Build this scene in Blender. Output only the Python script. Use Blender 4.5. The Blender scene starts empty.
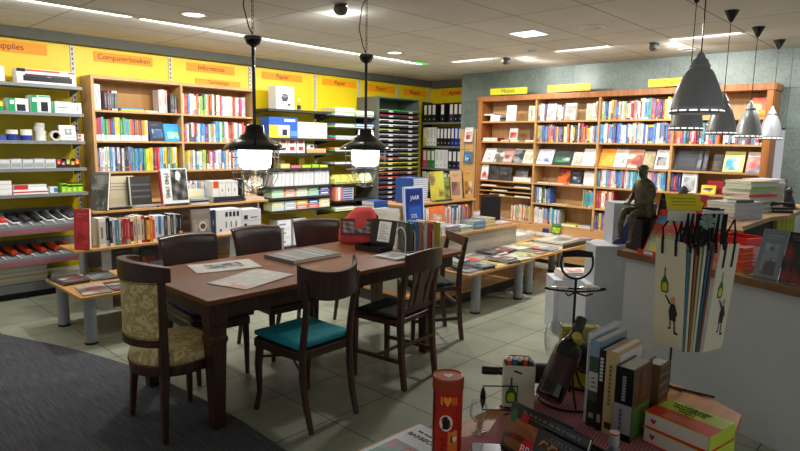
import bpy, bmesh, math, random
from math import radians as R, sin, cos, pi, atan2, hypot
from mathutils import Vector, Matrix

SC = bpy.context.scene
COL = SC.collection

# ---------------------------------------------------------------- camera
cam = bpy.data.cameras.new('camera')
cam.sensor_width = 36.0
cam.lens = 588.7 / 800 * 36.0
cam.clip_start = 0.05
cam.clip_end = 60
co = bpy.data.objects.new('camera', cam)
COL.objects.link(co)
co.matrix_world = Matrix(((0.68713, 0.09068, -0.72085, 0), (-0.72635, 0.10818, -0.67876, 0), (0.01643, 0.98999, 0.14020, 1.6), (0, 0, 0, 1)))
SC.camera = co

# ---------------------------------------------------------------- world and exposure
w = bpy.data.worlds.new('room_air')
w.use_nodes = True
w.node_tree.nodes['Background'].inputs[0].default_value = (0.96, 0.97, 1.0, 1)
w.node_tree.nodes['Background'].inputs[1].default_value = 0.43
SC.world = w
SC.view_settings.view_transform = 'Standard'
SC.view_settings.look = 'None'
SC.view_settings.gamma = 1
SC.view_settings.use_curve_mapping = False
SC.view_settings.exposure = 0.0
SC.cycles.max_bounces = 6
SC.cycles.use_denoising = True

def lamp(name, kind, loc, power, size=None, size_y=None, color=(1, 0.98, 0.94), rot=(0, 0, 0), spot=None, blend=0.5, radius=None):
    l = bpy.data.lights.new(name, kind)
    l.energy = power
    l.color = color
    if kind == 'AREA':
        l.shape = 'RECTANGLE' if size_y else 'DISK'
        l.size = size
        if size_y: l.size_y = size_y
    if kind == 'SPOT':
        l.spot_size = spot; l.spot_blend = blend
    if radius is not None: l.shadow_soft_size = radius
    o = bpy.data.objects.new(name, l)
    o.location = loc; o.rotation_euler = rot
    COL.objects.link(o)
    return o

CEIL = 2.66
# fittings of the room plus added fill beams: fluorescent slots, downlights, wall washing spots
lamp('fluorescent_slot_light', 'AREA', (4.28, 5.46, CEIL - .012), 68, 3.8, .05, rot=(R(32), 0, 0))
lamp('fluorescent_slot_light', 'AREA', (1.0, 5.46, CEIL - .012), 36, 2.5, .05, rot=(R(32), 0, 0))
for y in (3.17, 1.91):
    lamp('cross_slot_light', 'AREA', (6.25, y, CEIL - .012), 18, .06, .62, rot=(0, -R(30), 0))
lamp('cross_slot_light', 'AREA', (6.25, 4.66, CEIL - .012), 14, .06, .62, rot=(0, -R(30), 0))
for x, y, p in ((2.6, 4.93, 24), (5.22, 5.05, 32), (5.11, 3.15, 46), (6.6, 1.0, 26)):
    lamp('downlight_beam', 'AREA', (x, y, CEIL - .015), p, .18)
def aim(o, tgt):
    d = Vector(tgt) - o.location
    o.rotation_euler = d.to_track_quat('-Z', 'Y').to_euler()
for p, t, e in (((3.30, 3.75, 2.56), (3.9, 5.9, 2.62), 14), ((6.45, 4.15, 2.57), (7.5, 4.0, 2.3), 34), ((6.45, 2.35, 2.57), (7.5, 2.2, 2.25), 38),
                ((6.45, 5.0, 2.57), (7.2, 5.0, 1.4), 20), ((5.3, 3.5, 2.6), (6.8, 2.9, .6), 62), ((3.0, 4.6, 2.6), (3.3, 6.7, 1.6), 40),  # from here on, fill beams added without a spotlight head
                ((5.6, 5.0, 2.6), (5.6, 6.7, 1.5), 40), ((5.6, 1.8, 2.6), (7.2, 2.0, 1.4), 26)):
    o = lamp('spot_beam', 'SPOT', p, e, spot=R(95), blend=.9, radius=.05); aim(o, t)

o = lamp('wall_spot_beam', 'SPOT', (6.5, 4.13, 2.55), 22, spot=R(52), blend=.8, radius=.03); aim(o, (7.5, 3.95, 2.46))
o = lamp('wall_spot_beam', 'SPOT', (6.5, 2.3, 2.55), 7, spot=R(60), blend=.8, radius=.03); aim(o, (7.5, 2.0, 2.46))
for x, y, e in ((3.40, 3.82, 1.8), (6.52, 4.06, 1.1), (6.52, 2.28, .8)):      # spill of the spotlights on the ceiling
    lamp('spotlight_spill', 'POINT', (x, y, CEIL - .09), e, radius=.02)

# ---------------------------------------------------------------- colour and material helpers
def lin(c):
    r = []
    for v in c[:3]:
        v = v / 255.0
        r.append(v / 12.92 if v <= .04045 else ((v + .055) / 1.055) ** 2.4)
    return (r[0], r[1], r[2], 1.0)

MATS = {}
def mat(name, col=(200, 200, 200), rough=.5, metal=0.0, vc=False, noise=0.0, nscale=8.0, stretch=(1, 1, 1), col2=None, emit=None, es=0.0,
        trans=0.0, bump=0.0, spec=.5, coat=0.0, ior=1.45, sheen=0.0):
    if name in MATS: return MATS[name]
    m = bpy.data.materials.new(name); m.use_nodes = True
    nt = m.node_tree; b = nt.nodes['Principled BSDF']
    b.inputs['Roughness'].default_value = rough
    b.inputs['Metallic'].default_value = metal
    b.inputs['Specular IOR Level'].default_value = spec
    b.inputs['Coat Weight'].default_value = coat
    b.inputs['IOR'].default_value = ior
    b.inputs['Sheen Weight'].default_value = sheen
    if trans: b.inputs['Transmission Weight'].default_value = trans
    if emit:
        b.inputs['Emission Color'].default_value = lin(emit)
        b.inputs['Emission Strength'].default_value = es
    src = None
    if vc:
        a = nt.nodes.new('ShaderNodeVertexColor'); a.layer_name = 'Col'; src = a.outputs['Color']
    if noise or col2 or bump:
        tc = nt.nodes.new('ShaderNodeTexCoord'); mp = nt.nodes.new('ShaderNodeMapping')
        mp.inputs['Scale'].default_value = stretch
        nt.links.new(tc.outputs['Object'], mp.inputs['Vector'])
        n = nt.nodes.new('ShaderNodeTexNoise'); n.inputs['Scale'].default_value = nscale; n.inputs['Detail'].default_value = 5
        nt.links.new(mp.outputs['Vector'], n.inputs['Vector'])
        if bump:
            bp = nt.nodes.new('ShaderNodeBump'); bp.inputs['Strength'].default_value = bump; bp.inputs['Distance'].default_value = .01
            nt.links.new(n.outputs['Fac'], bp.inputs['Height']); nt.links.new(bp.outputs['Normal'], b.inputs['Normal'])
        if vc:
            if noise:
                mx = nt.nodes.new('ShaderNodeMix'); mx.data_type = 'RGBA'; mx.blend_type = 'MULTIPLY'
                mx.inputs['Factor'].default_value = noise
                nt.links.new(src, mx.inputs['A'])
                cr = nt.nodes.new('ShaderNodeValToRGB'); cr.color_ramp.elements[0].position = .3; cr.color_ramp.elements[1].position = .6
                cr.color_ramp.elements[0].color = (.45, .45, .45, 1)
                nt.links.new(n.outputs['Fac'], cr.inputs['Fac']); nt.links.new(cr.outputs['Color'], mx.inputs['B'])
                src = mx.outputs['Result']
        else:
            cr = nt.nodes.new('ShaderNodeValToRGB')
            c1 = lin(col); c2 = lin(col2) if col2 else tuple([v * (1 - noise) for v in c1[:3]] + [1])
            cr.color_ramp.elements[0].position = .32; cr.color_ramp.elements[0].color = c2
            cr.color_ramp.elements[1].position = .66; cr.color_ramp.elements[1].color = c1
            nt.links.new(n.outputs['Fac'], cr.inputs['Fac']); src = cr.outputs['Color']
    if src: nt.links.new(src, b.inputs['Base Color'])
    else: b.inputs['Base Color'].default_value = lin(col)
    MATS[name] = m
    return m

def thin_glass(name, tint=(1, 1, 1), gloss=.02):
    m = bpy.data.materials.new(name); m.use_nodes = True; nt = m.node_tree; nt.nodes.clear()
    out = nt.nodes.new('ShaderNodeOutputMaterial'); mx = nt.nodes.new('ShaderNodeMixShader'); tr = nt.nodes.new('ShaderNodeBsdfTransparent'); gl = nt.nodes.new('ShaderNodeBsdfGlossy'); lw = nt.nodes.new('ShaderNodeLayerWeight')
    tr.inputs['Color'].default_value = (*tint, 1); gl.inputs['Roughness'].default_value = gloss; lw.inputs['Blend'].default_value = .25
    mu = nt.nodes.new('ShaderNodeMath'); mu.operation = 'MULTIPLY_ADD'; mu.inputs[1].default_value = .75; mu.inputs[2].default_value = .05
    nt.links.new(lw.outputs['Facing'], mu.inputs[0]); nt.links.new(mu.outputs[0], mx.inputs[0]); nt.links.new(tr.outputs[0], mx.inputs[1]); nt.links.new(gl.outputs[0], mx.inputs[2]); nt.links.new(mx.outputs[0], out.inputs['Surface'])
    MATS[name] = m
    return m

def brick_mat(name, c1, c2, mortar, bw, bh, msize, offset=(0, 0, 0), rough=.4, noise=.12, off=0.0, rot=(0, 0, 0), spec=.5):
    m = bpy.data.materials.new(name); m.use_nodes = True
    nt = m.node_tree; b = nt.nodes['Principled BSDF']
    b.inputs['Roughness'].default_value = rough; b.inputs['Specular IOR Level'].default_value = spec
    tc = nt.nodes.new('ShaderNodeTexCoord'); mp = nt.nodes.new('ShaderNodeMapping')
    mp.inputs['Location'].default_value = offset; mp.inputs['Rotation'].default_value = rot
    nt.links.new(tc.outputs['Object'], mp.inputs['Vector'])
    br = nt.nodes.new('ShaderNodeTexBrick')
    br.offset = off; br.squash = 1
    br.inputs['Scale'].default_value = 1
    br.inputs['Brick Width'].default_value = bw; br.inputs['Row Height'].default_value = bh
    br.inputs['Mortar Size'].default_value = msize; br.inputs['Mortar Smooth'].default_value = .1
    br.inputs['Color1'].default_value = lin(c1); br.inputs['Color2'].default_value = lin(c2); br.inputs['Mortar'].default_value = lin(mortar)
    nt.links.new(mp.outputs['Vector'], br.inputs['Vector'])
    n = nt.nodes.new('ShaderNodeTexNoise'); n.inputs['Scale'].default_value = 2.2; n.inputs['Detail'].default_value = 6
    nt.links.new(tc.outputs['Object'], n.inputs['Vector'])
    cr = nt.nodes.new('ShaderNodeValToRGB'); cr.color_ramp.elements[0].position = .3; cr.color_ramp.elements[1].position = .7
    cr.color_ramp.elements[0].color = (1 - noise * 2, 1 - noise * 2, 1 - noise * 2, 1)
    nt.links.new(n.outputs['Fac'], cr.inputs['Fac'])
    mx = nt.nodes.new('ShaderNodeMix'); mx.data_type = 'RGBA'; mx.blend_type = 'MULTIPLY'; mx.inputs['Factor'].default_value = 1
    nt.links.new(br.outputs['Color'], mx.inputs['A']); nt.links.new(cr.outputs['Color'], mx.inputs['B'])
    nt.links.new(mx.outputs['Result'], b.inputs['Base Color'])
    MATS[name] = m
    return m

def wood(name, c1, c2, rough=.4, scale=3.0, stretch=(1, 12, 12), spec=.5, coat=0.0):
    return mat(name, c1, rough, col2=c2, nscale=scale, stretch=stretch, spec=spec, coat=coat)

print_m = mat('printed_paper', vc=True, rough=.55)
gloss_m = mat('glossy_cover', vc=True, rough=.28)
plast_m = mat('moulded_plastic', vc=True, rough=.38)
metal_m = mat('painted_metal', vc=True, rough=.35, metal=.1)
cloth_m = mat('woven_cloth', vc=True, rough=.9, noise=.25, nscale=60)

# ---------------------------------------------------------------- mesh builder
class MB:
    def __init__(s): s.v = []; s.f = []; s.c = []
    def face(s, pts, c=(200, 200, 200)):
        k = len(s.v); s.v += [tuple(p) for p in pts]; s.f.append(tuple(range(k, k + len(pts)))); s.c.append(c); return s
    def box(s, a, b, c=(200, 200, 200), M=None, top=None, front=None):
        x0, y0, z0 = a; x1, y1, z1 = b
        P = [(x0, y0, z0), (x1, y0, z0), (x1, y1, z0), (x0, y1, z0), (x0, y0, z1), (x1, y0, z1), (x1, y1, z1), (x0, y1, z1)]
        if M is not None: P = [tuple(M @ Vector(p)) for p in P]
        k = len(s.v); s.v += P
        for i, q in enumerate(((0, 3, 2, 1), (4, 5, 6, 7), (0, 1, 5, 4), (1, 2, 6, 5), (2, 3, 7, 6), (3, 0, 4, 7))):
            s.f.append(tuple(k + j for j in q)); s.c.append(top if (i == 1 and top) else front if (i == 2 and front) else c)
        return s
    def tube(s, pts, r, n=8, c=(60, 60, 60), close=False, caps=True):
        P = [Vector(p) for p in pts]; m = len(P)
        rs = r if isinstance(r, (list, tuple)) else [r] * m
        k0 = len(s.v); prev = None
        for i, p in enumerate(P):
            if close: t = P[(i + 1) % m] - P[i - 1]
            else: t = P[min(i + 1, m - 1)] - P[max(i - 1, 0)]
            if t.length < 1e-9: t = Vector((0, 0, 1))
            t.normalize()
            if prev is None:
                a = Vector((0, 0, 1)) if abs(t.z) < .9 else Vector((1, 0, 0))
                nx = t.cross(a).normalized()
            else:
                nx = (prev - t * prev.dot(t))
                nx = nx.normalized() if nx.length > 1e-6 else t.orthogonal().normalized()
            prev = nx; ny = t.cross(nx)
            for j in range(n):
                an = 2 * pi * j / n
                s.v.append(tuple(p + (nx * cos(an) + ny * sin(an)) * rs[i]))
        for i in range(m if close else m - 1):
            a = k0 + i * n; b = k0 + ((i + 1) % m) * n
            for j in range(n):
                s.f.append((a + j, a + (j + 1) % n, b + (j + 1) % n, b + j)); s.c.append(c)
        if caps and not close:
            s.f.append(tuple(k0 + j for j in reversed(range(n)))); s.c.append(c)
            s.f.append(tuple(k0 + (m - 1) * n + j for j in range(n))); s.c.append(c)
        return s
    def lathe(s, prof, n=24, c=(200, 200, 200), o=(0, 0, 0), M=None, cs=None, caps=True):
        k0 = len(s.v)
        for (r, z) in prof:
            for j in range(n):
                an = 2 * pi * j / n
                p = Vector((o[0] + r * cos(an), o[1] + r * sin(an), o[2] + z))
                if M is not None: p = M @ p
                s.v.append(tuple(p))
        for i in range(len(prof) - 1):
            a = k0 + i * n; b = a + n
            for j in range(n):
                s.f.append((a + j, a + (j + 1) % n, b + (j + 1) % n, b + j)); s.c.append(cs[i] if cs else c)
        for i, rev in ((0, True), (len(prof) - 1, False)):
            if caps and prof[i][0] > 1e-5:
                a = k0 + i * n; q = [a + j for j in range(n)]
                if rev: q.reverse()
                s.f.append(tuple(q)); s.c.append(cs[min(i, len(prof) - 2)] if cs else c)
        return s
    def prism(s, poly, z0, z1, c=(200, 200, 200), M=None, top=None):
        n = len(poly); k = len(s.v)
        P = [(x, y, z0) for x, y in poly] + [(x, y, z1) for x, y in poly]
        if M is not None: P = [tuple(M @ Vector(p)) for p in P]
        s.v += P
        s.f.append(tuple(k + j for j in reversed(range(n)))); s.c.append(c)
        s.f.append(tuple(k + n + j for j in range(n))); s.c.append(top or c)
        for j in range(n):
            s.f.append((k + j, k + (j + 1) % n, k + n + (j + 1) % n, k + n + j)); s.c.append(c)
        return s
    def loft(s, rings, c=(200, 200, 200), caps=True, close=True):
        k = len(s.v); n = len(rings[0])
        for r in rings: s.v += [tuple(p) for p in r]
        for i in range(len(rings) - 1):
            for j in range(n if close else n - 1):
                s.f.append((k + i * n + j, k + i * n + (j + 1) % n, k + (i + 1) * n + (j + 1) % n, k + (i + 1) * n + j)); s.c.append(c)
        if caps:
            s.f.append(tuple(k + j for j in reversed(range(n)))); s.c.append(c)
            s.f.append(tuple(k + (len(rings) - 1) * n + j for j in range(n))); s.c.append(c)
        return s
    def mesh(s, name, m, smooth=False):
        me = bpy.data.meshes.new(name)
        me.from_pydata(s.v, [], s.f)
        me.materials.append(m)
        at = me.color_attributes.new('Col', 'FLOAT_COLOR', 'CORNER')
        data = []
        for f, c in zip(s.f, s.c):
            data.extend(list(lin(c)) * len(f))
        at.data.foreach_set('color', data)
        if smooth: me.shade_smooth()
        me.update()
        return me
    def build(s, name, m, parent=None, loc=None, rot=None, smooth=False, bevel=0, seg=2, solid=0, sub=0):
        o = bpy.data.objects.new(name, s.mesh(name, m, smooth))
        COL.objects.link(o)
        if parent is not None: o.parent = parent
        if loc is not None: o.location = loc
        if rot is not None: o.rotation_euler = (0, 0, rot) if isinstance(rot, (int, float)) else tuple(rot)
        if solid:
            md = o.modifiers.new('thickness', 'SOLIDIFY'); md.thickness = solid; md.offset = -1
        if sub:
            md = o.modifiers.new('smooth', 'SUBSURF'); md.levels = sub; md.render_levels = sub
        if bevel:
            md = o.modifiers.new('edges', 'BEVEL'); md.width = bevel; md.segments = seg; md.limit_method = 'ANGLE'
        return o

LABELS = {}
def tag(o, label, cat, group=None, kind=None):
    if label:
        n = len(label.split())
        assert 4 <= n <= 16, (n, label)
        if label in LABELS and not (group and LABELS[label] == group): print('DUPLICATE LABEL', label)
        LABELS[label] = group
        o['label'] = label
    if cat: o['category'] = cat
    if group: o['group'] = group
    if kind: o['kind'] = kind
    return o
def thing(name, label, cat, loc=(0, 0, 0), rot=0, group=None):
    o = bpy.data.objects.new(name, None); o.empty_display_size = .1
    COL.objects.link(o); o.location = loc
    o.rotation_euler = (0, 0, rot) if isinstance(rot, (int, float)) else tuple(rot)
    return tag(o, label, cat, group)
def struct(name, mb, m, **k):
    o = mb.build(name, m, **k); o['kind'] = 'structure'; return o
def copy_tree(o, parent=None):
    c = o.copy(); COL.objects.link(c)
    if parent is not None:
        c.parent = parent
    for ch in list(o.children): copy_tree(ch, c)
    return c
def lettering(txt, size, m, parent, loc, rot=(0, 0, 0), align='CENTER', name='lettering', depth=.0006, sx=1.0):
    cu = bpy.data.curves.new('t', 'FONT'); cu.body = txt; cu.size = size; cu.align_x = align; cu.align_y = 'CENTER'; cu.extrude = depth
    t = bpy.data.objects.new('t', cu)
    me = bpy.data.meshes.new_from_object(t)
    bpy.data.objects.remove(t)
    me.materials.clear(); me.materials.append(m)
    o = bpy.data.objects.new(name, me); COL.objects.link(o)
    if parent is not None: o.parent = parent
    o.location = loc; o.rotation_euler = rot; o.scale = (sx, 1, 1)
    return o
def ordn(i):
    return ['zeroth', 'first', 'second', 'third', 'fourth', 'fifth', 'sixth', 'seventh', 'eighth', 'ninth', 'tenth', '11th', '12th', '13th', '14th', '15th', '16th',
            '17th', '18th', '19th', '20th', '21st', '22nd', '23rd', '24th', '25th', '26th', '27th', '28th', '29th', '30th', '31st', '32nd', '33rd', '34th', '35th',
            '36th', '37th', '38th', '39th', '40th', '41st', '42nd'][i]

rnd = random.Random(7)
def rcol(c, a=14):
    return tuple(max(0, min(255, v + rnd.uniform(-a, a))) for v in c)
NAMED = {'white': (235, 235, 230), 'cream': (226, 216, 188), 'grey': (150, 152, 152), 'black': (28, 28, 32), 'red': (190, 32, 34), 'orange': (232, 120, 28),
         'yellow': (238, 204, 30), 'green': (50, 145, 60), 'lime': (160, 205, 50), 'teal': (40, 140, 150), 'blue': (40, 90, 175), 'navy': (28, 38, 92),
         'sky-blue': (80, 160, 220), 'purple': (95, 50, 130), 'pink': (225, 80, 130), 'brown': (110, 65, 40), 'tan': (190, 150, 105), 'maroon': (105, 22, 34),
         'silver': (195, 198, 202)}
# ================================================================ STRUCTURE
floor_m = brick_mat('floor_tiles', (164, 168, 148), (155, 160, 141), (52, 52, 46), .4675, .4675, .0035, offset=(-1.613 + .4675 * 8, -2.49 + .4675 * 8, 0), rough=.33, noise=.12, spec=.4)
struct('floor', MB().box((-2.5, -2.5, -.05), (8.4, 7.2, 0)), floor_m)
carpet_m = mat('dark_striped_carpet', (96, 97, 102), .95, col2=(68, 70, 76), nscale=16, stretch=(10, .35, 1), spec=.1)
edge = [(1.68, 1.6), (1.685, 2.0), (1.69, 2.4), (1.705, 2.8), (1.69, 3.25), (1.65, 3.7), (1.59, 4.15), (1.50, 4.5), (1.41, 4.8), (1.29, 5.12), (1.14, 5.5), (.9, 5.85), (.5, 6.2), (-2.4, 6.3), (-2.4, -2.4), (1.5, -2.4), (1.62, 0), (1.66, .9)]
o = MB().prism(edge, .0005, .007).build('carpet', carpet_m, rot=0)
tag(o, 'dark grey ribbed carpet with a curved edge on the tiled floor', 'carpet')

ceil_m = brick_mat('ceiling_tiles', (224, 223, 216), (218, 217, 210), (148, 146, 138), 1.26, .63, .006, offset=(-5.62 + 1.26 * 6, -2.2 + .63 * 6, 0), rough=.9, noise=.05, spec=.1)
struct('ceiling', MB().box((-2.5, -2.5, CEIL), (8.4, 7.2, CEIL + .05)), ceil_m)

wall_panel = mat('yellow_slat_panel', (232, 206, 28), .42, col2=(224, 198, 22), nscale=1.5)
struct('wall_left', MB().box((-2.5, 6.95, 0), (8.4, 7.1, CEIL)), wall_panel)
fascia_m = mat('dark_fascia', (86, 88, 78), .7, noise=.1)
struct('trim_1', MB().box((-2.5, 6.84, 2.56), (8.12, 6.95, CEIL)), fascia_m, bevel=.003)
struct('trim_2', MB().box((8.0, 5.82, 2.54), (8.12, 6.84, CEIL)), fascia_m, bevel=.003)
struct('wall_far_corner', MB().box((8.12, 5.78, 0), (8.3, 6.95, CEIL)), wall_panel)
# stone-grey clad wall on the right, with tan tiles below
def clad():
    m = bpy.data.materials.new('brushed_grey_cladding'); m.use_nodes = True
    nt = m.node_tree; b = nt.nodes['Principled BSDF']; b.inputs['Roughness'].default_value = .42
    tc = nt.nodes.new('ShaderNodeTexCoord'); n = nt.nodes.new('ShaderNodeTexNoise'); n.inputs['Scale'].default_value = 2.5; n.inputs['Detail'].default_value = 8; n.inputs['Roughness'].default_value = .7
    n2 = nt.nodes.new('ShaderNodeTexNoise'); n2.inputs['Scale'].default_value = 40; n2.inputs['Detail'].default_value = 3
    ad = nt.nodes.new('ShaderNodeMath'); ad.operation = 'MULTIPLY_ADD'; ad.inputs[1].default_value = .35
    nt.links.new(tc.outputs['Object'], n.inputs['Vector']); nt.links.new(tc.outputs['Object'], n2.inputs['Vector'])
    nt.links.new(n2.outputs['Fac'], ad.inputs[0]); nt.links.new(n.outputs['Fac'], ad.inputs[2])
    cr = nt.nodes.new('ShaderNodeValToRGB'); e = cr.color_ramp.elements
    e[0].position = .45; e[0].color = lin((80, 94, 88)); e[1].position = .9; e[1].color = lin((128, 142, 134))
    nt.links.new(ad.outputs[0], cr.inputs['Fac']); nt.links.new(cr.outputs['Color'], b.inputs['Base Color'])
    MATS['clad'] = m
    return m
clad_m = clad()
w_ = MB()
for k, (y0, y1) in enumerate(((5.15, 5.78), (3.9, 5.147), (2.65, 3.897), (1.4, 2.647), (.15, 1.397), (-2.5, .147))):
    for z0, z1 in ((1.82, 2.238), (2.242, CEIL)):
        w_.box((7.5, y0, z0), (7.62, y1, z1))
w_.box((7.52, -2.5, 1.8), (7.64, 5.78, CEIL))
for y0, y1 in ((-2.5, .147), (.15, 1.397)):
    w_.box((7.5, y0, 0), (7.62, y1, 1.817))
struct('wall_right', w_, clad_m)
tan_m = mat('tan_wall_tiles', (214, 170, 110), .5, noise=.1)
w_ = MB()
for y0, y1 in ((5.15, 5.47), (5.475, 5.78), (1.6, 5.147)):
    for z0, z1 in ((.001, .35), (.354, .8), (.804, 1.19), (1.194, 1.5), (1.504, 1.817)):
        w_.box((7.5, y0, z0), (7.62, y1, z1))
struct('trim_3', w_, tan_m)
struct('wall_return', MB().box((7.64, 5.70, 0), (8.3, 5.78, CEIL)), clad_m)
struct('trim_4', MB().box((7.49, 5.46, 0), (7.5, 5.47, 1.8)), fascia_m)

# slotted wall standards
std_m = mat('slotted_steel', (168, 170, 168), .35, metal=.6)
for i, x in enumerate((1.18, 2.27, 3.34, 4.43, 5.52, 6.39, 7.27, 8.06)):
    b_ = MB()
    b_.box((-.018, -.012, .05), (-.008, 0, 2.56)); b_.box((.008, -.012, .05), (.018, 0, 2.56)); b_.box((-.018, -.001, .05), (.018, 0, 2.56), (40, 40, 40))
    z = .08
    while z < 2.53:
        b_.box((-.008, -.012, z), (.008, -.002, z + .022)); z += .05
    s_ = b_.build('wall_standard', mat('standard_vc', vc=True, rough=.4), loc=(x, 6.949, 0))
    for q in range(len(b_.c)): pass
    tag(s_, 'slotted steel wall standard, %s from the left between the yellow panels' % ordn(i + 1), 'shelf upright', 'slotted standards on the yellow wall')

# section signs on the yellow wall
org_m = mat('orange_sign_card', (250, 156, 4), .5)
ink_m = mat('dark_sign_ink', (84, 40, 14), .6)
def wall_sign(x0, x1, z0, z1, txt, label, ts=.075, sx=1.0, tx=.5):
    t = thing('section_sign', label, 'sign', ((x0 + x1) / 2, 6.944, (z0 + z1) / 2), 0, 'orange section signs on the yellow wall')
    w2, h2 = (x1 - x0) / 2, (z1 - z0) / 2
    MB().box((-w2, -.004, -h2), (w2, .004, h2)).build('sign_board', org_m, t)
    if txt: lettering(txt, ts, ink_m, t, ((tx - .5) * 2 * w2, -.0055, 0), (R(90), 0, 0), sx=sx)
wall_sign(1.02, 2.03, 2.42, 2.53, 'Computersupplies', 'orange sign reading Computersupplies at the far left of the yellow wall', .085, .95, .5)
wall_sign(2.49, 3.13, 2.42, 2.52, 'Computerboeken', 'orange sign reading Computerboeken above the oak bookcase left bay', .08)
wall_sign(3.55, 4.2, 2.42, 2.52, 'Informatica', 'orange sign reading Informatica above the oak bookcase right bay', .08)
wall_sign(4.62, 5.28, 2.42, 2.51, 'Papier', 'orange sign reading Papier above the white printer carton', .085)
wall_sign(5.66, 6.32, 2.42, 2.51, 'Papier', 'orange sign reading Papier above the flat paper trays', .085)
wall_sign(6.55, 7.18, 2.40, 2.50, 'Papier', 'orange sign reading Papier above the tall grey tray cabinet', .085)
wall_sign(7.40, 7.98, 2.40, 2.49, 'Mappen', 'orange sign near the corner, left of the one facing the room', .085)
t = thing('section_sign', 'orange sign reading Agenda on the short end wall above the binders', 'sign', (8.11, 6.4, 2.45), -pi / 2, 'orange section signs on the yellow wall')
MB().box((-.3, -.004, -.045), (.3, .004, .045)).build('sign_board', org_m, t)
lettering('Agenda', .085, ink_m, t, (0, -.0055, 0), (R(90), 0, 0))
# second faint sign under Informatica
wall_sign(3.66, 4.28, 2.27, 2.34, 'Technologie', 'pale orange sign low on the panel under the Informatica sign', .06)

# ---------------------------------------------------------------- ceiling fittings
white_em = mat('lit_tube', (255, 255, 250), emit=(255, 252, 244), es=5.0)
trim_w = mat('white_fitting', (225, 225, 220), .4)
def slot(x0, x1, y0, y1, label, em=white_em):
    t = thing('fluorescent_light', label, 'ceiling light', ((x0 + x1) / 2, (y0 + y1) / 2, CEIL), 0, 'recessed slot lights')
    a, b = (x1 - x0) / 2, (y1 - y0) / 2
    f = MB(); q = .012
    f.box((-a - q, -b - q, -.006), (a + q, -b, -.0005)); f.box((-a - q, b, -.006), (a + q, b + q, -.0005)); f.box((-a - q, -b, -.006), (-a, b, -.0005)); f.box((a, -b, -.006), (a + q, b, -.0005))
    f.build('frame', trim_w, t)
    MB().box((-a, -b, -.004), (a, b, -.0005)).build('diffuser', em, t)
slot(-.3, 2.29, 5.435, 5.485, 'long lit fluorescent slot at the far left of the ceiling')
slot(2.37, 6.2, 5.435, 5.485, 'longest lit fluorescent slot running over the yellow wall')
dim_em = mat('dim_tube', (235, 230, 220), emit=(255, 248, 235), es=.75)
slot(6.2, 6.28, 2.86, 3.49, 'short lit slot in the ceiling, middle of three before the grey wall', dim_em)
slot(6.2, 6.28, 1.6, 2.23, 'short lit slot in the ceiling behind the silver pendant cords', dim_em)
slot(6.2, 6.28, 4.4, 5.0, 'short dim slot in the ceiling nearest the far corner', dim_em)
def downlight(x, y, r, label, em, c='round ceiling downlights'):
    t = thing('downlight', label, 'ceiling light', (x, y, CEIL), 0, c)
    MB().lathe([(r * .82, -.001), (r * .85, -.008), (r, -.006), (r + .008, -.001)], 28).build('ring', trim_w, t, smooth=True)
    MB().lathe([(0.0, -.003), (r * .5, -.0035), (r * .82, -.002), (r * .82, -.0005)], 28).build('lens', em, t, smooth=True)
downlight(2.6, 4.93, .11, 'bright round downlight over the oak bookcase', white_em)
downlight(5.22, 5.05, .10, 'bright round downlight near the end of the long slot', white_em)
grille = mat('unlit_lens', (190, 186, 190), .25, noise=.4, nscale=50)
downlight(5.2, 2.55, .12, 'unlit round downlight with a faceted lens', grille)
downlight(7.0, 2.3, .09, 'small unlit round downlight close to the grey wall', grille)
t = thing('square_light', 'small bright bluish square panel light in the middle of the ceiling', 'ceiling light', (5.11, 3.15, CEIL))
MB().box((-.15, -.15, -.008), (.15, .15, -.0005)).build('frame', trim_w, t)
MB().box((-.13, -.13, -.011), (.13, .13, -.0085)).build('diffuser', mat('blue_white_panel', (230, 240, 255), emit=(225, 238, 255), es=2.2), t)
spot_m = mat('spot_housing', (95, 95, 92), .4, metal=.4)
def spot_head(x, y, rz, label):
    t = thing('spotlight', label, 'spotlight', (x, y, CEIL), rz, 'swivel spotlights on the ceiling')
    t.scale = (.8, .8, .8)
    MB().lathe([(.05, -.0005), (.05, -.012), (.02, -.018)], 18).build('mount', spot_m, t)
    M = Matrix.Translation((.02, 0, -.05)) @ Matrix.Rotation(R(70), 4, 'Y')
    MB().lathe([(.0, -.05), (.035, -.05), (.05, -.03), (.062, .03), (.065, .05), (.05, .052), (.045, .03), (0, .0)], 20, M=M).build('head', spot_m, t, smooth=True)
spot_head(3.16, 3.63, R(75), 'dark swivel spotlight nearest the camera on the ceiling')
spot_head(6.35, 4.24, R(0), 'grey spotlight lighting the orange sign on the grey wall')
spot_head(6.35, 2.43, R(0), 'grey spotlight left of the silver pendant cords')
o = MB().lathe([(.05, -.0005), (.05, -.02), (.03, -.035), (0, -.038)], 18).build('smoke_detector', trim_w, loc=(6.05, 3.67, CEIL), smooth=True)
tag(o, 'small white smoke detector on the ceiling between the slots', 'smoke detector')
t = thing('emergency_light', 'small green lit emergency light at the end of the long slot', 'emergency light', (6.0, 5.33, CEIL))
MB().box((-.13, -.05, -.02), (.13, .05, -.0005)).build('housing', trim_w, t)
MB().box((-.11, -.04, -.023), (.11, .04, -.0205)).build('lens', mat('green_lens', (60, 220, 60), emit=(60, 235, 60), es=1.3), t)
o = MB().lathe([(.035, -.0005), (.035, -.012), (0, -.014)], 14).build('ceiling_sensor', trim_w, loc=(5.9, 4.55, CEIL)); tag(o, 'tiny white ceiling sensor between downlight and dim slot', 'sensor')
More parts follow.
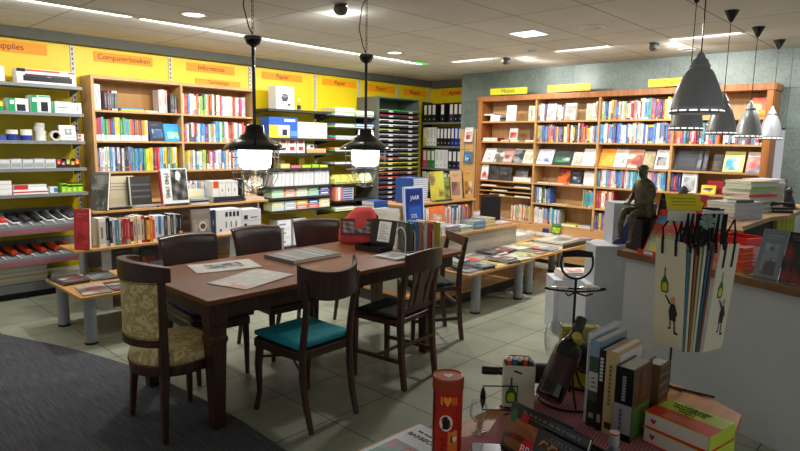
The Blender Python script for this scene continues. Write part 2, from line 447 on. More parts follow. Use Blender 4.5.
# ================================================================ BOOK MACHINERY
PAGE = (232, 228, 214)
def cname(c):
    best = None
    for n, v in NAMED.items():
        d = sum((a - b) ** 2 for a, b in zip(c, v))
        if best is None or d < best[0]: best = (d, n)
    return best[1]
def contrast(c):
    return tuple(q * .5 + 110 for q in c) if sum(c) < 380 else tuple(q * .45 + 22 for q in c)
def spine_geo(mb, t, d, h, c, style, M=None, seed=0):
    """upright book: spine towards -y, thickness along x"""
    r = random.Random(seed); e = min(.0022, t * .15)
    mb.box((e, .004, .003), (t - e, d - .003, h - .003), PAGE, M)
    mb.box((0, .0015, 0), (e, d, h), c, M); mb.box((t - e, .0015, 0), (t, d, h), c, M)
    def seg(z0, z1, cc, x0=0.0, x1=1.0, y=0):
        mb.box((t * x0, y, z0), (t * x1, .0025, z1), cc, M)
    if style == 0:                                   # plain with title bar
        a = h * r.uniform(.25, .4); b = h * r.uniform(.6, .85); k = contrast(c)
        seg(0, h, c); seg(a, b, k, .38, .62, -.0003)
    elif style == 1:                                 # two-tone
        a = h * r.uniform(.18, .35); c2 = tuple(q * .6 + 70 for q in r.choice(list(NAMED.values())))
        seg(0, a, c2); seg(a, h, c); seg(a + h * .08, h * .85, contrast(c), .35, .6, -.0003)
    elif style == 2:                                 # top and foot label
        c2 = r.choice([(235, 235, 230), (30, 30, 34), (200, 40, 40), (240, 200, 40)])
        seg(0, h * .1, c2); seg(h * .1, h * .88, c); seg(h * .88, h, c2); seg(h * .3, h * .7, contrast(c), .3, .55, -.0003)
    elif style == 3:                                 # white foot, coloured head (series)
        seg(0, h * .26, (240, 240, 236)); seg(h * .26, h, c); seg(h * .34, h * .9, contrast(c), .4, .6, -.0003)
    else:
        seg(0, h, c); seg(h * .12, h * .18, contrast(c), .2, .8, -.0003); seg(h * .45, h * .86, contrast(c), .25, .4, -.0003); seg(h * .5, h * .8, contrast(c), .6, .7, -.0003)

def art(mb, w, h, y, pal, seed, M=None, nx=10, ny=13, title=None, bar=None, back=False):
    """printed cover on the plane y (facing -y): soft picture shapes and small title lines"""
    r = random.Random(seed)
    full = r.random() < .45
    bx0, bx1 = (0, 1) if full else (r.uniform(.05, .2), r.uniform(.8, .96))
    by0, by1 = (0, r.uniform(.7, 1)) if full else (r.uniform(.06, .2), r.uniform(.55, .75))
    P = pal[1:] or [pal[0]]
    blobs = [(r.uniform(0, 1), r.uniform(0, .9), r.uniform(.1, .4), r.uniform(.08, .3), r.choice(P), r.uniform(-.6, .6)) for _ in range(9)]
    base = tuple((a + b) / 2 for a, b in zip(pal[0], P[0])) if len(pal) > 1 else pal[0]
    for i in range(nx):
        for j in range(ny):
            u, v = (i + .5) / nx, (j + .5) / ny
            c = pal[0]
            if len(pal) > 1 and bx0 < u < bx1 and by0 < v < by1:
                c = base
                for (cx, cy, rx, ry_, bc, sk) in blobs:
                    q = ((u - cx + sk * (v - cy)) / rx) ** 2 + ((v - cy) / ry_) ** 2
                    if q < 1: k = .35 + .65 * (1 - q); c = tuple(a * (1 - k) + b * k for a, b in zip(c, bc))
                c = tuple(max(0, min(255, q + r.uniform(-7, 7))) for q in c)
            a, b = w * i / nx, w * (i + 1) / nx; e, f = h * j / ny, h * (j + 1) / ny
            pts = [(a, y, e), (b, y, e), (b, y, f), (a, y, f)]
            if M is not None: pts = [tuple(M @ Vector(p)) for p in pts]
            mb.face(pts, c)
    tc = title or tuple(a * .75 + b * .25 for a, b in zip(contrast(pal[0]), pal[0]))
    yy = y - .0004
    def strip(a, b, e, f, c):
        pts = [(w * a, yy, h * e), (w * b, yy, h * e), (w * b, yy, h * f), (w * a, yy, h * f)]
        if M is not None: pts = [tuple(M @ Vector(p)) for p in pts]
        mb.face(pts, c)
    if bar: strip(0, 1, .76, .98, bar); tc = contrast(bar)
    x = r.uniform(.06, .25); x1 = r.uniform(.6, .92); th = r.uniform(.025, .06); y0 = r.uniform(.82, .9)
    while x < x1:
        q = r.uniform(.012, .035); strip(x, min(x + q, .97), y0, y0 + th * r.uniform(.75, 1), tc); x += q + r.choice([.008, .01, .03])
    x = r.uniform(.1, .3)
    while x < r.uniform(.5, .8):
        q = r.uniform(.02, .05); strip(x, x + q, y0 - .05, y0 - .033, tc); x += q + .012
def cover_geo(mb, w, h, t, pal, seed, M=None, **k):
    """front cover on -y, thickness towards +y"""
    mb.box((0, .0, 0), (w, .002, h), pal[0], M); mb.box((0, t - .002, 0), (w, t, h), pal[0], M)
    mb.box((.003, .002, .003), (w - .003, t - .002, h - .003), PAGE, M)
    mb.box((0, .0005, 0), (.0025, t - .0005, h), pal[0], M)
    art(mb, w, h, -.0005, pal, seed, M, **k)

TOR = {'L': 0.0, 'R': -pi / 2}
BOOKS = []
def addbook(kind, loc, rot, geo, area, place, group, desc, cat='book', m='print'):
    BOOKS.append(dict(kind=kind, loc=Vector(loc), rot=rot, geo=geo, area=area, place=place, group=group, desc=desc, cat=cat, m=m))
def frame_pos(wall, u, depth, z, base):
    """wall L: u = x, front plane y = base;  wall R: u = -y, front plane x = base"""
    return (u, base + depth, z) if wall == 'L' else (base + depth, -u, z)
def adj(t, h):
    return 'slim' if t < .014 else 'thick' if t > .032 else 'tall' if h > .245 else 'small' if h < .2 else 'mid-sized'
def row(wall, u0, u1, z, base, pal, place, group, h=(.19, .25), t=(.012, .03), inset=.03, styles=(0, 1, 2, 4), seed=1, d=.15, fill=1.0, lean=.15, order=None, kind='book'):
    r = random.Random(seed); u = u0 + .002; i = 0; hh = r.uniform(*h)
    while True:
        th = r.uniform(*t)
        if order and i >= len(order): break
        if u + th > u0 + (u1 - u0) * fill - .001: break
        c = order[i] if order else pal[r.randrange(len(pal))]
        if isinstance(c, str): c = NAMED[c]
        c = tuple(max(4, min(248, q * .76 + 44 + r.uniform(-14, 14))) for q in c)
        hh = r.uniform(*h) if r.random() < .55 else max(h[0], min(h[1], hh + r.uniform(-.004, .004)))
        ins = inset + r.uniform(0, .02)
        st = styles[r.randrange(len(styles))]; sd = r.randrange(99999)
        rot = (0, 0, TOR[wall])
        loc = frame_pos(wall, u, ins, z + .0006, base)
        addbook(kind, loc, rot, ('spine', th, d, hh, c, st, sd), th * hh, place, group, '%s %s' % (adj(th, hh), cname(c)))
        u += th + r.choice([.0006, .0006, .001, .004]); i += 1
    return u
def face(wall, u, z, w, h, t, base, pal, desc, group=None, tilt=12, inset=.02, seed=None, cat='book', kind='book', turn=0, **k):
    a = R(tilt); sd = rnd.randrange(99999) if seed is None else seed
    loc = frame_pos(wall, u, inset, z + .0006 + t * sin(a), base)
    mb = MB(); cover_geo(mb, w, h, t, pal, sd, **k)
    o = mb.build(kind, gloss_m if cat != 'book' else print_m, loc=loc, rot=(-a, 0, TOR[wall] + R(turn)))
    tag(o, desc, cat, group)
    return o
def flat(loc, w, d, t, pal, desc, group=None, rz=0, seed=None, kind='book', cat='book', nx=9, ny=11, edge=None, **k):
    """book or magazine lying flat, cover up, spine on its -y side"""
    mb = MB(); sd = rnd.randrange(99999) if seed is None else seed
    s = min(.0018, t * .2)
    mb.box((0, 0, 0), (w, d, s), pal[0]); mb.box((0, 0, t - s), (w, d, t), pal[0]); mb.box((0, 0, s), (w, .002, t - s), edge or pal[0])
    mb.box((.003, .002, s), (w - .003, d - .003, t - s), PAGE)
    M = Matrix(((1, 0, 0, 0), (0, 0, 1, 0), (0, -1, 0, t), (0, 0, 0, 1)))
    art(mb, w, d, -.0003, pal, sd, M, nx=nx, ny=ny, **k)
    o = mb.build(kind, gloss_m, loc=loc, rot=rz)
    if desc: tag(o, desc, cat, group)
    return o
def stack(x, y, z, w, d, items, label, group, rz=0, kind='book', cat='book', jitter=.01, gap=.0006):
    """items: list of (thickness, palette); label gets the level filled in from the bottom"""
    zz = z + gap; n = len(items)
    for i, (t, pal) in enumerate(items):
        lv = 'bottom' if i == 0 else 'topmost' if i == n - 1 else ordn(i + 1) + ' from bottom'
        jx, jy = rnd.uniform(-jitter, jitter), rnd.uniform(-jitter, jitter)
        flat((x + jx, y + jy, zz), w, d, t, pal, (label % lv) if '%s' in label else label, group, rz + rnd.uniform(-.02, .02), kind=kind, cat=cat)
        zz += t + gap
    return zz
def geo_of(mb, g, M=None):
    spine_geo(mb, g[1], g[2], g[3], g[4], g[5], M, g[6])
def finish_books(limit=128):
    C = Vector((0, 0, 1.6))
    per = {}
    for b in BOOKS: per.setdefault(b['place'], []).append(b)
    for p, l in per.items():
        for i, b in enumerate(l): b['n'] = i + 1
    order = sorted(BOOKS, key=lambda b: -b['area'] / (b['loc'] - C).length_squared)
    for b in order[:limit]:
        mb = MB(); geo_of(mb, b['geo'])
        o = mb.build(b['kind'], print_m, loc=b['loc'], rot=b['rot'])
        tag(o, '%s book, %s from left, %s' % (b['desc'], ordn(b['n']), b['place']), 'book', b['group'])
    rest = order[limit:]
    if rest:
        mb = MB()
        for b in rest:
            M = Matrix.Translation(b['loc']) @ Matrix.Rotation(b['rot'][2], 4, 'Z')
            geo_of(mb, b['geo'], M)
        o = mb.build('shelf_book', print_m)
        tag(o, 'the many smallest-looking book spines lined up on the wall bookcases', 'book', kind='stuff')
    print('BOOKS', len(BOOKS), 'rest', len(rest))

N = NAMED
W_, CR, GY, BK, RD, OR, YE, GN, LI, TE, BL, NV, SK, PU, PI_, BR, TA, MA, SI = [N[k] for k in ('white', 'cream', 'grey', 'black', 'red', 'orange', 'yellow', 'green', 'lime', 'teal', 'blue', 'navy', 'sky-blue', 'purple', 'pink', 'brown', 'tan', 'maroon', 'silver')]

# ================================================================ BOOKCASES
orange_wood = wood('brown_orange_wood', (168, 108, 56), (140, 84, 40), .38, 2.5, (14, 14, 1))
edge_wood = wood('shelf_front_wood', (196, 152, 98), (174, 130, 80), .4, 3, (6, 1, 12))
back_wood = wood('bookcase_back_board', (198, 158, 108), (180, 140, 90), .5, 2.2, (8, 8, 1))
oak = wood('light_oak', (200, 160, 108), (184, 142, 92), .45, 2.5, (8, 8, 1))

# ---- right-hand wall bookcase, four bays
RX = 7.2
bk = thing('wall_bookcase', 'long brown wooden bookcase with four bays along the grey wall', 'bookcase', (7.34, 3.33, 0))
def P(mb, name, m, par=bk, bevel=.002):
    o = mb.build(name, m, par, bevel=bevel); o.matrix_parent_inverse = Matrix.Identity(4)
    for v in o.data.vertices: v.co = v.co - par.location
    return o
b_ = MB()
b_.box((RX, 5.165, .385), (7.485, 5.235, 2.262)); b_.box((RX, 1.47, .385), (7.485, 1.54, 2.262)); b_.box((RX - .012, 1.458, 2.205), (7.485, 5.25, 2.275))
P(b_, 'outer_frame', orange_wood)
P(MB().box((7.465, 1.545, .39), (7.483, 5.16, 2.2)), 'back_panel', back_wood)
for y in (4.27, 3.365, 2.46):
    P(MB().box((RX + .002, y - .014, .51), (7.464, y + .014, 2.204)), 'divider', edge_wood)
BAY = [(5.163, 4.285), (4.255, 3.38), (3.35, 2.475), (2.445, 1.543)]
SH = [[1.92, 1.635, 1.33, 1.075, .985, .92, .855, .52], [1.92, 1.635, 1.33, 1.075, .80, .52], [1.92, 1.635, 1.33, 1.075, .80, .52], [1.92, 1.635, 1.33, 1.075, .80, .52]]
for (ya, yb), zs in zip(BAY, SH):
    for z in zs:
        th = .012 if z in (.985, .92, .855) else .022
        P(MB().box((RX + .004, yb + .001, z - th), (7.464, ya - .001, z)), 'shelf', edge_wood)
P(MB().box((RX + .004, 1.545, .385), (7.464, 5.16, .497)), 'kick_panel', edge_wood)
cb = MB().box((7.02, 1.46, .355), (7.198, 5.24, .383)).box((7.198, 1.46, .355), (7.48, 5.24, .3835))
bc = thing('base_cabinet', 'low wooden plinth cabinet running under the wall bookcase', 'cabinet', (7.25, 3.33, 0))
P(cb, 'top_board', edge_wood, bc); P(MB().box((7.05, 1.48, .06), (7.48, 5.22, .354)), 'body', edge_wood, bc)
P(MB().box((7.08, 1.46, 0.001), (7.48, 5.20, .06)), 'toe_kick', mat('black_plinth', (24, 22, 22), .6), bc)

# signs standing on the bookcase top
yel_m = mat('yellow_sign_card', (238, 204, 28), .45)
def top_sign(y0, y1, txt, label, tilt=0, m=yel_m):
    t = thing('shelf_sign', label, 'sign', (RX + .06, (y0 + y1) / 2, 2.2755), (0, 0, -pi / 2 + tilt), 'yellow signs standing on the brown bookcase')
    w2 = abs(y1 - y0) / 2
    MB().box((-w2, -.004, .022), (w2, .004, .112)).build('sign_board', m, t)
    f = MB()
    for q in (-.5, .5):
        f.box((w2 * q - .02, -.02, 0), (w2 * q + .02, .02, .003), (150, 150, 150)).tube([(w2 * q, 0, .003), (w2 * q, 0, .022)], .004, 6, (150, 150, 150))
    f.build('foot', metal_m, t)
    lettering(txt, .075, mat('sign_ink_olive', (100, 74, 14), .6), t, (0, -.0055, .067), (R(90), 0, 0))
top_sign(5.06, 4.47, 'Muziek', 'yellow sign reading Muziek on the left end of the brown bookcase', .06, mat('lime_sign_card', (214, 214, 24), .45))
top_sign(4.14, 3.53, 'Kunst', 'orange-yellow sign reading Kunst under the wall spot glow', 0, mat('amber_sign_card', (250, 190, 40), .45))
top_sign(2.80, 2.15, 'Theologie', 'yellow sign reading Theologie behind the largest silver pendant')

WB = 'brown wall bookcase'
G = 'books on the brown wall bookcase'
def ry(b, k):            # fraction along bay b from its left end -> u
    ya, yb = BAY[b]; return -(ya + (yb - ya) * k)
def rrow(b, s, k0, k1, pal, place, **kw):
    row('R', ry(b, k0), ry(b, k1), SH[b][s], RX, pal, place + ', ' + WB, G, **kw)
blues = [BL, NV, SK, W_, W_, CR, GY, BL, (90, 110, 170)]
mix = [W_, CR, GY, RD, BL, BK, OR, TA, W_, (120, 140, 190)]
# bay 2
rrow(1, 0, .0, .13, [W_, SI], 'top shelf, second bay', t=(.02, .035), h=(.2, .23), seed=3)
face('R', ry(1, .16), 1.92, .13, .22, .03, RX, [(226, 226, 222), GY, SI], 'white book with grey picture, top shelf of second bay', G, 8)
rrow(1, 0, .33, .43, [W_, GY], 'middle of top shelf, second bay', t=(.02, .03), h=(.2, .23), seed=5)
face('R', ry(1, .46), 1.92, .15, .22, .03, RX, [(238, 236, 228), GY, TA], 'white book beside brown-edged ones, top shelf of second bay', G, 8)
rrow(1, 0, .80, .99, [CR, TA, W_], 'right end of top shelf, second bay', t=(.02, .035), h=(.19, .235), seed=7)
rrow(1, 1, 0, .99, [SK, BL, GY, W_, PU, GN, RD, BL, W_, TA, OR, BK, BK, GY, YE, (90, 110, 170)], 'second shelf, second bay', h=(.2, .25), seed=11)
# bay 3
rrow(2, 0, 0, 1, [BL, W_, GY, TE, YE, CR, W_, SK, RD, TA, W_, NV, SI], 'top shelf, third bay', seed=13, h=(.21, .26), t=(.014, .034))
rrow(2, 1, 0, 1, [NV, BL, W_, W_, CR, SK, (90, 110, 180), RD, W_, BL, SI], 'second shelf, third bay', seed=17, h=(.21, .25), t=(.014, .034))
rrow(2, 3, 0, .98, [RD, W_, CR, BK, PI_, W_, W_, SK, TE, BL, CR], 'fourth shelf, third bay', seed=19, h=(.21, .25), t=(.014, .034))
rrow(2, 4, 0, .26, [RD, W_, CR, OR, W_], 'fifth shelf, third bay', seed=23, h=(.19, .24))
rrow(2, 5, 0, .3, [BK, W_, RD, W_, TA, YE, BL], 'bottom shelf, third bay', seed=29, h=(.18, .23))
# bay 2 low
rrow(1, 4, .02, .27, [NV, W_, W_, BL, CR, BK, BK], 'fifth shelf, second bay', seed=31, h=(.19, .23))
rrow(1, 4, .82, .99, [TE, SK, TE, RD, TA], 'right end of fifth shelf, second bay', seed=37, h=(.2, .23))
rrow(1, 5, .0, .47, [PI_, W_, CR, SI, W_, GY, TE, BL, W_, CR], 'bottom shelf, second bay', seed=41, h=(.18, .24))
# bay 4
rrow(3, 1, 0, .56, [RD, (200, 90, 80), (170, 60, 60), NV, TE, W_, W_, RD, OR, MA, BL, BK], 'second shelf, fourth bay', seed=43, h=(.2, .24), t=(.018, .036))
rrow(3, 1, .57, .99, [GY, BK, SK, W_, (90, 100, 120), RD], 'right half of second shelf, fourth bay', seed=47, h=(.17, .2), t=(.016, .03))
rrow(3, 3, 0, .12, [NV, BL, RD, NV], 'fourth shelf, fourth bay', seed=53, h=(.2, .24))
# bay 1
rrow(0, 0, .86, .99, [SI, W_, GY], 'right end of top shelf, first bay', seed=59, h=(.2, .24), t=(.02, .035))
rrow(0, 7, .62, .99, [RD, GY, RD, TA, W_, YE, CR], 'bottom shelf, first bay', seed=61, h=(.19, .23))
face('R', ry(0, .46), 1.92, .15, .22, .02, RX, [(244, 244, 240), (244, 244, 240)], 'blank white book standing face out on first bay top shelf', G, 6)
for i, (t, c) in enumerate(((.03, GY), (.025, (60, 60, 66)), (.03, W_), (.022, SI))):
    flat((RX + .02 + .005 * i, -ry(0, .34 if i < 3 else .2), 1.9206 + [0, .0306, .0562, .0868][i]), .24, .17, t, [c, GY], '%s flat book in first bay top shelf pile, %s from bottom' % (cname(c), ordn(i + 1)), G, pi / 2 * 0 + 0)
    if i == 3: break
for i, (t, c) in enumerate(((.028, (176, 24, 34)), (.024, (198, 34, 40)))):
    flat((RX + .02, -ry(0, .31), 1.6356 + .029 * i), .18, .26, t, [c, W_], '%s flat red book, second shelf of first bay' % ('lower' if i == 0 else 'upper'), G)
for k, c in ((.36, BK), (.54, SI), (.82, (236, 200, 196))):
    flat((RX + .02, -ry(0, k + .17), 1.6356), .17, .14, .022, [c, GY], '%s thin book lying flat on first bay second shelf' % cname(c), G)
face('R', ry(0, .5), 1.6586, .13, .16, .012, RX, [(200, 200, 196), RD, GY, BK], 'small photo book propped on flat books, first bay second shelf', G, 10, inset=.06)
face('R', ry(0, .86), 1.6586, .05, .14, .012, RX, [(50, 40, 40), MA], 'tiny dark book at right end of first bay second shelf', G, 6, inset=.1)
face('R', ry(2, .0 + .005), 1.33, .19, .25, .015, RX, [(244, 150, 30), (250, 170, 60)], 'orange magazine, leftmost on third shelf of third bay', 'face-out books on the brown bookcase', 25)
TB = 'face-out books on the brown bookcase'
def fr(b, s, k, w, h, pal, desc, tilt=25, t=.014, inset=.02, **kw): face('R', ry(b, k), SH[b][s], w, h, t, RX, pal, desc, TB, tilt, inset=inset, **kw)
fr(2, 2, .225, .16, .25, [(214, 210, 200), (120, 120, 100), (230, 226, 220)], 'pale magazine right of the orange one, third bay')
fr(2, 2, .41, .19, .25, [(200, 150, 120), (150, 60, 50), (220, 200, 180), (240, 230, 220)], 'magazine covered with small faces, third bay third shelf', bar=None)
fr(2, 2, .635, .13, .22, [(190, 180, 140), (150, 140, 100)], 'olive magazine behind the sculpture head, third bay')
fr(2, 2, .80, .165, .25, [(240, 240, 238), (60, 50, 50), (120, 90, 80)], 'white book with a dark square picture, third bay', nx=9)
fr(1, 2, .01, .235, .22, [(214, 222, 234), (90, 110, 150), (230, 236, 240)], 'pale blue sky book, leftmost on second bay third shelf')
fr(1, 2, .29, .27, .22, [(24, 40, 30), (60, 150, 70), (190, 200, 210), (30, 80, 50)], 'dark green landscape book on second bay third shelf')
fr(1, 2, .615, .13, .19, [(210, 204, 190), (170, 160, 140)], 'beige small book right of dark green book, second bay')
fr(1, 2, .77, .18, .24, [(228, 222, 214), (220, 214, 206)], 'off-white large book, rightmost on second bay third shelf')
for k, c, w_, n in ((.02, [(236, 234, 230), MA, (236, 234, 230)], .19, 'white book with dark red marks, leftmost'), (.235, [(150, 140, 130), (90, 80, 70), (220, 220, 214)], .155, 'grey photo book, second'),
                    (.42, [(200, 140, 130), (230, 225, 220), (120, 70, 60)], .15, 'pinkish book, third'), (.60, [(225, 225, 222), BK, GY], .165, 'black and white photo book, fourth'),
                    (.80, [(232, 224, 204), (190, 160, 120)], .165, 'cream book, fifth')):
    fr(0, 2, k, w_, .22, c, n + ' on the slanted third shelf, first bay', 28)
fr(0, 3, .0, .12, .22, [(226, 226, 222), (170, 30, 40), (230, 228, 226)], 'white book with red flower, first bay fourth shelf', 8)
fr(0, 3, .16, .16, .22, [(34, 32, 34), (70, 60, 60), (20, 20, 22)], 'black book, second on first bay fourth shelf', 8)
fr(0, 3, .36, .2, .2, [(48, 46, 48), (110, 104, 100), (30, 28, 30)], 'dark figure-photo book, third on first bay fourth shelf', 8)
fr(0, 3, .62, .2, .2, [(56, 54, 56), (140, 136, 130), (40, 38, 40)], 'dark grey photo book behind white pile, first bay', 8, inset=.1)
for i in range(3):
    flat((RX + .01, -ry(0, .97), 1.0756 + .0205 * i), .09, .28, .02, [(232, 232, 228), GY], 'white book in first bay fourth shelf pile, %s from bottom' % ordn(i + 1), G)
fr(1, 3, .37, .17, .22, [(150, 40, 24), (240, 150, 30), (110, 20, 20), (230, 100, 30)], 'red sunset book standing on second bay fourth shelf', 8, inset=.08)
fr(1, 3, .585, .14, .17, [(30, 34, 44), (60, 70, 90), (190, 190, 190)], 'dark navy book beside the sunset book', 8, inset=.08)
fr(1, 3, .79, .16, .19, [(232, 232, 228), (224, 224, 220)], 'plain white book at right of the sunset book', 8, inset=.08)
for k, c, n in ((.29, (236, 234, 228), 'white flat magazine, left end'), (.5, (236, 226, 228), 'pinkish flat magazine, middle'), (.82, (226, 224, 220), 'grey-white flat magazine, right part')):
    flat((RX + .01, -ry(1, k), 1.0756), .07, .2, .014, [c, GY], n + ' of second bay fourth shelf', G)
flat((RX + .02, -ry(1, .55), .8006), .14, .2, .008, [(222, 214, 196), TA], 'thin cream booklet lying on second bay fifth shelf', G)
flat((RX + .02, -ry(1, .75), .5206), .16, .22, .03, [(210, 200, 40), LI], 'lime green book lying on second bay bottom shelf', G)
for i in range(2): flat((RX + .02, -ry(1, .985), .5206 + .0206 * i), .16, .19, .02, [(70, 66, 70), GY], '%s dark paperback lying on second bay bottom shelf' % ('lower', 'upper')[i], G)
for b, k in ((0, .1), (0, .38)):
    pass
# thin piles in the narrow tray shelves of the first bay
for s, k, c in ((4, .33, (230, 130, 50)), (4, .97, (60, 60, 60)), (5, .55, (70, 64, 60)), (6, .5, (200, 170, 130)), (3 + 3, .98, (80, 50, 40))):
    flat((RX + .01, -ry(0, k), SH[0][s] + .0006), .2, .26, .02, [c, GY], '%s sheets in narrow tray %s of the first bay' % (cname(c), ('right' if k > .9 else 'left') + ' part %d' % s), 'papers in the narrow trays')
# bay 4 fronts
fr(3, 2, .02, .25, .24, [(30, 32, 36), (50, 52, 58)], 'large black book, leftmost on fourth bay third shelf', 22)
fr(3, 2, .29, .05, .24, [(60, 62, 66), (130, 130, 130)], 'narrow dark grey book in fourth bay third shelf', 22)
fr(3, 2, .36, .05, .24, [(50, 50, 54), (90, 90, 96)], 'narrow black book between grey ones, fourth bay third shelf', 22)
fr(3, 2, .48, .1, .2, [(34, 28, 28), (90, 70, 60)], 'small dark book in the middle of fourth bay third shelf', 18)
fr(3, 2, .60, .2, .24, [(226, 214, 120), (60, 150, 200), (230, 120, 90), (240, 235, 220)], 'yellow and blue magazine on fourth bay third shelf', 22, cat='magazine', kind='magazine')
for i in range(4):
    fr(3, 2, .02 + .83 * 0 + .83, .16, .24, [(236, 214, 196), (220, 60, 50), (240, 210, 60), (60, 110, 190)], 'red and yellow magazine in fourth bay fan, %s from front' % ordn(i + 1), 22, inset=.02 + .018 * i, cat='magazine', kind='magazine', t=.01)
fr(3, 0, .83, .15, .22, [(214, 60, 60), (240, 190, 40), (230, 120, 130), (240, 230, 220)], 'red and yellow comic at right end of fourth bay top shelf', 6, inset=.12)
flat((RX + .03, -ry(3, .62), 1.9206), .12, .1, .03, [(200, 160, 90), TA], 'small tan box-like book lying on fourth bay top shelf', G)
fr(3, 3, .14, .16, .23, [(232, 232, 230), GY], 'white box-like book on fourth bay fourth shelf', 4, t=.05)
fr(3, 3, .42, .17, .15, [(190, 30, 34), MA], 'red book on fourth bay fourth shelf above the paper piles', 4, t=.04, inset=.1)
fr(3, 3, .38, .15, .1, [(236, 206, 50), (90, 60, 40), (240, 235, 220)], 'yellow small book in front of red one, fourth bay', 4)
fr(2, 4, .28, .1, .12, [(60, 50, 44), (110, 90, 70)], 'small brown book on third bay fifth shelf', 4)
fr(2, 4, .45, .2, .14, [(190, 180, 160), (140, 130, 110)], 'beige postcard book on third bay fifth shelf', 6)
# things on the low ledge under the bookcase
LG = 'magazines on the low ledge'
for k, (y, c, n) in enumerate(((4.45, (200, 200, 196), 'grey'), (4.2, (226, 224, 218), 'cream-white'), (3.98, (232, 230, 226), 'white'), (3.72, (224, 222, 224), 'pale lilac'), (3.46, (170, 110, 180), 'purple-edged'), (3.2, (226, 226, 230), 'bluish white'), (2.94, (222, 200, 200), 'pink-grey'), (2.68, (228, 226, 220), 'off-white'))):
    for j in range(2):
        flat((7.03 + .004 * j, y - .1, .3846 + .0106 * j), .16, .2, .010, [c, GY, W_, (190, 180, 200)], '%s magazine, %s of pair on the low bookcase ledge' % (n, ('lower', 'upper')[j]), LG, kind='magazine', cat='magazine')
face('R', -4.06, .3845, .09, .08, .008, 7.1, [(40, 50, 110), (30, 36, 80)], 'small navy card propped on the low ledge', None, 10, inset=.1 - .04, cat='card', kind='display_card')
face('R', -3.92, .4045, .13, .14, .01, 7.1, [(60, 110, 50), (230, 230, 60), (120, 170, 60)], 'green and yellow card propped on the low ledge', None, 10, inset=.1 - .05, cat='card', kind='greeting_card')

# ---- oak bookcase on the left wall
LX, LY = 0, 6.62
ok_ = thing('oak_bookcase', 'light oak two-bay bookcase against the yellow wall', 'bookcase', (3.31, 6.76, 0))
P(MB().box((2.325, LY, .0), (2.355, 6.935, 2.24)), 'side_panel', oak, ok_)
P(MB().box((4.265, LY, .0), (4.295, 6.935, 2.24)), 'side_panel', oak, ok_)
P(MB().box((3.298, LY, .0), (3.322, 6.92, 2.205)), 'divider', oak, ok_)
P(MB().box((2.355, LY, 2.205), (4.265, 6.935, 2.24)), 'top_panel', oak, ok_)
P(MB().box((2.356, 6.921, .05), (4.264, 6.935, 2.204)), 'back_panel', mat('oak_back', (190, 142, 84), .5, col2=(176, 128, 72), nscale=2, stretch=(8, 8, 1)), ok_)
OS = (1.885, 1.565, 1.235, .9, .58, .27)
for z in OS:
    P(MB().box((2.356, LY + .003, z - .022), (3.297, 6.92, z)), 'shelf', oak, ok_); P(MB().box((3.323, LY + .003, z - .022), (4.264, 6.92, z)), 'shelf', oak, ok_)
OB = 'oak bookcase'
G2 = 'books on the oak bookcase'
def lrow(x0, x1, s, pal, place, **kw): row('L', x0, x1, OS[s], LY, pal, place + ', ' + OB, G2, **kw)
lrow(2.365, 2.46, 0, [W_], 'top shelf, left bay', h=(.26, .28), t=(.028, .034), seed=71, order=[W_, (230, 234, 240), W_])
lrow(2.47, 2.60, 0, [GY], 'dark set on top shelf, left bay', h=(.205, .21), t=(.022, .024), seed=72, order=[(70, 72, 76), (80, 82, 86), (66, 68, 72), (84, 86, 90), (70, 72, 76)], styles=(2,))
lrow(3.05, 3.18, 0, [W_], 'right part of top shelf, left bay', h=(.25, .26), t=(.028, .034), seed=73, order=[(214, 200, 190), (240, 236, 230), (240, 180, 150), W_])
lrow(3.19, 3.29, 0, [BK], 'right end of top shelf, left bay', h=(.2, .21), t=(.022, .025), seed=74, order=[(50, 52, 56), (70, 72, 76), (50, 52, 56), (60, 60, 64)])
for i, (c, w_) in enumerate((((250, 190, 50), .26), (SK, .24))): flat((2.63, LY + .02, 1.8856 + .0166 * i), w_, .16, .016, [c, W_, OR], '%s flat book, left bay top shelf of oak bookcase' % cname(c), G2)
for i in range(2): flat((2.9 - .0 * i, LY + .02, 1.8856 + .0086 * i), .13, .16, .008, [(236, 234, 230), GY], '%s thin white booklet lying on the oak bookcase top shelf' % ('lower', 'upper')[i], G2)
lrow(2.365, 2.925, 1, [], 'second shelf, left bay', h=(.225, .25), t=(.021, .025), seed=75, styles=(3,),
     order=[RD, (200, 60, 60), SK, GN, GN, RD, NV, BL, YE, (240, 220, 90), GN, GN, SK, TE, OR, RD, (90, 50, 90), OR, BR, OR, YE, CR, YE, YE, (236, 200, 150), W_])
face('L', 2.935, 1.565, .17, .22, .02, LY, [(24, 30, 50), (80, 130, 190), (190, 210, 230), (40, 60, 100)], 'dark navy computer book facing out, second oak shelf', G2, 14, inset=.03)
face('L', 3.11, 1.565, .18, .20, .02, LY, [(40, 150, 220), (240, 245, 250), (50, 160, 226), (170, 210, 80)], 'bright sky-blue book facing out, second oak shelf', G2, 14, inset=.03)
lrow(2.365, 3.29, 2, [], 'third shelf, left bay', h=(.24, .265), t=(.021, .026), seed=76, styles=(0, 1, 4),
     order=[NV, W_, W_, W_, CR, SK, W_, NV, W_, BK, W_, BK, BK, (90, 120, 160), BL, GN, SK, BL, TE, SK, GN, YE, YE, YE, BK, RD, RD, SK, SK, YE, YE, (90, 80, 80), GN, YE, W_, YE])
lrow(3.33, 4.26, 0, [], 'top shelf, right bay', h=(.215, .25), t=(.020, .026), seed=77, styles=(0, 1, 4),
     order=[W_, RD, (200, 50, 40), SK, W_, W_, CR, RD, W_, LI, NV, GN, CR, OR, RD, W_, BK, W_, W_, RD, (130, 140, 180), W_, SI, W_, W_, W_, TA, RD, W_, W_, RD, PI_, W_, SI])
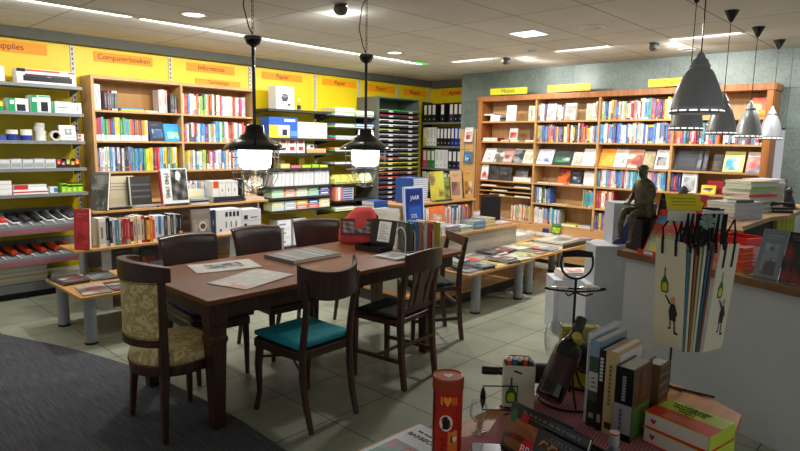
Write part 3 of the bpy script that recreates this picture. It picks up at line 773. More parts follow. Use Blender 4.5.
lrow(3.33, 4.26, 1, [], 'second shelf, right bay', h=(.2, .25), t=(.020, .026), seed=78, styles=(0, 1, 4),
     order=[MA, PI_, W_, BK, W_, RD, BR, W_, SK, BL, SK, PU, NV, CR, GN, OR, W_, SK, TE, W_, GN, PU, W_, W_, RD, BR, RD, W_, W_, SK, W_, W_, RD, OR])
lrow(3.33, 4.26, 2, [], 'third shelf, right bay', h=(.2, .24), t=(.020, .026), seed=79, styles=(0, 1, 4),
     order=[GN, YE, YE, TA, GY, W_, TE, W_, W_, W_, LI, YE, BK, RD, W_, PI_, PU, W_, W_, W_, BL, SK, CR, TA, W_, RD, W_, SK, W_, YE, BL, W_, W_, GY])
lrow(2.365, 3.29, 3, [CR, BR, GY, TA, W_, BL, YE], 'fourth shelf, left bay', h=(.2, .24), t=(.02, .04), seed=80, fill=.6)
lrow(3.33, 4.26, 3, [CR, W_, SI, SK, W_, TA], 'fourth shelf, right bay', h=(.16, .2), t=(.02, .04), seed=81)
# ================================================================ WALL SHELVING
grey_metal = mat('grey_shelf_metal', (128, 132, 132), .42, metal=.15)
dark_metal = mat('dark_shelf_metal', (52, 54, 54), .45, metal=.15)
def rects(mb, w, h, y, items, M=None):
    """printed shapes on the front of a packet; items (u0,v0,u1,v1,colour) as fractions"""
    k = 0
    for (a, b, c, d, col) in items:
        k += 1; yy = y - .0004 * k
        pts = [(w * a, yy, h * b), (w * c, yy, h * b), (w * c, yy, h * d), (w * a, yy, h * d)]
        if M is not None: pts = [tuple(M @ Vector(p)) for p in pts]
        mb.face(pts, col)
def packet(x, y, z, w, d, h, base, items, label, cat, group=None, rz=0, name='product_box', tilt=0, top=None, side=(), m=None, text=None):
    mb = MB(); mb.box((0, 0, 0), (w, d, h), base, top=top); rects(mb, w, h, 0, items)
    if side:      # shapes on the left side face (x = 0)
        M = Matrix.Translation((0, d, 0)) @ Matrix.Rotation(-pi / 2, 4, 'Z')
        rects(mb, d, h, 0, side, M)
    o = mb.build(name, m or gloss_m, loc=(x, y, z + .0006 + d * sin(R(tilt))), rot=(-R(tilt), 0, rz))
    tag(o, label, cat, group)
    if text:
        for (s, size, u, v, col) in text:
            lettering(s, size, mat('ink_%d_%d_%d' % col, col, .5), o, (w * u, -.003, h * v), (R(90), 0, 0))
    return o

def shelf_unit(name, label, x0, x1, yf, zs, m, yb=6.93, lip=.03, group=None, base=None, ends=True, th=.022):
    t = thing(name, label, 'shelving', ((x0 + x1) / 2, yb, 0), 0, group)
    for z in zs:
        mb = MB().box((x0 - t.location.x, yf - yb, z - th), (x1 - t.location.x, 0, z)).box((x0 - t.location.x, yf - yb - .004, z - lip), (x1 - t.location.x, yf - yb, z + .002))
        mb.build('shelf', m, t, bevel=.001)
    if ends:
        for z in zs:
            for x in (x0 + .003, x1 - .007):
                mb = MB(); mb.prism([(0, 0), (-(yb - yf) * .9, 0), (0, -.07)], 0, .004, M=Matrix.Translation((x - t.location.x, 0, z - .0225)) @ Matrix(((0, 0, 1, 0), (1, 0, 0, 0), (0, 1, 0, 0), (0, 0, 0, 1))))
                mb.build('bracket', m, t)
    if base:
        MB().box((x0 - t.location.x, yf - yb - base[0], .07), (x1 - t.location.x, 0, base[1])).build('base_shelf', m, t, bevel=.002)
        MB().box((x0 - t.location.x, yf - yb - base[0] + .06, .001), (x1 - t.location.x, 0, .07)).build('toe_kick', mat('black_plinth'), t)
    return t
def tray(par, x0, x1, yf, yb, zf, zb, m, n, group_col=None):
    lx, ly = par.location.x, par.location.y
    mb = MB()
    mb.face([(x0 - lx, yf - ly, zf), (x1 - lx, yf - ly, zf), (x1 - lx, yb - ly, zb), (x0 - lx, yb - ly, zb)])
    mb.face([(x0 - lx, yb - ly, zb - .01), (x1 - lx, yb - ly, zb - .01), (x1 - lx, yf - ly, zf - .01), (x0 - lx, yf - ly, zf - .01)])
    mb.box((x0 - lx, yf - ly - .012, zf - .045), (x1 - lx, yf - ly, zf + .03))
    mb.face([(x1 - lx, yf - ly, zf - .01), (x1 - lx, yb - ly, zb - .01), (x1 - lx, yb - ly, zb), (x1 - lx, yf - ly, zf)])
    mb.box((x0 - lx, yb - ly, zb - .06), (x1 - lx, yb - ly + .01, zb + .01))
    mb.build('sloped_tray', m, par)
    MB().box((x0 - lx, yf - ly - .0145, zf - .035), (x1 - lx, yf - ly - .0123, zf + .005), (150, 90, 100)).build('price_strip', plast_m, par)

su = shelf_unit('wall_shelving', 'grey metal shelving of office supplies at the far left', .62, 2.22, 6.56, (2.10, 1.83, 1.555, 1.285, 1.035), grey_metal, base=(-.02, .16))
tray(su, .62, 2.16, 6.5, 6.88, .70, .86, grey_metal, 8)
tray(su, .62, 2.16, 6.46, 6.88, .40, .54, grey_metal, 8)
WH, LGY = (240, 240, 238), (206, 210, 208)
OSG = 'packets on the office supply shelving'
# top shelf
packet(1.36, 6.6, 2.10, .2, .2, .14, WH, [(0, 0, 1, .1, LGY)], 'white carton at the left end of the top supply shelf', 'box')
o = packet(1.66, 6.60, 2.10, .52, .16, .14, WH, [(0, .78, .14, 1, BK), (.14, .84, .72, .97, (214, 70, 50)), (.86, .85, .99, .97, (226, 60, 40)), (.1, .18, .93, .55, (40, 34, 40)), (.13, .5, .9, .66, (60, 54, 62)), (.5, .5, .56, .54, (160, 160, 160))],
           'long white and red carton with black machine picture on top supply shelf', 'box')
# second shelf
GB = (36, 150, 96)
for (x, w_, h_, n, it) in ((1.42, .11, .09, 'green and yellow low box at left end', [(0, 0, 1, .5, GB), (0, .5, 1, 1, (236, 226, 60))]),
                           (1.57, .17, .125, 'green and white box with small black device', [(0, 0, .35, 1, GB), (.42, .05, .85, .55, (40, 44, 50)), (.1, .55, .3, .85, WH)]),
                           (1.76, .175, .165, 'tallest green and white box with black device', [(0, 0, .32, 1, GB), (.5, .06, .85, .62, (36, 38, 44)), (.08, .6, .3, .85, WH), (.4, .9, 1, .97, GB)]),
                           (1.95, .175, .115, 'pale green box with blade picture', [(0, 0, .12, 1, GB), (.3, .45, .8, .52, (60, 90, 80)), (.35, .2, .7, .27, (150, 180, 160))]),
                           (2.13, .13 * 1.0, .11, 'whitish green box with hook picture at the right end', [(.1, .15, .9, .8, (222, 228, 214)), (.5, .3, .6, .7, (120, 140, 110))])):
    packet(x, 6.6, 1.83, w_ if x < 2.1 else .085, .16, h_, (232, 236, 230), it, n + ' of the second supply shelf', 'box', OSG)
# third shelf : tape rolls
def tape(x, y, z, r, wd, c, label, axis='z'):
    t = thing('tape_roll', label, 'tape', (x, y, z + .0006 + (0 if axis == 'z' else r)), (0, 0, 0) if axis == 'z' else (R(90), 0, 0), 'rolls of tape on the third supply shelf')
    a = 0 if axis == 'z' else -wd / 2
    MB().lathe([(r * .66, a), (r, a), (r, a + wd), (r * .66, a + wd), (r * .66, a)], 22, c).build('tape', plast_m, t)
    MB().lathe([(r * .6, a + .001), (r * .655, a + .001), (r * .655, a + wd - .001), (r * .6, a + wd - .001), (r * .6, a + .001)], 22, (190, 160, 120)).build('core', print_m, t)
tape(1.85, 6.68, 1.555, .05, .05, (226, 226, 216), 'white tape roll, bottom of the rightmost tape pile')
tape(1.85, 6.68, 1.6062, .048, .045, (214, 212, 200), 'cream tape roll, second in the rightmost tape pile')
tape(1.84, 6.68, 1.6526, .046, .04, (200, 200, 196), 'grey-white tape roll, third in the rightmost tape pile')
tape(1.845, 6.68, 1.694, .044, .035, (190, 190, 184), 'pale tape roll on top of the rightmost tape pile')
tape(1.72, 6.66, 1.555, .05, .05, (40, 60, 150), 'blue tape roll left of the pale tape pile')
tape(1.72, 6.66, 1.6062, .05, .055, (230, 230, 220), 'white tape roll on top of the blue one')
tape(1.60, 6.66, 1.555, .05, .06, (34, 52, 140), 'dark blue tape roll near the shelf left part')
tape(1.60, 6.66, 1.6162, .05, .04, (226, 220, 204), 'cream tape roll on the dark blue roll')
tape(1.49, 6.66, 1.555, .05, .05, (60, 80, 170), 'blue tape roll at the left edge of the photo')
tape(1.965, 6.62, 1.555, .052, .05, (190, 192, 188), 'grey tape roll standing on edge beside the mouse packet', 'y')
packet(2.005 - .0, 6.60, 1.555, .15, .03, .155, (200, 206, 206), [(.1, .1, .9, .9, (214, 220, 220)), (.3, .35, .75, .8, (40, 46, 54)), (.45, .5, .6, .7, (150, 200, 220)), (.3, .12, .9, .24, (60, 160, 190))], 'packet with a black mouse leaning on the third supply shelf', 'packet', tilt=16, name='mouse_packet')
for i in range(2):
    packet(2.165 - .0, 6.58, 1.555 + i * .0366, .05, .2, .036, (232, 232, 228), [(0, .15, .5, .85, (214, 60, 40))], '%s flat red and white box beside the mouse packet' % ('lower', 'upper')[i], 'box', OSG)
# fourth shelf
for i in range(6):
    packet(1.36 + i * .0985, 6.6, 1.285, .094, .14, .095 - .004 * (i % 2), (186, 190, 192), [(.08, .62, .92, .9, (216, 218, 218)), (.1, .15, .9, .5, (160, 164, 168))], 'grey plastic clip box, %s from left on the fourth supply shelf' % ordn(i + 1), 'box', OSG, top=(70, 120, 80) if i < 2 else (90, 90, 90))
for i, c in enumerate(((226, 60, 40), (130, 60, 140), (150, 190, 60), (236, 140, 40), (230, 110, 40))):
    packet(1.955 + i * .043, 6.6, 1.285, .041, .13, .07 + .02 * (i % 2 == 0), (40, 40, 44), [(.1, .4, .9, .95, c), (.2, .5, .6, .7, (240, 220, 120))], 'small %s and black pen pack, %s in the colourful group' % (cname(c), ordn(i + 1)), 'packet', OSG)
# fifth shelf
for i in range(3):
    packet(1.45, 6.6, 1.035 + i * .0456, .1, .16, .045, WH, [(0, .2, 1, .3, (190, 200, 190))], 'white flat box, %s in the left pile of the fifth supply shelf' % ordn(i + 1), 'box', OSG)
packet(1.56, 6.59, 1.035, .3, .18, .045, WH, [(0, .3, 1, .6, (190, 50, 50))], 'long flat white box with red line, bottom of its pile', 'box', OSG)
packet(1.57, 6.60, 1.0807, .28, .16, .045, WH, [(0, 0, .42, 1, (206, 50, 50)), (.42, .6, 1, .7, (180, 190, 190))], 'white box with red left part on the long flat box', 'box', OSG)
packet(1.885, 6.62, 1.035, .07, .1, .06, (220, 226, 230), [(.5, .1, 1, .8, (60, 120, 180))], 'tiny white and blue box in the middle of the fifth supply shelf', 'box', OSG)
for i in range(4):
    packet(1.985 + i * .0515 - (.002 if i else 0), 6.60, 1.035, .048, .12, .09 + (.012 if i in (0,) else 0), (150, 205, 50), [(0, .62, 1, .8, (28, 30, 30)), (.15, .1, .6, .5, (190, 230, 110)), (0, .94, 1, 1, (30, 30, 30))], 'lime green ink box with black lid, %s of four' % ordn(i + 1), 'box', 'lime green ink boxes on the fifth supply shelf', top=(30, 30, 30))
# stapler-like blister packs in the upper sloped tray
def tray_pos(x, f, zf, zb, yf, yb): return (x, yf + (yb - yf) * f, zf + (zb - zf) * f)
def blister(i, x, yf, yb, zf, zb, c1, c2, label, group, h=.13):
    a = atan2(zb - zf, yb - yf)
    M = Matrix.Translation((x, yf + .12, zf + .12 * math.tan(a) + .003)) @ Matrix.Rotation(a, 4, 'X')
    t = thing('scissors_packet', label, 'packet', M.to_translation(), (a, 0, R(24)), group)
    MB().prism([(-.05, 0), (.05, 0), (.05, .2), (.0, .24), (-.05, .2)], 0, .002, c2).build('backing_card', gloss_m, t)
    MB().loft([[(x_ * s, y_ * s + .1 * (1 - s), z_) for x_, y_ in ((-.03, .02), (.03, .02), (.036, .12), (.012, .19), (-.012, .19), (-.036, .12))] for s, z_ in ((1, .0025), (.92, .022), (.6, .036))], c1).build('handle', plast_m, t, bevel=.002)
    MB().prism([(-.012, -.09), (.012, -.005), (-.016, -.005)], .003, .008, (200, 204, 206)).build('blade', metal_m, t)
for i in range(8):
    c1 = [(190, 50, 46), (200, 60, 50), (44, 44, 46), (50, 50, 54), (40, 40, 44), (52, 52, 56), (44, 44, 46), (60, 60, 62)][i]
    c2 = [(210, 90, 80), (226, 226, 224), (210, 210, 208), (60, 60, 62), (40, 40, 42), (214, 214, 212), (220, 220, 216), (226, 226, 222)][i]
    blister(i, 1.38 + i * .1, 6.5, 6.88, .70, .86, c1, c2, '%s and %s packet, %s from left in the upper sloped tray' % (cname(c1), cname(c2), ordn(i + 1)), 'scissors packets in the upper sloped tray')
for i in range(6):
    blister(i, 1.42 + i * .125, 6.46, 6.88, .40, .54, (235, 74, 30), (60, 40, 40), 'bright orange-handled packet, %s from left in the lower sloped tray' % ordn(i + 1), 'orange packets in the lower sloped tray')
# paper reams on the base
for i in range(5):
    packet(1.38 + .01 * (i % 2), 6.60, .16 + i * .0456, .42, .28, .045, (224, 222, 206), [(0, .3, 1, .7, [(214, 208, 180), (216, 180, 110), (206, 200, 190), (220, 190, 120), (210, 214, 210)][i])], 'flat paper pack, %s from the bottom of the left base pile' % ordn(i + 1), 'paper pack', 'paper packs on the base shelf')
for i in range(2):
    packet(1.84, 6.60, .16 + i * .0306, .34, .26, .03, (234, 232, 222), [(0, .3, 1, .6, (214, 190, 140))], '%s white paper pack right on the base shelf' % ('lower', 'upper')[i], 'paper pack', 'paper packs on the base shelf')

# ---- paper shelving: bay behind the two hanging lamps
sa = shelf_unit('wall_shelving', 'dark metal shelving with printer cartons and white boxes behind the table', 4.44, 5.50, 6.55, (2.005, 1.63, 1.43, 1.225, .985, .835, .66), dark_metal, base=(-.02, .16))
PSG = 'packets on the paper shelving'
o = packet(4.60, 6.60, 2.005, .29, .18, .30, (232, 234, 236), [(.15, .86, .42, .9, (90, 90, 100)), (.1, .05, .5, .08, (120, 120, 130))], 'white printer carton with grey machine picture under the Papier sign', 'box', tilt=0)
mb = MB(); M = Matrix.Translation((.14, -.001, .15)) @ Matrix.Rotation(R(-12), 4, 'Y')
mb.prism([(-.05, -.04), (.02, -.05), (.055, -.01), (.05, .04), (-.02, .06), (-.055, .02)], 0, .0006, (60, 64, 70), M=M @ Matrix.Rotation(R(90), 4, 'X'))
mb.prism([(-.04, .015), (.04, .0), (.04, .02), (-.02, .045)], .0007, .0012, (120, 126, 132), M=M @ Matrix.Rotation(R(90), 4, 'X'))
mb.box((-.09, -.0008, .0), (-.055, 0, .015), (80, 190, 190), Matrix.Translation((.14, 0, .14))).box((.05, -.0008, .05), (.11, 0, .065), (80, 190, 190), Matrix.Translation((.14, 0, .14))).box((.04, -.0008, -.1), (.09, 0, -.07), (70, 74, 80), Matrix.Translation((.14, 0, .15)))
mb.build('printed_picture', print_m, o)
t = thing('glue_bottle', 'small glue bottle with black label beside the white printer carton', 'bottle', (5.0, 6.64, 2.0056))
MB().lathe([(.0, 0), (.024, 0), (.026, .01), (.026, .085), (.018, .105), (.009, .112)], 18, (236, 170, 50)).build('bottle_body', plast_m, t, smooth=True)
MB().lathe([(.0262, .012), (.0265, .012), (.0265, .07), (.0262, .07)], 18, (34, 30, 30)).build('label_band', print_m, t)
MB().lathe([(.009, .112), (.008, .13), (.003, .165), (0, .166)], 14, (240, 240, 236)).build('nozzle', plast_m, t, smooth=True)
# blue and yellow carton
packet(4.47, 6.58, 1.63, .46, .2, .27, (50, 96, 186), [(.0, .0, .72, .62, (236, 196, 60)), (.32, .1, .68, .6, (240, 240, 240)), (.45, .12, .62, .42, (50, 54, 70)), (.52, .8, .9, .92, (225, 232, 244)), (.75, .1, .98, .35, (90, 150, 220))], 'blue carton with yellow front panel on the paper shelving', 'box', top=(70, 110, 190))
for i in range(2):
    packet(4.935 + i * .265, 6.6, 1.63, .26, .2, .22, (216, 218, 196), [(.06, .08, .94, .8, (226, 230, 226)), (.1, .86, .8, .93, (190, 190, 150)), (.75, .1, .95, .16, (150, 150, 140))], '%s cream carton right of the blue carton' % ('left', 'right')[i], 'box', PSG)
for i in range(6):
    cx, cz = i % 3, i // 3
    packet(4.64 + cx * .145 - (.0), 6.6, 1.43 + cz * .0966, .13, .14, .095, (228, 226, 224), [(.2, .35, .8, .9, (200, 60, 60)), (.3, .1, .7, .3, (190, 190, 190))], 'white box with red spot, %s column, %s row' % (ordn(cx + 1), ('bottom', 'top')[cz]), 'box', 'white boxes with a red spot')
packet(5.10, 6.6, 1.43, .34, .16, .06, (190, 160, 110), [(0, .7, 1, .95, (206, 180, 130))], 'shallow brown cardboard tray right of the red-spot boxes', 'tray', name='cardboard_tray')
packet(5.13, 6.64, 1.4907, .12, .1, .06, (232, 232, 230), [(.5, .2, .9, .7, (50, 50, 50))], 'small white box with black square on the cardboard tray', 'box')
for x, w_, h_, c, n in ((4.66, .15, .06, (200, 190, 120), 'olive-cream'), (4.83, .17, .035, (236, 100, 120), 'pink'), (5.02, .15, .04, (170, 206, 60), 'lime'), (5.19, .12, .045, (150, 190, 60), 'green'), (5.33, .14, .035, (190, 210, 70), 'yellow-green')):
    packet(x, 6.6, 1.225, w_, .12, h_, c, [(.1, .2, .9, .8, tuple(min(255, q + 16) for q in c))], '%s sticky note block on the fourth paper shelf' % n, 'note block', PSG, name='note_block')
for x, w_, h_, c, n in ((4.70, .14, .1, (206, 190, 130), 'cream'), (5.08, .1, .12, (196, 180, 60), 'mustard')):
    packet(x, 6.76, 1.225, w_, .08, h_, c, [], '%s box behind the sticky note blocks' % n, 'box', PSG)
for i in range(14):
    packet(4.52 + i * .067 + (.012 if i > 4 else 0) + (.012 if i > 9 else 0), 6.58, .985, .063, .2, .19 + .006 * (i % 3), (212, 212, 216), [(.15, .1, .85, .3, (228, 228, 230)), (.2, .45, .4, .9, (190, 190, 198))], 'white slim upright box, %s from left in the long row' % ordn(i + 1), 'box', 'white upright boxes in the long row')
for k, x in enumerate((4.58, 4.86, 5.17)):
    o = MB().lathe([(.0, 0), (.045, 0), (.05, .012), (.045, .03), (0, .034)], 16, (220, 220, 220)).build('tape_disc', plast_m, loc=(x + (.0 if k < 2 else .06), 6.67, .985 + .2046), smooth=True)
    tag(o, 'white round cap lying on the %s group of upright boxes' % ('left', 'middle', 'right')[k], 'cap')
cols1 = [(150, 206, 150), (224, 110, 50), (206, 214, 170), (70, 170, 100), (30, 60, 170)]
cols2 = [(200, 214, 150), (170, 190, 210), (236, 190, 50), (40, 80, 170), (226, 216, 150)]
for r_, (z, cols) in enumerate(((.835, cols1), (.66, cols2))):
    for i, c in enumerate(cols):
        for k in range(2):
            c2 = c if k else tuple((q + 230) / 2 for q in c) if r_ == 0 and i < 4 else (c if r_ == 0 else [(210, 220, 180), (190, 196, 204), (230, 130, 50), (214, 90, 60), (230, 220, 160)][i])
            packet(4.50 + i * .2, 6.58, z + k * .0606, .19, .2, .06, c2, [(.15, .3, .85, .62, (236, 236, 236) if i in (1, 4) or k else (190, 206, 230)), (0, 0, 1, .08, (225, 225, 220))],
                   '%s envelope pack, %s layer, %s from left, %s coloured row' % (cname(c2), ('lower', 'upper')[k], ordn(i + 1), ('upper', 'lower')[r_]), 'envelope pack', 'envelope packs on the paper shelving', name='envelope_pack')
for i in range(6):
    packet(4.60 + (i % 2) * .26, 6.60, .16 + (i // 2) * .1206, .22, .22, .12, (206, 208, 212), [(.1, .2, .9, .8, (222, 222, 226)), (.1, .4, .6, .6, (120, 130, 170))], 'white carton, %s column, %s layer, below the envelope packs' % (('left', 'right')[i % 2], ordn(i // 2 + 1)), 'box', PSG)
for i in range(4):
    packet(5.15, 6.58, .16 + i * .0566, .16, .16, .055, (60, 150, 214) if i > 1 else (226, 226, 226), [(.1, .3, .9, .7, (220, 236, 246))], '%s small box, %s from bottom, low right on the paper shelving' % ('blue' if i > 1 else 'white', ordn(i + 1)), 'box', PSG)

# ---- paper tray bay
sb = shelf_unit('wall_shelving', 'dark metal shelving with flat coloured paper packs beside the tray cabinet', 5.53, 6.32, 6.5, (1.965, 1.80, 1.625, 1.455, 1.27, .985, .74, .585), dark_metal, base=(-.02, .16), th=.016, lip=.022)
rn = random.Random(5)
for z, n, cs in ((1.965, 3, [(226, 226, 214), (90, 170, 90), (236, 220, 140)]), (1.80, 2, [(220, 220, 120), (50, 120, 170), (110, 150, 190)]), (1.625, 2, [(210, 90, 70), (80, 190, 200), (230, 226, 214)]),
                 (1.455, 2, [(120, 190, 90), (236, 130, 60), (226, 226, 210)]), (1.27, 1, [(200, 204, 204), (120, 190, 170)]), (.74, 0, []), (.585, 2, [(180, 210, 60), (210, 214, 216), (60, 60, 62)]), (.16, 4, [(206, 206, 210), (226, 226, 226), (236, 110, 90)])):
    for col in range(2):
        for k in range(n + (1 if z == 1.965 and col == 0 else 0)):
            c = cs[(k + col) % len(cs)]; c2 = tuple(min(250, q + 10) for q in c)
            packet(5.545 + col * .385 + rn.uniform(0, .01), 6.515 + rn.uniform(0, .02), z + k * .0286, .37, .3, .027, c2, [(0, 0, 1, .5, (232, 232, 226))],
                   '%s paper pack, %s from bottom in %s pile, %s shelf of the paper bay' % (cname(c), ordn(k + 1), ('left', 'right')[col], {1.965: 'top', 1.80: 'second', 1.625: 'third', 1.455: 'fourth', 1.27: 'fifth', .585: 'eighth', .16: 'bottom'}[z]), 'paper pack', 'paper packs in the tray bay', name='paper_pack')
for i in range(6):
    mb = MB(); w_ = .12
    mb.prism([(0, 0), (w_, 0), (w_, .02), (w_ * .5, .13), (0, .07)], 0, .16, (232, 222, 120), M=Matrix(((1, 0, 0, 0), (0, 0, 1, 0), (0, 1, 0, 0), (0, 0, 0, 1))))
    mb.box((.01, -.001, .01), (w_ - .01, -.0002, .022), (60, 120, 60))
    o = mb.build('yellow_packet', gloss_m, loc=(5.545 + i * .126, 6.52, .9856)); tag(o, 'yellow wedge-topped packet, %s from left in the tray bay' % ordn(i + 1), 'packet', 'yellow packets in the tray bay')
for i in range(5):
    packet(5.70, 6.52, .74 + i * .0356, .2, .2, .035, (190, 200, 216), [(.0, .2, .9, .8, (70, 90, 140))], 'blue-grey label box, %s from bottom in the tray bay' % ordn(i + 1), 'box', 'blue-grey label boxes')
for i, c in enumerate(((232, 130, 100), (226, 226, 226), (206, 90, 110))):
    packet(5.55 + i * .048, 6.52, .74, .045, .2, .2, c, [(.2, .1, .8, .9, tuple(min(255, q + 20) for q in c))], '%s upright packet left of the label boxes' % cname(c), 'packet', PSG)

# ---- tall cabinet of coloured-paper trays
cab_m = mat('cabinet_grey', (96, 102, 100), .45, metal=.1)
tc = thing('tray_cabinet', 'tall grey cabinet filled with trays of coloured paper', 'cabinet', (6.8, 6.65, 0))
def L(mb, name, m, par, **k):
    for i, v in enumerate(mb.v): mb.v[i] = (v[0] - par.location.x, v[1] - par.location.y, v[2] - par.location.z)
    return mb.build(name, m, par, **k)
L(MB().box((6.335, 6.45, .05), (6.355, 6.93, 2.26)).box((7.235, 6.45, .05), (7.255, 6.93, 2.26)).box((6.335, 6.45, 2.26), (7.255, 6.93, 2.28)).box((6.355, 6.9, .05), (7.235, 6.93, 2.26)).box((6.335, 6.47, .001), (7.255, 6.93, .05)), 'carcass', cab_m, tc)
L(MB().box((6.79, 6.47, .06), (6.80, 6.89, 2.06)), 'divider', dark_metal, tc)
tcols = [(60, 190, 70), (176, 40, 60), (226, 236, 220), (236, 236, 236), (206, 206, 60), (220, 220, 220), (206, 208, 206), (70, 70, 70), (200, 200, 206), (90, 130, 190), (226, 226, 190), (220, 220, 70), (196, 210, 50), (206, 100, 50), (190, 60, 50),
         (170, 50, 60), (200, 70, 50), (80, 60, 120), (60, 80, 140), (150, 50, 70), (206, 210, 214), (60, 130, 170), (60, 90, 160)]
z = 2.065
pitch = .073; k = 0
while z > .12:
    for c_, (a, b) in enumerate(((6.358, 6.787), (6.803, 7.232))):
        tr = MB(); tr.box((a, 6.425, z - .012), (b, 6.88, z - .004), (44, 46, 48)).box((a, 6.417, z - .02), (b, 6.426, z + .012), (52, 54, 56))
        p = L(tr, 'tray', plast_m, tc)
        cc = tcols[k % len(tcols)] if k == 0 or (k + c_) % 5 else tcols[(k + 3) % len(tcols)]
        L(MB().box((a + .01, 6.43, z - .0035), (b - .01, 6.86, z + .024), cc), 'paper_pile', print_m, tc)
        q = MB().box(((a + b) / 2 - .045, 6.4145, z - .014), ((a + b) / 2 + .045, 6.4165, z + .010), (206, 208, 210))
        L(q, 'label_holder', plast_m, tc)
    z -= pitch * (1 if k < 40 else 1); k += 1

# ---- binders on the short end wall
bs = thing('binder_shelving', 'dark metal shelving full of lever arch files on the short end wall', 'shelving', (8.0, 6.47, 0))
for z in (1.945, 1.545, 1.165, .78, .4):
    L(MB().box((7.86, 6.03, z - .02), (8.115, 6.90, z)).box((7.855, 6.03, z - .03), (7.86, 6.90, z + .002)), 'shelf', grey_metal, bs)
L(MB().box((7.86, 6.01, .001), (8.115, 6.03, 2.3)).box((7.86, 6.9, .001), (8.115, 6.92, 2.3)), 'side_panel', dark_metal, bs)
def binder(y, z, c, label, w_=.075, h=.315, holes=True):
    t = thing('lever_arch_file', label, 'binder', (7.865, y, z + .0006), -pi / 2, 'lever arch files on the short end wall')
    mb = MB(); mb.box((0, 0, 0), (w_, .0035, h), c).box((0, .0035, 0), (.003, .205, h), c).box((w_ - .003, .0035, 0), (w_, .205, h), c).box((.006, .006, .004), (w_ - .006, .195, h - .02), (206, 206, 200))
    mb.build('cover', plast_m, t)
    MB().box((w_ * .18, -.0009, h * .42), (w_ * .82, -.0001, h * .93), (236, 236, 232) if sum(c) < 600 else (214, 214, 212)).build('spine_label', print_m, t)
    MB().lathe([(.009, 0), (.013, 0), (.013, .002), (.009, .002)], 14, (170, 170, 170), M=Matrix.Translation((w_ / 2, 0, h * .17)) @ Matrix.Rotation(R(90), 4, 'X')).build('finger_ring', metal_m, t)
for j, (z, cs) in enumerate(((1.945, [BK, BK, BK, None, BK, None, (60, 60, 62), BK, (40, 40, 42)]), (1.545, [(220, 220, 60), WH, WH, WH, BK, BK, BK, BK, (30, 40, 130), (30, 50, 150), (40, 60, 160)]),
                             (1.165, [(220, 60, 110), (30, 130, 70), (30, 130, 80), WH, (236, 236, 236), (224, 220, 224), BK, (30, 30, 60), (40, 50, 110)]), (.78, [WH, GY, BK, WH, SI, GY, BK, WH, BK]))):
    y = 6.885
    for i, c in enumerate(cs):
        w_ = .0745 if len(cs) > 9 else .092 if len(cs) > 8 else .085
        if c: binder(y, z, c, '%s lever arch file, %s from left, %s row of binders' % (cname(c), ordn(i + 1), ('top', 'second', 'third', 'fourth')[j]), w_)
        y -= w_ + .003
o = MB().box((0, 0, 0), (.62, .012, .34), (30, 30, 32)).build('portfolio_case', print_m, loc=(8.113, 6.66, 1.98), rot=(R(0), 0, -pi / 2)); 
o.location = (8.09, 6.66, 1.9456); tag(o, 'black portfolio standing behind the top row of binders', 'portfolio')
o = MB().box((0, 0, 0), (.2, .008, .34), (206, 60, 80)).build('display_folder', gloss_m, loc=(8.10, 6.89, 1.9456), rot=-pi / 2); tag(o, 'pink-red folder standing behind the top left binders', 'folder')
# wire rack with booklets on the tan tiles
wr = thing('wire_leaflet_rack', 'small wire rack fixed on the tan tiles left of the brown bookcase', 'rack', (7.49, 5.60, 1.5))
mb = MB()
for z in (1.3, 1.62):
    mb.tube([(0, .09, z - 1.5), (-.06, .09, z - 1.5), (-.06, -.09, z - 1.5), (0, -.09, z - 1.5)], .004, 6, (150, 150, 150))
for y in (-.09, .09): mb.tube([(-.002, y, -.2), (-.002, y, .3)], .004, 6, (150, 150, 150))
mb.build('wire_frame', metal_m, wr)
def leaflet(x, y, z, w_, h_, t_, c, label):
    b_ = MB(); cover_geo(b_, w_, h_, t_, c, 5); o = b_.build('booklet', print_m, loc=(x, y, z), rot=(-R(8), 0, -pi / 2)); tag(o, label, 'booklet')
leaflet(7.45, 5.67, 1.625, .15, .22, .02, [(236, 236, 232), (190, 60, 60), (220, 210, 190)], 'white and red booklet in the upper wire holder on tan tiles')
leaflet(7.45, 5.675, 1.305, .15, .17, .02, [(60, 110, 150), (160, 200, 220), (40, 60, 80)], 'blue photo booklet in the lower wire holder on tan tiles')
# ================================================================ TABLE AND CHAIRS
table_wood = mat('polished_table_wood', (134, 82, 50), .42, col2=(104, 58, 30), nscale=5, stretch=(1.2, 9, 9), coat=.06, spec=.35)
dark_wood = mat('dark_brown_wood', (72, 42, 28), .36, col2=(46, 26, 18), nscale=5, stretch=(6, 6, 1))
mid_wood = mat('brown_chair_wood', (86, 50, 32), .36, col2=(56, 32, 22), nscale=5, stretch=(6, 6, 1))
leather = mat('dark_brown_leather', (60, 38, 34), .32, col2=(44, 27, 25), nscale=9, bump=.15)
tb = thing('reading_table', 'large dark brown wooden reading table covered with newspapers', 'table', (2.58, 3.255, 0))
L(MB().box((1.49, 2.77, .732), (3.67, 3.74, .76)), 'tabletop', table_wood, tb, bevel=.004)
mb = MB()
mb.box((1.545, 2.825, .635), (3.615, 2.85, .7315)).box((1.545, 3.66, .635), (3.615, 3.685, .7315)).box((1.545, 2.85, .635), (1.57, 3.66, .7315)).box((3.59, 2.85, .635), (3.615, 3.66, .7315))
L(mb, 'apron', dark_wood, tb, bevel=.002)
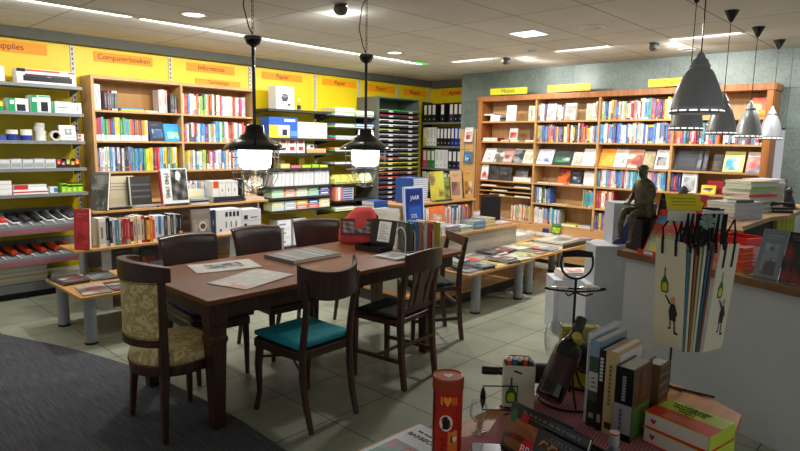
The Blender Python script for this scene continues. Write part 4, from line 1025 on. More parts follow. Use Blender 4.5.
for x, y in ((1.565, 2.845), (1.565, 3.665), (3.32, 2.845), (3.60, 3.665)):
    mb = MB()
    rings = []
    for z, r in ((.0075 if y < 3 and x < 2 else .001, .031), (.03, .033), (.40, .043), (.50, .046), (.515, .052), (.535, .052), (.545, .046), (.60, .047), (.61, .052), (.7315, .052)):
        rings.append([(x - r, y - r, z), (x + r, y - r, z), (x + r, y + r, z), (x - r, y + r, z)])
    mb.loft(rings); L(mb, 'leg', dark_wood, tb, bevel=.004)

def arc(cx, cy, r, a0, a1, n, ry=None):
    return [(cx + r * cos(R(a0 + (a1 - a0) * i / (n - 1))), cy + (ry or r) * sin(R(a0 + (a1 - a0) * i / (n - 1)))) for i in range(n)]
def band(mb, pts_in, pts_out, z0f, z1f, c=(200, 200, 200)):
    """curved rail between two plan curves; z0f/z1f give its lower and upper height per index"""
    n = len(pts_in); rings = []
    for i in range(n):
        a, b = pts_in[i], pts_out[i]
        rings.append([(a[0], a[1], z0f(i / (n - 1))), (b[0], b[1], z0f(i / (n - 1))), (b[0], b[1], z1f(i / (n - 1))), (a[0], a[1], z1f(i / (n - 1)))])
    return mb.loft(rings, c)
def cushion(mb, w, d, h, z, n=9, puff=.5, cx=0, cy=0, taper=0.0, c=(200, 200, 200)):
    """soft rectangular pad"""
    top = []; 
    def pt(u, v, s):
        x = (u - .5) * w * (1 - taper * (1 - v)); y = (v - .5) * d
        e = (1 - abs(2 * u - 1) ** 4) * (1 - abs(2 * v - 1) ** 4)
        return (cx + x, cy + y, z + h / 2 + s * (h / 2) * (1 - puff + puff * e ** .5))
    k = len(mb.v)
    for s in (1, -1):
        for i in range(n):
            for j in range(n): mb.v.append(pt(i / (n - 1), j / (n - 1), s))
    for s in (0, 1):
        o = k + s * n * n
        for i in range(n - 1):
            for j in range(n - 1):
                q = (o + i * n + j, o + (i + 1) * n + j, o + (i + 1) * n + j + 1, o + i * n + j + 1)
                mb.f.append(q if s == 0 else tuple(reversed(q))); mb.c.append(c)
    per = [(i, 0) for i in range(n - 1)] + [(n - 1, j) for j in range(n - 1)] + [(n - 1 - i, n - 1) for i in range(n - 1)] + [(0, n - 1 - j) for j in range(n - 1)]
    for a, b in zip(per, per[1:] + per[:1]):
        p, q = k + a[0] * n + a[1], k + b[0] * n + b[1]
        mb.f.append((p, p + n * n, q + n * n, q)); mb.c.append(c)
    return mb

# leather chairs on the far side (local: faces -y)
def leather_chair(x, y, rz, label, cush=False):
    t = thing('leather_dining_chair', label, 'chair', (x, y, 0), rz, 'leather chairs behind the table')
    # backrest: padded, slightly bowed, rolled top
    mb = MB(); rings = []
    prof = [(.47, .0, .19), (.55, .01, .187), (.65, .02, .19), (.75, .035, .197), (.84, .052, .205), (.885, .066, .209), (.905, .082, .209), (.912, .10, .208)]
    n = 13
    def side(s):
        g = []
        for z, off, hw in prof:
            g.append([((2 * i / (n - 1) - 1) * hw, .19 + off + .03 * (1 - (2 * i / (n - 1) - 1) ** 2) + s, z + (.012 * (1 - (2 * i / (n - 1) - 1) ** 2) if z > .86 else 0)) for i in range(n)])
        return g
    f, b = side(-.022), side(.022)
    rings = [fr_ + list(reversed(bk_)) for fr_, bk_ in zip(f, b)]
    mb.loft(rings); mb.build('backrest', leather, t, smooth=True, bevel=.006)
    m2 = MB(); cushion(m2, .43, .48, .07, .405, cy=-.04, puff=.35); m2.build('seat', leather, t, smooth=True)
    MB().box((-.195, -.26, .35), (.195, .19, .404)).build('seat_rail', dark_wood, t, bevel=.004)
    for sx in (-1, 1):
        MB().tube([(sx * .172, -.235, .36), (sx * .175, -.24, .2), (sx * .172, -.248, .001)], [.024, .02, .015], 8).build('leg', dark_wood, t)
        MB().tube([(sx * .175, .195, .5), (sx * .175, .195, .36), (sx * .172, .22, .18), (sx * .17, .27, .001)], [.02, .022, .019, .016], 8).build('leg', dark_wood, t)
    if cush:
        m3 = MB(); cushion(m3, .42, .42, .05, .4765, cy=-.06, puff=.5)
        o = m3.build('seat_cushion', mat('purple_fabric', (86, 66, 160), .85, noise=.2, nscale=30), loc=(x, y - .0, 0), rot=rz, smooth=True); tag(o, 'purple cushion on the leather chair behind the table left end', 'cushion')
leather_chair(1.97, 3.69, R(-4), 'dark leather chair with purple cushion behind the left end of the table', True)
leather_chair(2.56, 3.72, R(-3), 'dark leather chair in the middle behind the table')
leather_chair(3.11, 3.765, R(-20), 'dark leather chair behind the striped book, rightmost of the leather ones')

# floral barrel chair (local: faces +x)
def floral_mat():
    m = bpy.data.materials.new('floral_upholstery'); m.use_nodes = True; nt = m.node_tree; b = nt.nodes['Principled BSDF']; b.inputs['Roughness'].default_value = .85; b.inputs['Sheen Weight'].default_value = .3
    tc = nt.nodes.new('ShaderNodeTexCoord')
    v = nt.nodes.new('ShaderNodeTexVoronoi'); v.inputs['Scale'].default_value = 13; n = nt.nodes.new('ShaderNodeTexNoise'); n.inputs['Scale'].default_value = 22; n.inputs['Detail'].default_value = 6
    nt.links.new(tc.outputs['Object'], n.inputs['Vector'])
    ad = nt.nodes.new('ShaderNodeVectorMath'); ad.operation = 'MULTIPLY_ADD'; ad.inputs[1].default_value = (.13, .13, .13)
    nt.links.new(n.outputs['Color'], ad.inputs[0]); nt.links.new(tc.outputs['Object'], ad.inputs[2]); nt.links.new(ad.outputs[0], v.inputs['Vector'])
    cr = nt.nodes.new('ShaderNodeValToRGB'); e = cr.color_ramp.elements
    e[0].position = .0; e[0].color = lin((176, 100, 76)); e[1].position = .75; e[1].color = lin((214, 202, 140))
    for p, c in ((.14, (206, 158, 112)), (.27, (226, 212, 156)), (.45, (210, 192, 120)), (.56, (168, 146, 84))):
        q = e.new(p); q.color = lin(c)
    nt.links.new(v.outputs['Distance'], cr.inputs['Fac']); nt.links.new(cr.outputs['Color'], b.inputs['Base Color'])
    return m
floral = floral_mat()
fc = thing('upholstered_barrel_chair', 'dark wood barrel chair with gold floral upholstery at the table end', 'chair', (1.445, 3.10, .0075), R(-2))
seat = arc(0, 0, .225, 100, 260, 17) + [(.06, -.215), (.15, -.20), (.2, -.17), (.215, -.08), (.218, 0), (.215, .08), (.2, .17), (.15, .20), (.06, .215)]
def ring(poly, s, z): return [(x * s, y * s, z) for x, y in poly]
mb = MB().loft([ring(seat, 1.0, .345), ring(seat, 1.01, .36), ring(seat, 1.01, .395), ring(seat, .99, .405)]); mb.build('seat_rail', dark_wood, fc)
mb = MB().loft([ring(seat, 1.0, .4055), ring(seat, 1.015, .43), ring(seat, .97, .465), ring(seat, .82, .486), ring(seat, .5, .495), ring(seat, .1, .497)]); mb.build('seat', floral, fc, smooth=True)
nails = MB()
for i in range(len(seat)):
    x, y = seat[i]; x2, y2 = seat[(i + 1) % len(seat)]
    for q in (0, .5):
        a, b = x + (x2 - x) * q, y + (y2 - y) * q
        nails.box((a * 1.02 - .003, b * 1.02 - .003, .400), (a * 1.02 + .003, b * 1.02 + .003, .407))
nails.tube([(x * 1.012, y * 1.012, .4035) for x, y in seat], .0022, 4, close=True); nails.build('nail_trim', mat('brass_nails', (170, 130, 60), .3, metal=.9), fc)
A0, A1 = 126, 234
pin, pout = arc(0, 0, .222, A0, A1, 15), arc(0, 0, .25, A0, A1, 15)
mb = band(MB(), pin, pout, lambda u: .555, lambda u: .86); mb.build('backrest_pad', floral, fc, smooth=False)
mb = band(MB(), arc(0, 0, .218, A0 - 3, A1 + 3, 15), arc(0, 0, .254, A0 - 3, A1 + 3, 15), lambda u: .515, lambda u: .5545); mb.build('lower_rail', dark_wood, fc)
mb = band(MB(), arc(0, 0, .215, A0 - 14, A1 + 14, 19), arc(0, 0, .262, A0 - 14, A1 + 14, 19), lambda u: .861, lambda u: .965 - .03 * abs(2 * u - 1) ** 2); mb.build('crest_rail', dark_wood, fc, bevel=.004)
nb = MB()
for x, y in arc(0, 0, .2515, A0 + 2, A1 - 2, 26):
    for z in (.563, .852): nb.box((x - .003, y - .003, z - .003), (x + .003, y + .003, z + .003))
nb.tube([(x, y, .563) for x, y in arc(0, 0, .2505, A0 + 2, A1 - 2, 14)], .0018, 4).tube([(x, y, .852) for x, y in arc(0, 0, .2505, A0 + 2, A1 - 2, 14)], .0018, 4); nb.build('nail_trim', mat('brass_nails'), fc)
for s in (-1, 1):
    a = R(180 + s * 56)
    px, py = .238 * cos(a), .238 * sin(a)
    MB().loft([[(px * k_ + dx * r_, py * k_ + dy * r_, z) for dx, dy in ((-1, -1), (1, -1), (1, 1), (-1, 1))] for z, r_, k_ in ((.001, .013, 1.16), (.2, .017, 1.08), (.345, .022, 1.0), (.5, .021, 1.0), (.86, .019, 1.0))]).build('back_post', dark_wood, fc, bevel=.003)
    MB().loft([[(.165 + dx * r_, s * .165 + dy * r_, z) for dx, dy in ((-1, -1), (1, -1), (1, 1), (-1, 1))] for z, r_ in ((.001, .012), (.2, .016), (.3445, .022))]).build('leg', dark_wood, fc, bevel=.003)

# armless chair with curved crest and teal cushion (local: faces +y)
ch = thing('bentwood_chair', 'dark bentwood chair with a teal cushion in front of the table', 'chair', (2.06, 2.70, 0), R(2))
MB().prism([(-.19, -.20), (.19, -.20), (.21, -.05), (.215, .2), (.18, .225), (-.18, .225), (-.215, .2), (-.21, -.05)], .40, .45).build('seat', dark_wood, ch, bevel=.006)
for s in (-1, 1):
    MB().tube([(s * .175, -.195, .45), (s * .178, -.20, .3), (s * .175, -.225, .14), (s * .172, -.265, .001)], [.021, .022, .019, .016], 8).build('leg', dark_wood, ch)
    MB().tube([(s * .18, .19, .41), (s * .188, .197, .28), (s * .184, .195, .12), (s * .196, .215, .001)], [.026, .023, .016, .017], 8).build('leg', dark_wood, ch)
    MB().tube([(s * .175, -.195, .45), (s * .172, -.215, .6), (s * .178, -.235, .73), (s * .196 + .01, -.235, .86)], [.021, .019, .017, .014], 8).build('back_post', dark_wood, ch)
pi_ = arc(.012, -.13, .212, 200, 340, 17, .155); po = arc(.012, -.13, .234, 200, 340, 17, .178)
band(MB(), pi_, po, lambda u: .735 + .055 * abs(2 * u - 1) ** 2, lambda u: .895 + .05 * abs(2 * u - 1) ** 2).build('crest_rail', dark_wood, ch, bevel=.005)
MB().tube([(-.18, -.19, .33), (-.1, 0, .37), (-.18, .19, .33)], .008, 6).build('seat_brace', dark_wood, ch)
m3 = MB(); cushion(m3, .40, .40, .055, .4505, n=13, puff=.55)
o = m3.build('seat_cushion', mat('teal_fabric', (20, 150, 165), .7, noise=.25, nscale=14, bump=.3), loc=(2.06, 2.715, 0), rot=R(2), smooth=True); tag(o, 'teal cushion on the bentwood chair in front of the table', 'cushion')

# slat-back chair (local: faces +y)
black_weave = mat('black_woven_seat', (26, 26, 28), .8, noise=.5, nscale=50, bump=.5)
def slat_chair(name, label, x, y, rz, slats, seatm, top=.9):
    t = thing(name, label, 'chair', (x, y, 0), rz)
    MB().box((-.2, -.175, .42), (.2, .21, .455)).build('seat_frame', mid_wood, t, bevel=.004)
    m = MB(); cushion(m, .37, .35, .03, .4555, puff=.6, cy=.018); m.build('seat', seatm, t, smooth=True)
    for s in (-1, 1):
        MB().loft([[(s * .182 + dx * r_, yy + dy * r_, z) for dx, dy in ((-1, -1), (1, -1), (1, 1), (-1, 1))] for z, r_, yy in ((.001, .016, -.235), (.2, .017, -.21), (.42, .019, -.195), (.6, .018, -.20), (top - .02, .015, -.25))]).build('back_leg', mid_wood, t, bevel=.003)
        MB().loft([[(s * .182 + dx * r_, .19 + dy * r_, z) for dx, dy in ((-1, -1), (1, -1), (1, 1), (-1, 1))] for z, r_ in ((.001, .014), (.4195, .019))]).build('front_leg', mid_wood, t, bevel=.003)
        MB().box((s * .182 - .008, -.2, .17), (s * .182 + .008, .18, .195)).build('side_stretcher', mid_wood, t)
    MB().box((-.174, -.002, .172), (.174, .014, .192)).build('cross_stretcher', mid_wood, t)
    MB().box((-.168, -.225, .28), (.168, -.208, .302)).build('rear_stretcher', mid_wood, t)
    yt = lambda z: -.198 - .05 * max(0, (z - .5)) / .4
    if slats:
        mb = MB(); n = 13; rings = []
        for i in range(n):
            u = 2 * i / (n - 1) - 1; xx = u * .205; yb = yt(.86) - .03 * (1 - u * u)
            rings.append([(xx, yb - .011, .775), (xx, yb + .011, .775), (xx, yb + .011 - .004, top + .018 * (1 - u * u)), (xx, yb - .011 - .004, top + .018 * (1 - u * u))])
        mb.loft(rings).build('crest_rail', mid_wood, t, bevel=.004)
        MB().box((-.168, -.208, .50), (.168, -.19, .535)).build('lower_rail', mid_wood, t)
        for u0, u1, w0, w1 in ((0, 0, .045, .06), (-.085, -.1, .02, .028), (.085, .1, .02, .028)):
            MB().loft([[(u0 - w0, -.205, .53), (u0 + w0, -.205, .53), (u0 + w0, -.194, .53), (u0 - w0, -.194, .53)],
                       [((u0 + u1) / 2 - w0 * .8, -.232, .66), ((u0 + u1) / 2 + w0 * .8, -.232, .66), ((u0 + u1) / 2 + w0 * .8, -.221, .66), ((u0 + u1) / 2 - w0 * .8, -.221, .66)],
                       [(u1 - w1, -.265, .79), (u1 + w1, -.265, .79), (u1 + w1, -.254, .79), (u1 - w1, -.254, .79)]]).build('back_slat', mid_wood, t)
    else:
        for z, h in ((top - .09, .08), (.66, .03), (.56, .03)):
            yb = yt(z + h / 2)
            MB().box((-.2 if h > .05 else -.168, yb - .011, z), (.2 if h > .05 else .168, yb + .009, z + h)).build('crest_rail' if h > .05 else 'ladder_rail', mid_wood, t, bevel=.004)
    return t
slat_chair('slat_back_chair', 'brown wooden slat-back chair with black seat in front of the table right side', 2.83, 2.715, R(7), True, black_weave)
slat_chair('ladder_back_chair', 'brown wooden ladder-back chair at the right end of the table', 3.64, 3.095, R(61), False, mat('dark_green_seat', (40, 58, 38), .7, noise=.2), .87)

# ---------------- things on the table
TZ = .7606
def paper_sheet(name, x, y, w, d, rz, seed, label, cat, pal, curl=.006, t=.003, head=True):
    r = random.Random(seed); mb = MB(); nx, ny = 14, 10
    def z(u, v): return t + curl * (.5 + .5 * sin(u * 5 + seed)) * (.4 + .6 * v)
    grid = [[(w * i / nx, d * j / ny, z(i / nx, j / ny)) for j in range(ny + 1)] for i in range(nx + 1)]
    for i in range(nx):
        for j in range(ny):
            u, v = (i + .5) / nx, (j + .5) / ny
            c = PAGE
            c = (208, 206, 198)
            pic = pal.get('pic')
            if pic and pic[0] < u < pic[2] and pic[1] < v < pic[3]:
                k = r.random(); c = tuple(pal['cols'][int(k * len(pal['cols']))])
            elif abs(u - .5) > .03: q = r.uniform(-12, 4); c = (200 + q, 198 + q, 191 + q)
            if head and v > .88: c = pal.get('head', (190, 188, 182))
            mb.face([grid[i][j], grid[i + 1][j], grid[i + 1][j + 1], grid[i][j + 1]], c)
    n = len(mb.v)
    mb.box((0, 0, 0), (w, d, t * .9), (200, 198, 190))
    o = mb.build(name, print_m, loc=(x, y, TZ), rot=rz); tag(o, label, cat); return o
paper_sheet('newspaper', 1.76, 3.395, .42, .28, R(-14), 3, 'open newspaper with a dark photo near the far left table edge', 'newspaper', {'pic': (.2, .25, .8, .85), 'cols': [(90, 90, 92), (120, 120, 122), (60, 60, 62), (150, 150, 148)]})
paper_sheet('newspaper', 1.76, 2.84, .44, .30, R(16), 4, 'newspaper with pink column lying nearest the table left corner', 'newspaper', {'pic': (.0, .1, .22, .9), 'cols': [(214, 160, 140), (220, 180, 160), (206, 206, 200)]}, t=.004)
mb = MB(); mb.box((0, 0, 0), (.44, .33, .004), (120, 124, 124)).box((0, .0, .004), (.44, .325, .022), PAGE).box((-.004, 0, 0), (0, .33, .026), (110, 114, 114))
cs_ = [(112, 118, 116), (74, 82, 92), (140, 136, 116), (86, 96, 112), (120, 90, 76), (92, 104, 88), (70, 92, 130), (140, 140, 134), (66, 72, 84), (110, 130, 150), (90, 84, 80), (100, 110, 104)]
for i, c in enumerate(cs_): mb.box((.44 * i / 12, 0, .022), (.44 * (i + 1) / 12, .33, .026), tuple(min(240, q + 28) for q in c))
o = mb.build('striped_book', gloss_m, loc=(2.37, 3.22, TZ), rot=R(2)); tag(o, 'large striped hardback book lying on the table before the leather chairs', 'book')
# red bag with printed panel
hb = thing('red_bag', 'red cloth bag with a printed picture panel standing on the table', 'bag', (3.28, 3.55, TZ), R(-46))
hb.scale = (1.2, 1.1, 1.15)
red_f = mat('red_canvas', (214, 76, 74), .75, noise=.2, nscale=20)
n = 14
def bagring(hw, hd, z, sx=0): return [((hw * cos(2 * pi * i / n)) + sx, hd * sin(2 * pi * i / n), z) for i in range(n)]
MB().loft([bagring(.13, .05, 0), bagring(.145, .065, .03), bagring(.14, .06, .1), bagring(.12, .05, .17, .01), bagring(.085, .035, .23, .025), bagring(.05, .02, .265, .03)]).build('bag_body', red_f, hb, smooth=True)
mb = MB(); mb.box((-.125, -.074, .055), (.095, -.066, .175), (96, 40, 44))
for i in range(18):
    for j in range(8):
        g = 120 + 60 * sin(i * .9 + j) * cos(j * .8 - i * .4) + rnd.randrange(-25, 25); mb.box((-.11 + .0105 * i, -.0755, .075 + .01 * j), (-.11 + .0105 * (i + 1), -.0742, .075 + .01 * (j + 1)), (g, g - 8, g - 12))
mb.build('picture_panel', gloss_m, hb, rot=(R(-10), 0, 0))
MB().tube([(.0, -.01, .26), (.08, .0, .24), (.125, .0, .2), (.13, -.01, .12)], .006, 6).build('strap', mat('black_strap', (24, 22, 22), .5), hb)
# open black box with a card in the lid
bx = thing('presentation_box', 'open black box with a white card in its lid on the table', 'box', (3.16, 3.25, TZ), R(-82))
bx.scale = (.85, .9, 1.05)
blk = mat('black_box_board', (30, 26, 26), .4)
mb = MB(); mb.box((-.14, -.10, 0), (.14, .10, .006)).box((-.14, -.10, .006), (.14, -.095, .04)).box((-.14, .095, .006), (.14, .10, .04)).box((-.14, -.095, .006), (-.135, .095, .04)).box((.135, -.095, .006), (.14, .095, .04))
mb.build('box_base', blk, bx)
ld = MB().box((-.14, 0, 0), (.14, .012, .19)).build('box_lid', blk, bx, loc=(0, .101, .034), rot=(R(-16), 0, 0))
MB().box((-.055, -.0025, .02), (.085, -.0005, .175), (226, 226, 220)).build('card', print_m, ld)
mb = MB()
for j in range(9): mb.box((-.035, -.0033, .04 + j * .014), (.06 - .02 * (j % 3), -.0026, .0435 + j * .014), (110, 110, 110))
mb.build('printed_lines', print_m, ld)
o = MB().loft([[(x_ * s, y_ * s, z) for x_, y_ in ((-.03, -.02), (.03, -.015), (.035, .015), (-.02, .025))] for s, z in ((1, 0), (.9, .012), (.4, .022))], (70, 130, 190)).build('blue_ribbon_bow', print_m, loc=(3.12, 3.24, TZ + .0070), smooth=True); tag(o, 'small blue ribbon lying inside the black box', 'ribbon')
# magazines by the rack
stack(2.99, 2.84, .76, .21, .22, [(.006, [(200, 200, 196), GY, BK, W_]), (.006, [(206, 204, 200), (110, 110, 112), W_])], '%s black and white magazine lying before the wire rack on table', 'magazines before the wire rack', R(6), kind='magazine', cat='magazine')
# wire rack with brochures (five arches)
rk = thing('wire_brochure_rack', 'white wire rack with round arches holding brochures on the table', 'rack', (3.43, 3.02, TZ), R(-14))
wm = mat('white_wire', (214, 214, 210), .35)
MB().tube([(-.2, -.07, .006), (.2, -.07, .006), (.2, .07, .006), (-.2, .07, .006)], .004, 6, close=True).build('base_frame', wm, rk)
for k in range(5):
    x = -.17 + k * .085
    pts = [(x, -.065, .006)] + [(x, -.065 * cos(R(a)), .12 + .07 * sin(R(a))) for a in range(0, 181, 20)] + [(x, .065, .006)]
    MB().tube(pts, .005, 6).build('arch', wm, rk)
bc_ = [((84, 88, 78), .235, .16, .034), ((96, 104, 96), .225, .16, .03), ((70, 130, 190), .235, .15, .030), ((200, 140, 100), .23, .15, .034), ((214, 208, 200), .235, .15, .03), ((190, 84, 60), .22, .15, .034), ((214, 150, 70), .225, .16, .032), ((176, 180, 60), .215, .16, .034)]
for k, (c, h, d_, t_) in enumerate(bc_):
    col_x = [-.164, -.127, -.079, -.044, .006, .041, .091, .126][k]
    mb = MB(); mb.box((col_x, -.058, .011), (col_x + t_, .058 + .0, h), c)
    r = random.Random(k)
    for i in range(5):
        for j in range(6):
            a = r.uniform(-30, 30); mb.face([(col_x - .0004, .05 - .02 * i, .03 + .03 * j), (col_x - .0004, .03 - .02 * i, .03 + .03 * j), (col_x - .0004, .03 - .02 * i, .06 + .03 * j), (col_x - .0004, .05 - .02 * i, .06 + .03 * j)], tuple(max(10, min(240, q + a)) for q in c))
    o = mb.build('brochure', gloss_m, loc=rk.location, rot=rk.rotation_euler.copy()[:]); tag(o, '%s brochure, %s from left in the white wire rack' % (cname(c), ordn(k + 1)), 'brochure', 'brochures in the white wire rack')

# ================================================================ HANGING LAMPS
black_en = mat('black_enamel', (18, 18, 20), .18, coat=.5)
glow = mat('glowing_glass', (255, 255, 255), emit=(255, 250, 240), es=9.0)
clear = thin_glass('clear_glass', (.97, .99, .98))
def factory_lamp(x, y, label):
    t = thing('industrial_pendant_lamp', label, 'hanging lamp', (x, y, CEIL), 0, 'black cage pendant lamps over the table')
    z0 = -CEIL
    MB().tube([(0, 0, 0), (0, 0, -.02)], .03, 14).build('ceiling_hook_plate', black_en, t)
    mb = MB(); z = -.02; k = 0
    while z > -.40:
        a = k % 2 * pi / 2
        pts = [(.008 * cos(q) * cos(a), .008 * cos(q) * sin(a), z - .014 + .016 * sin(q)) for q in [i * pi / 5 for i in range(10)]]
        mb.tube(pts, .0018, 5, close=True); z -= .0255; k += 1
    mb.build('chain', mat('chain_metal', (70, 68, 64), .4, metal=.8), t)
    MB().tube([(0, 0, -.02), (-.03, .02, -.1), (-.045, .03, -.25), (-.02, .01, -.38), (0, 0, -.42)], .004, 6).build('cable', black_en, t)
    MB().lathe([(.012, -.425), (.054, -.43), (.056, -.438), (.042, -.472), (.02, -.488), (.014, -.492)], 22).build('canopy_cup', black_en, t, smooth=True)
    MB().tube([(0, 0, -.485), (0, 0, -.97)], .011, 12).build('rod', black_en, t)
    sh_ = MB().lathe([(.012, -.962), (.045, -.966), (.058, -.975), (.061, -1.01), (.066, -1.014), (.070, -1.026), (.088, -1.032), (.095, -1.05), (.125, -1.066), (.165, -1.086), (.188, -1.106), (.195, -1.122), (.190, -1.123), (.18, -1.108), (.14, -1.082), (.09, -1.062), (.0, -1.055)], 36).build('shade', black_en, t, smooth=True)
    MB().lathe([(.0, -1.045), (.09, -1.07), (.104, -1.085), (.106, -1.12), (.1, -1.2), (.092, -1.235), (.0, -1.238)], 28).build('glowing_diffuser', glow, t, smooth=True)
    MB().lathe([(.088, -1.242), (.088, -1.29), (.072, -1.34), (.045, -1.365), (.0, -1.37)], 26).build('glass_jar', clear, t, smooth=True)
    cg = MB()
    for k in range(8):
        a = 2 * pi * k / 8
        cg.tube([(r_ * cos(a), r_ * sin(a), z) for r_, z in ((.15, -1.09), (.148, -1.2), (.142, -1.29), (.11, -1.355), (.06, -1.39), (.02, -1.40))], .0022, 5)
    for r_, z in ((.149, -1.17), (.143, -1.27), (.06, -1.39), (.02, -1.40)):
        cg.tube([(r_ * cos(q * pi / 14), r_ * sin(q * pi / 14), z) for q in range(28)], .0024, 5, close=True)
    cg.build('wire_cage', mat('cage_wire', (120, 118, 112), .35, metal=.7), t)
factory_lamp(2.10, 3.25, 'black enamel cage lamp hanging over the left half of the table')
factory_lamp(3.06, 3.25, 'black enamel cage lamp hanging over the right half of the table')
silver = mat('brushed_silver_shade', (168, 172, 174), .34, metal=.3, noise=.08, nscale=30)
def silver_lamp(x, y, zb, label, s=1.0):
    t = thing('silver_pendant_lamp', label, 'hanging lamp', (x, y, CEIL), 0, 'silver bell pendant lamps over the counter')
    h = zb - CEIL
    MB().lathe([(.055, -.0005), (.052, -.006), (.012, -.085), (.004, -.09)], 24).build('ceiling_cone', black_en, t, smooth=True)
    MB().tube([(0, 0, -.088), (0, 0, h + .33 * s)], .003, 6).build('cord', black_en, t)
    MB().lathe([(.004, .335), (.012, .325), (.02, .30), (.03, .29), (.036, .268), (.042, .262), (.042, .252), (.037, .248)], 24, o=(0, 0, 0), M=Matrix.Translation((0, 0, h)) @ Matrix.Scale(s, 4, (0, 0, 1))).build('lamp_cap', silver, t, smooth=True)
    M = Matrix.Translation((0, 0, h)) @ Matrix.Scale(s, 4, (0, 0, 1))
    MB().lathe([(.03, .262), (.037, .247), (.056, .225), (.078, .17), (.094, .11), (.105, .04), (.111, .0), (.108, .001), (.102, .04), (.09, .11), (.074, .168), (.05, .22), (.0, .235)], 36, M=M).build('shade', silver, t, smooth=True)
    sl = MB()
    for k in range(16):
        a0, a1 = 2 * pi * k / 16 + .04, 2 * pi * (k + 1) / 16 - .06
        P_ = [[(r_ * cos(a0 + (a1 - a0) * j / 4), r_ * sin(a0 + (a1 - a0) * j / 4), z) for j in range(5)] for r_, z in ((.1112, .012), (.1105, .019))]
        for j in range(4): sl.face([tuple(M @ Vector(p)) for p in (P_[0][j], P_[0][j + 1], P_[1][j + 1], P_[1][j])])
    sl.build('light_slots', mat('slot_glow', (255, 255, 255), emit=(255, 252, 245), es=1.6), t)
    MB().lathe([(.0, .18), (.03, .17), (.045, .13), (.045, .09), (.025, .055), (.0, .045)], 18, M=M).build('bulb', mat('bulb_glow', (255, 255, 255), emit=(255, 244, 225), es=8), t, smooth=True)
silver_lamp(2.817, .868, 1.744, 'largest silver bell lamp, nearest to the camera', .8)
silver_lamp(4.42, 1.42, 1.712, 'silver bell lamp half hidden behind the largest one')
silver_lamp(5.25, 1.42, 1.70, 'silver bell lamp, third from the camera in the row')
silver_lamp(6.09, 1.42, 1.69, 'silver bell lamp, second from the right of the row')
silver_lamp(6.93, 1.42, 1.685, 'silver bell lamp, rightmost and farthest of the row')
# ================================================================ DISPLAY SHELF BEFORE THE OAK BOOKCASE
beige_wood = wood('display_shelf_wood', (196, 150, 92), (176, 130, 76), .42, 2.5, (1, 8, 8))
panel_grey = mat('grey_laminate', (158, 160, 156), .5, noise=.05)
leg_grey = mat('grey_leg_paint', (150, 156, 160), .38, metal=.2)
rubber = mat('black_rubber', (16, 16, 16), .7)
ds = thing('display_shelf', 'low two-tier wooden display shelf with grey panels before the oak bookcase', 'display shelf', (2.95, 5.85, 0))
L(MB().box((1.74, 5.57, .58), (3.97, 5.98, .602)), 'lower_shelf', beige_wood, ds, bevel=.002)
L(MB().box((2.0, 5.82, .888), (3.93, 6.14, .91)), 'upper_shelf', beige_wood, ds, bevel=.002)
L(MB().box((1.95, 5.60, .30), (3.93, 5.98, .32)), 'bottom_shelf', beige_wood, ds)
for x in (1.97, 2.62, 3.28, 3.90):
    L(MB().box((x - .012, 5.985, .001), (x + .012, 6.135, .887)), 'upright_panel', panel_grey, ds)
    L(MB().box((x - .012 + .03, 5.62, .321), (x + .10, 5.64, .579)).box((x - .012 + .03, 5.64, .001), (x + .10, 5.98, .299)), 'grey_support', panel_grey, ds)
DG = 'books on the low display shelf'
DL = 5.62
def bk6(x, z, y, t, h, c, st, label, d=.17, rz=0.0):
    mb = MB(); spine_geo(mb, t, d, h, c, st, None, rnd.randrange(9999)); o = mb.build('book', print_m, loc=(x, y, z + .0006), rot=(0, 0, rz)); tag(o, label, 'book', DG); return o
# lower row
x = 1.975
seq = [((206, 208, 190), .055, .27, 'pale green thick'), ((28, 30, 34), .028, .27, 'black'), ((40, 42, 50), .02, .275, 'dark'), ((200, 206, 212), .024, .26, 'pale grey'), ((90, 130, 140), .03, .25, 'teal-grey'), ((200, 204, 206), .014, .25, 'light'),
       ((160, 40, 40), .026, .24, 'red and white'), ((150, 30, 34), .02, .25, 'deep red'), ((190, 50, 44), .03, .245, 'bright red'), ((120, 34, 34), .022, .25, 'maroon'), ((200, 180, 160), .032, .26, 'sand'), ((212, 196, 170), .03, .27, 'beige'),
       ((196, 180, 150), .03, .265, 'tan'), ((130, 40, 36), .016, .25, 'brick red'), ((226, 180, 50), .026, .25, 'yellow'), ((214, 110, 40), .03, .245, 'orange'), ((190, 60, 40), .014, .25, 'vermilion'), ((210, 214, 220), .03, .25, 'white-blue'), ((70, 130, 190), .028, .25, 'blue'),
       ((220, 220, 218), .022, .25, 'white'), ((60, 60, 64), .03, .25, 'charcoal'), ((206, 206, 200), .024, .24, 'light grey'), ((50, 56, 66), .03, .26, 'slate'), ((180, 180, 170), .016, .25, 'stone'), ((40, 42, 46), .03, .255, 'near-black'), ((22, 22, 24), .03, .25, 'jet-black')]
for i, (c, t, h, n) in enumerate(seq):
    t *= 1.12; bk6(x, .602, DL + rnd.uniform(0, .012), t, h * .97, c, rnd.choice((0, 1, 2, 4)), '%s book, %s from left on the low display shelf' % (n, ordn(i + 1))); x += t + .001
def front6(x, z, y, w, h, t, pal, label, tilt=8, rz=0, group=None, **k):
    a = R(tilt); mb = MB(); cover_geo(mb, w, h, t, pal, rnd.randrange(9999), **k)
    o = mb.build('book', print_m, loc=(x, y, z + .0006 + t * sin(a)), rot=(-a, 0, rz)); tag(o, label, 'book', group); return o
o = front6(2.875 if x < 2.87 else x + .005, .602, DL, .21, .275, .03, [(120, 112, 106), (150, 142, 132), (90, 84, 80)], 'grey-brown book with an oval portrait on the low display shelf', 4)
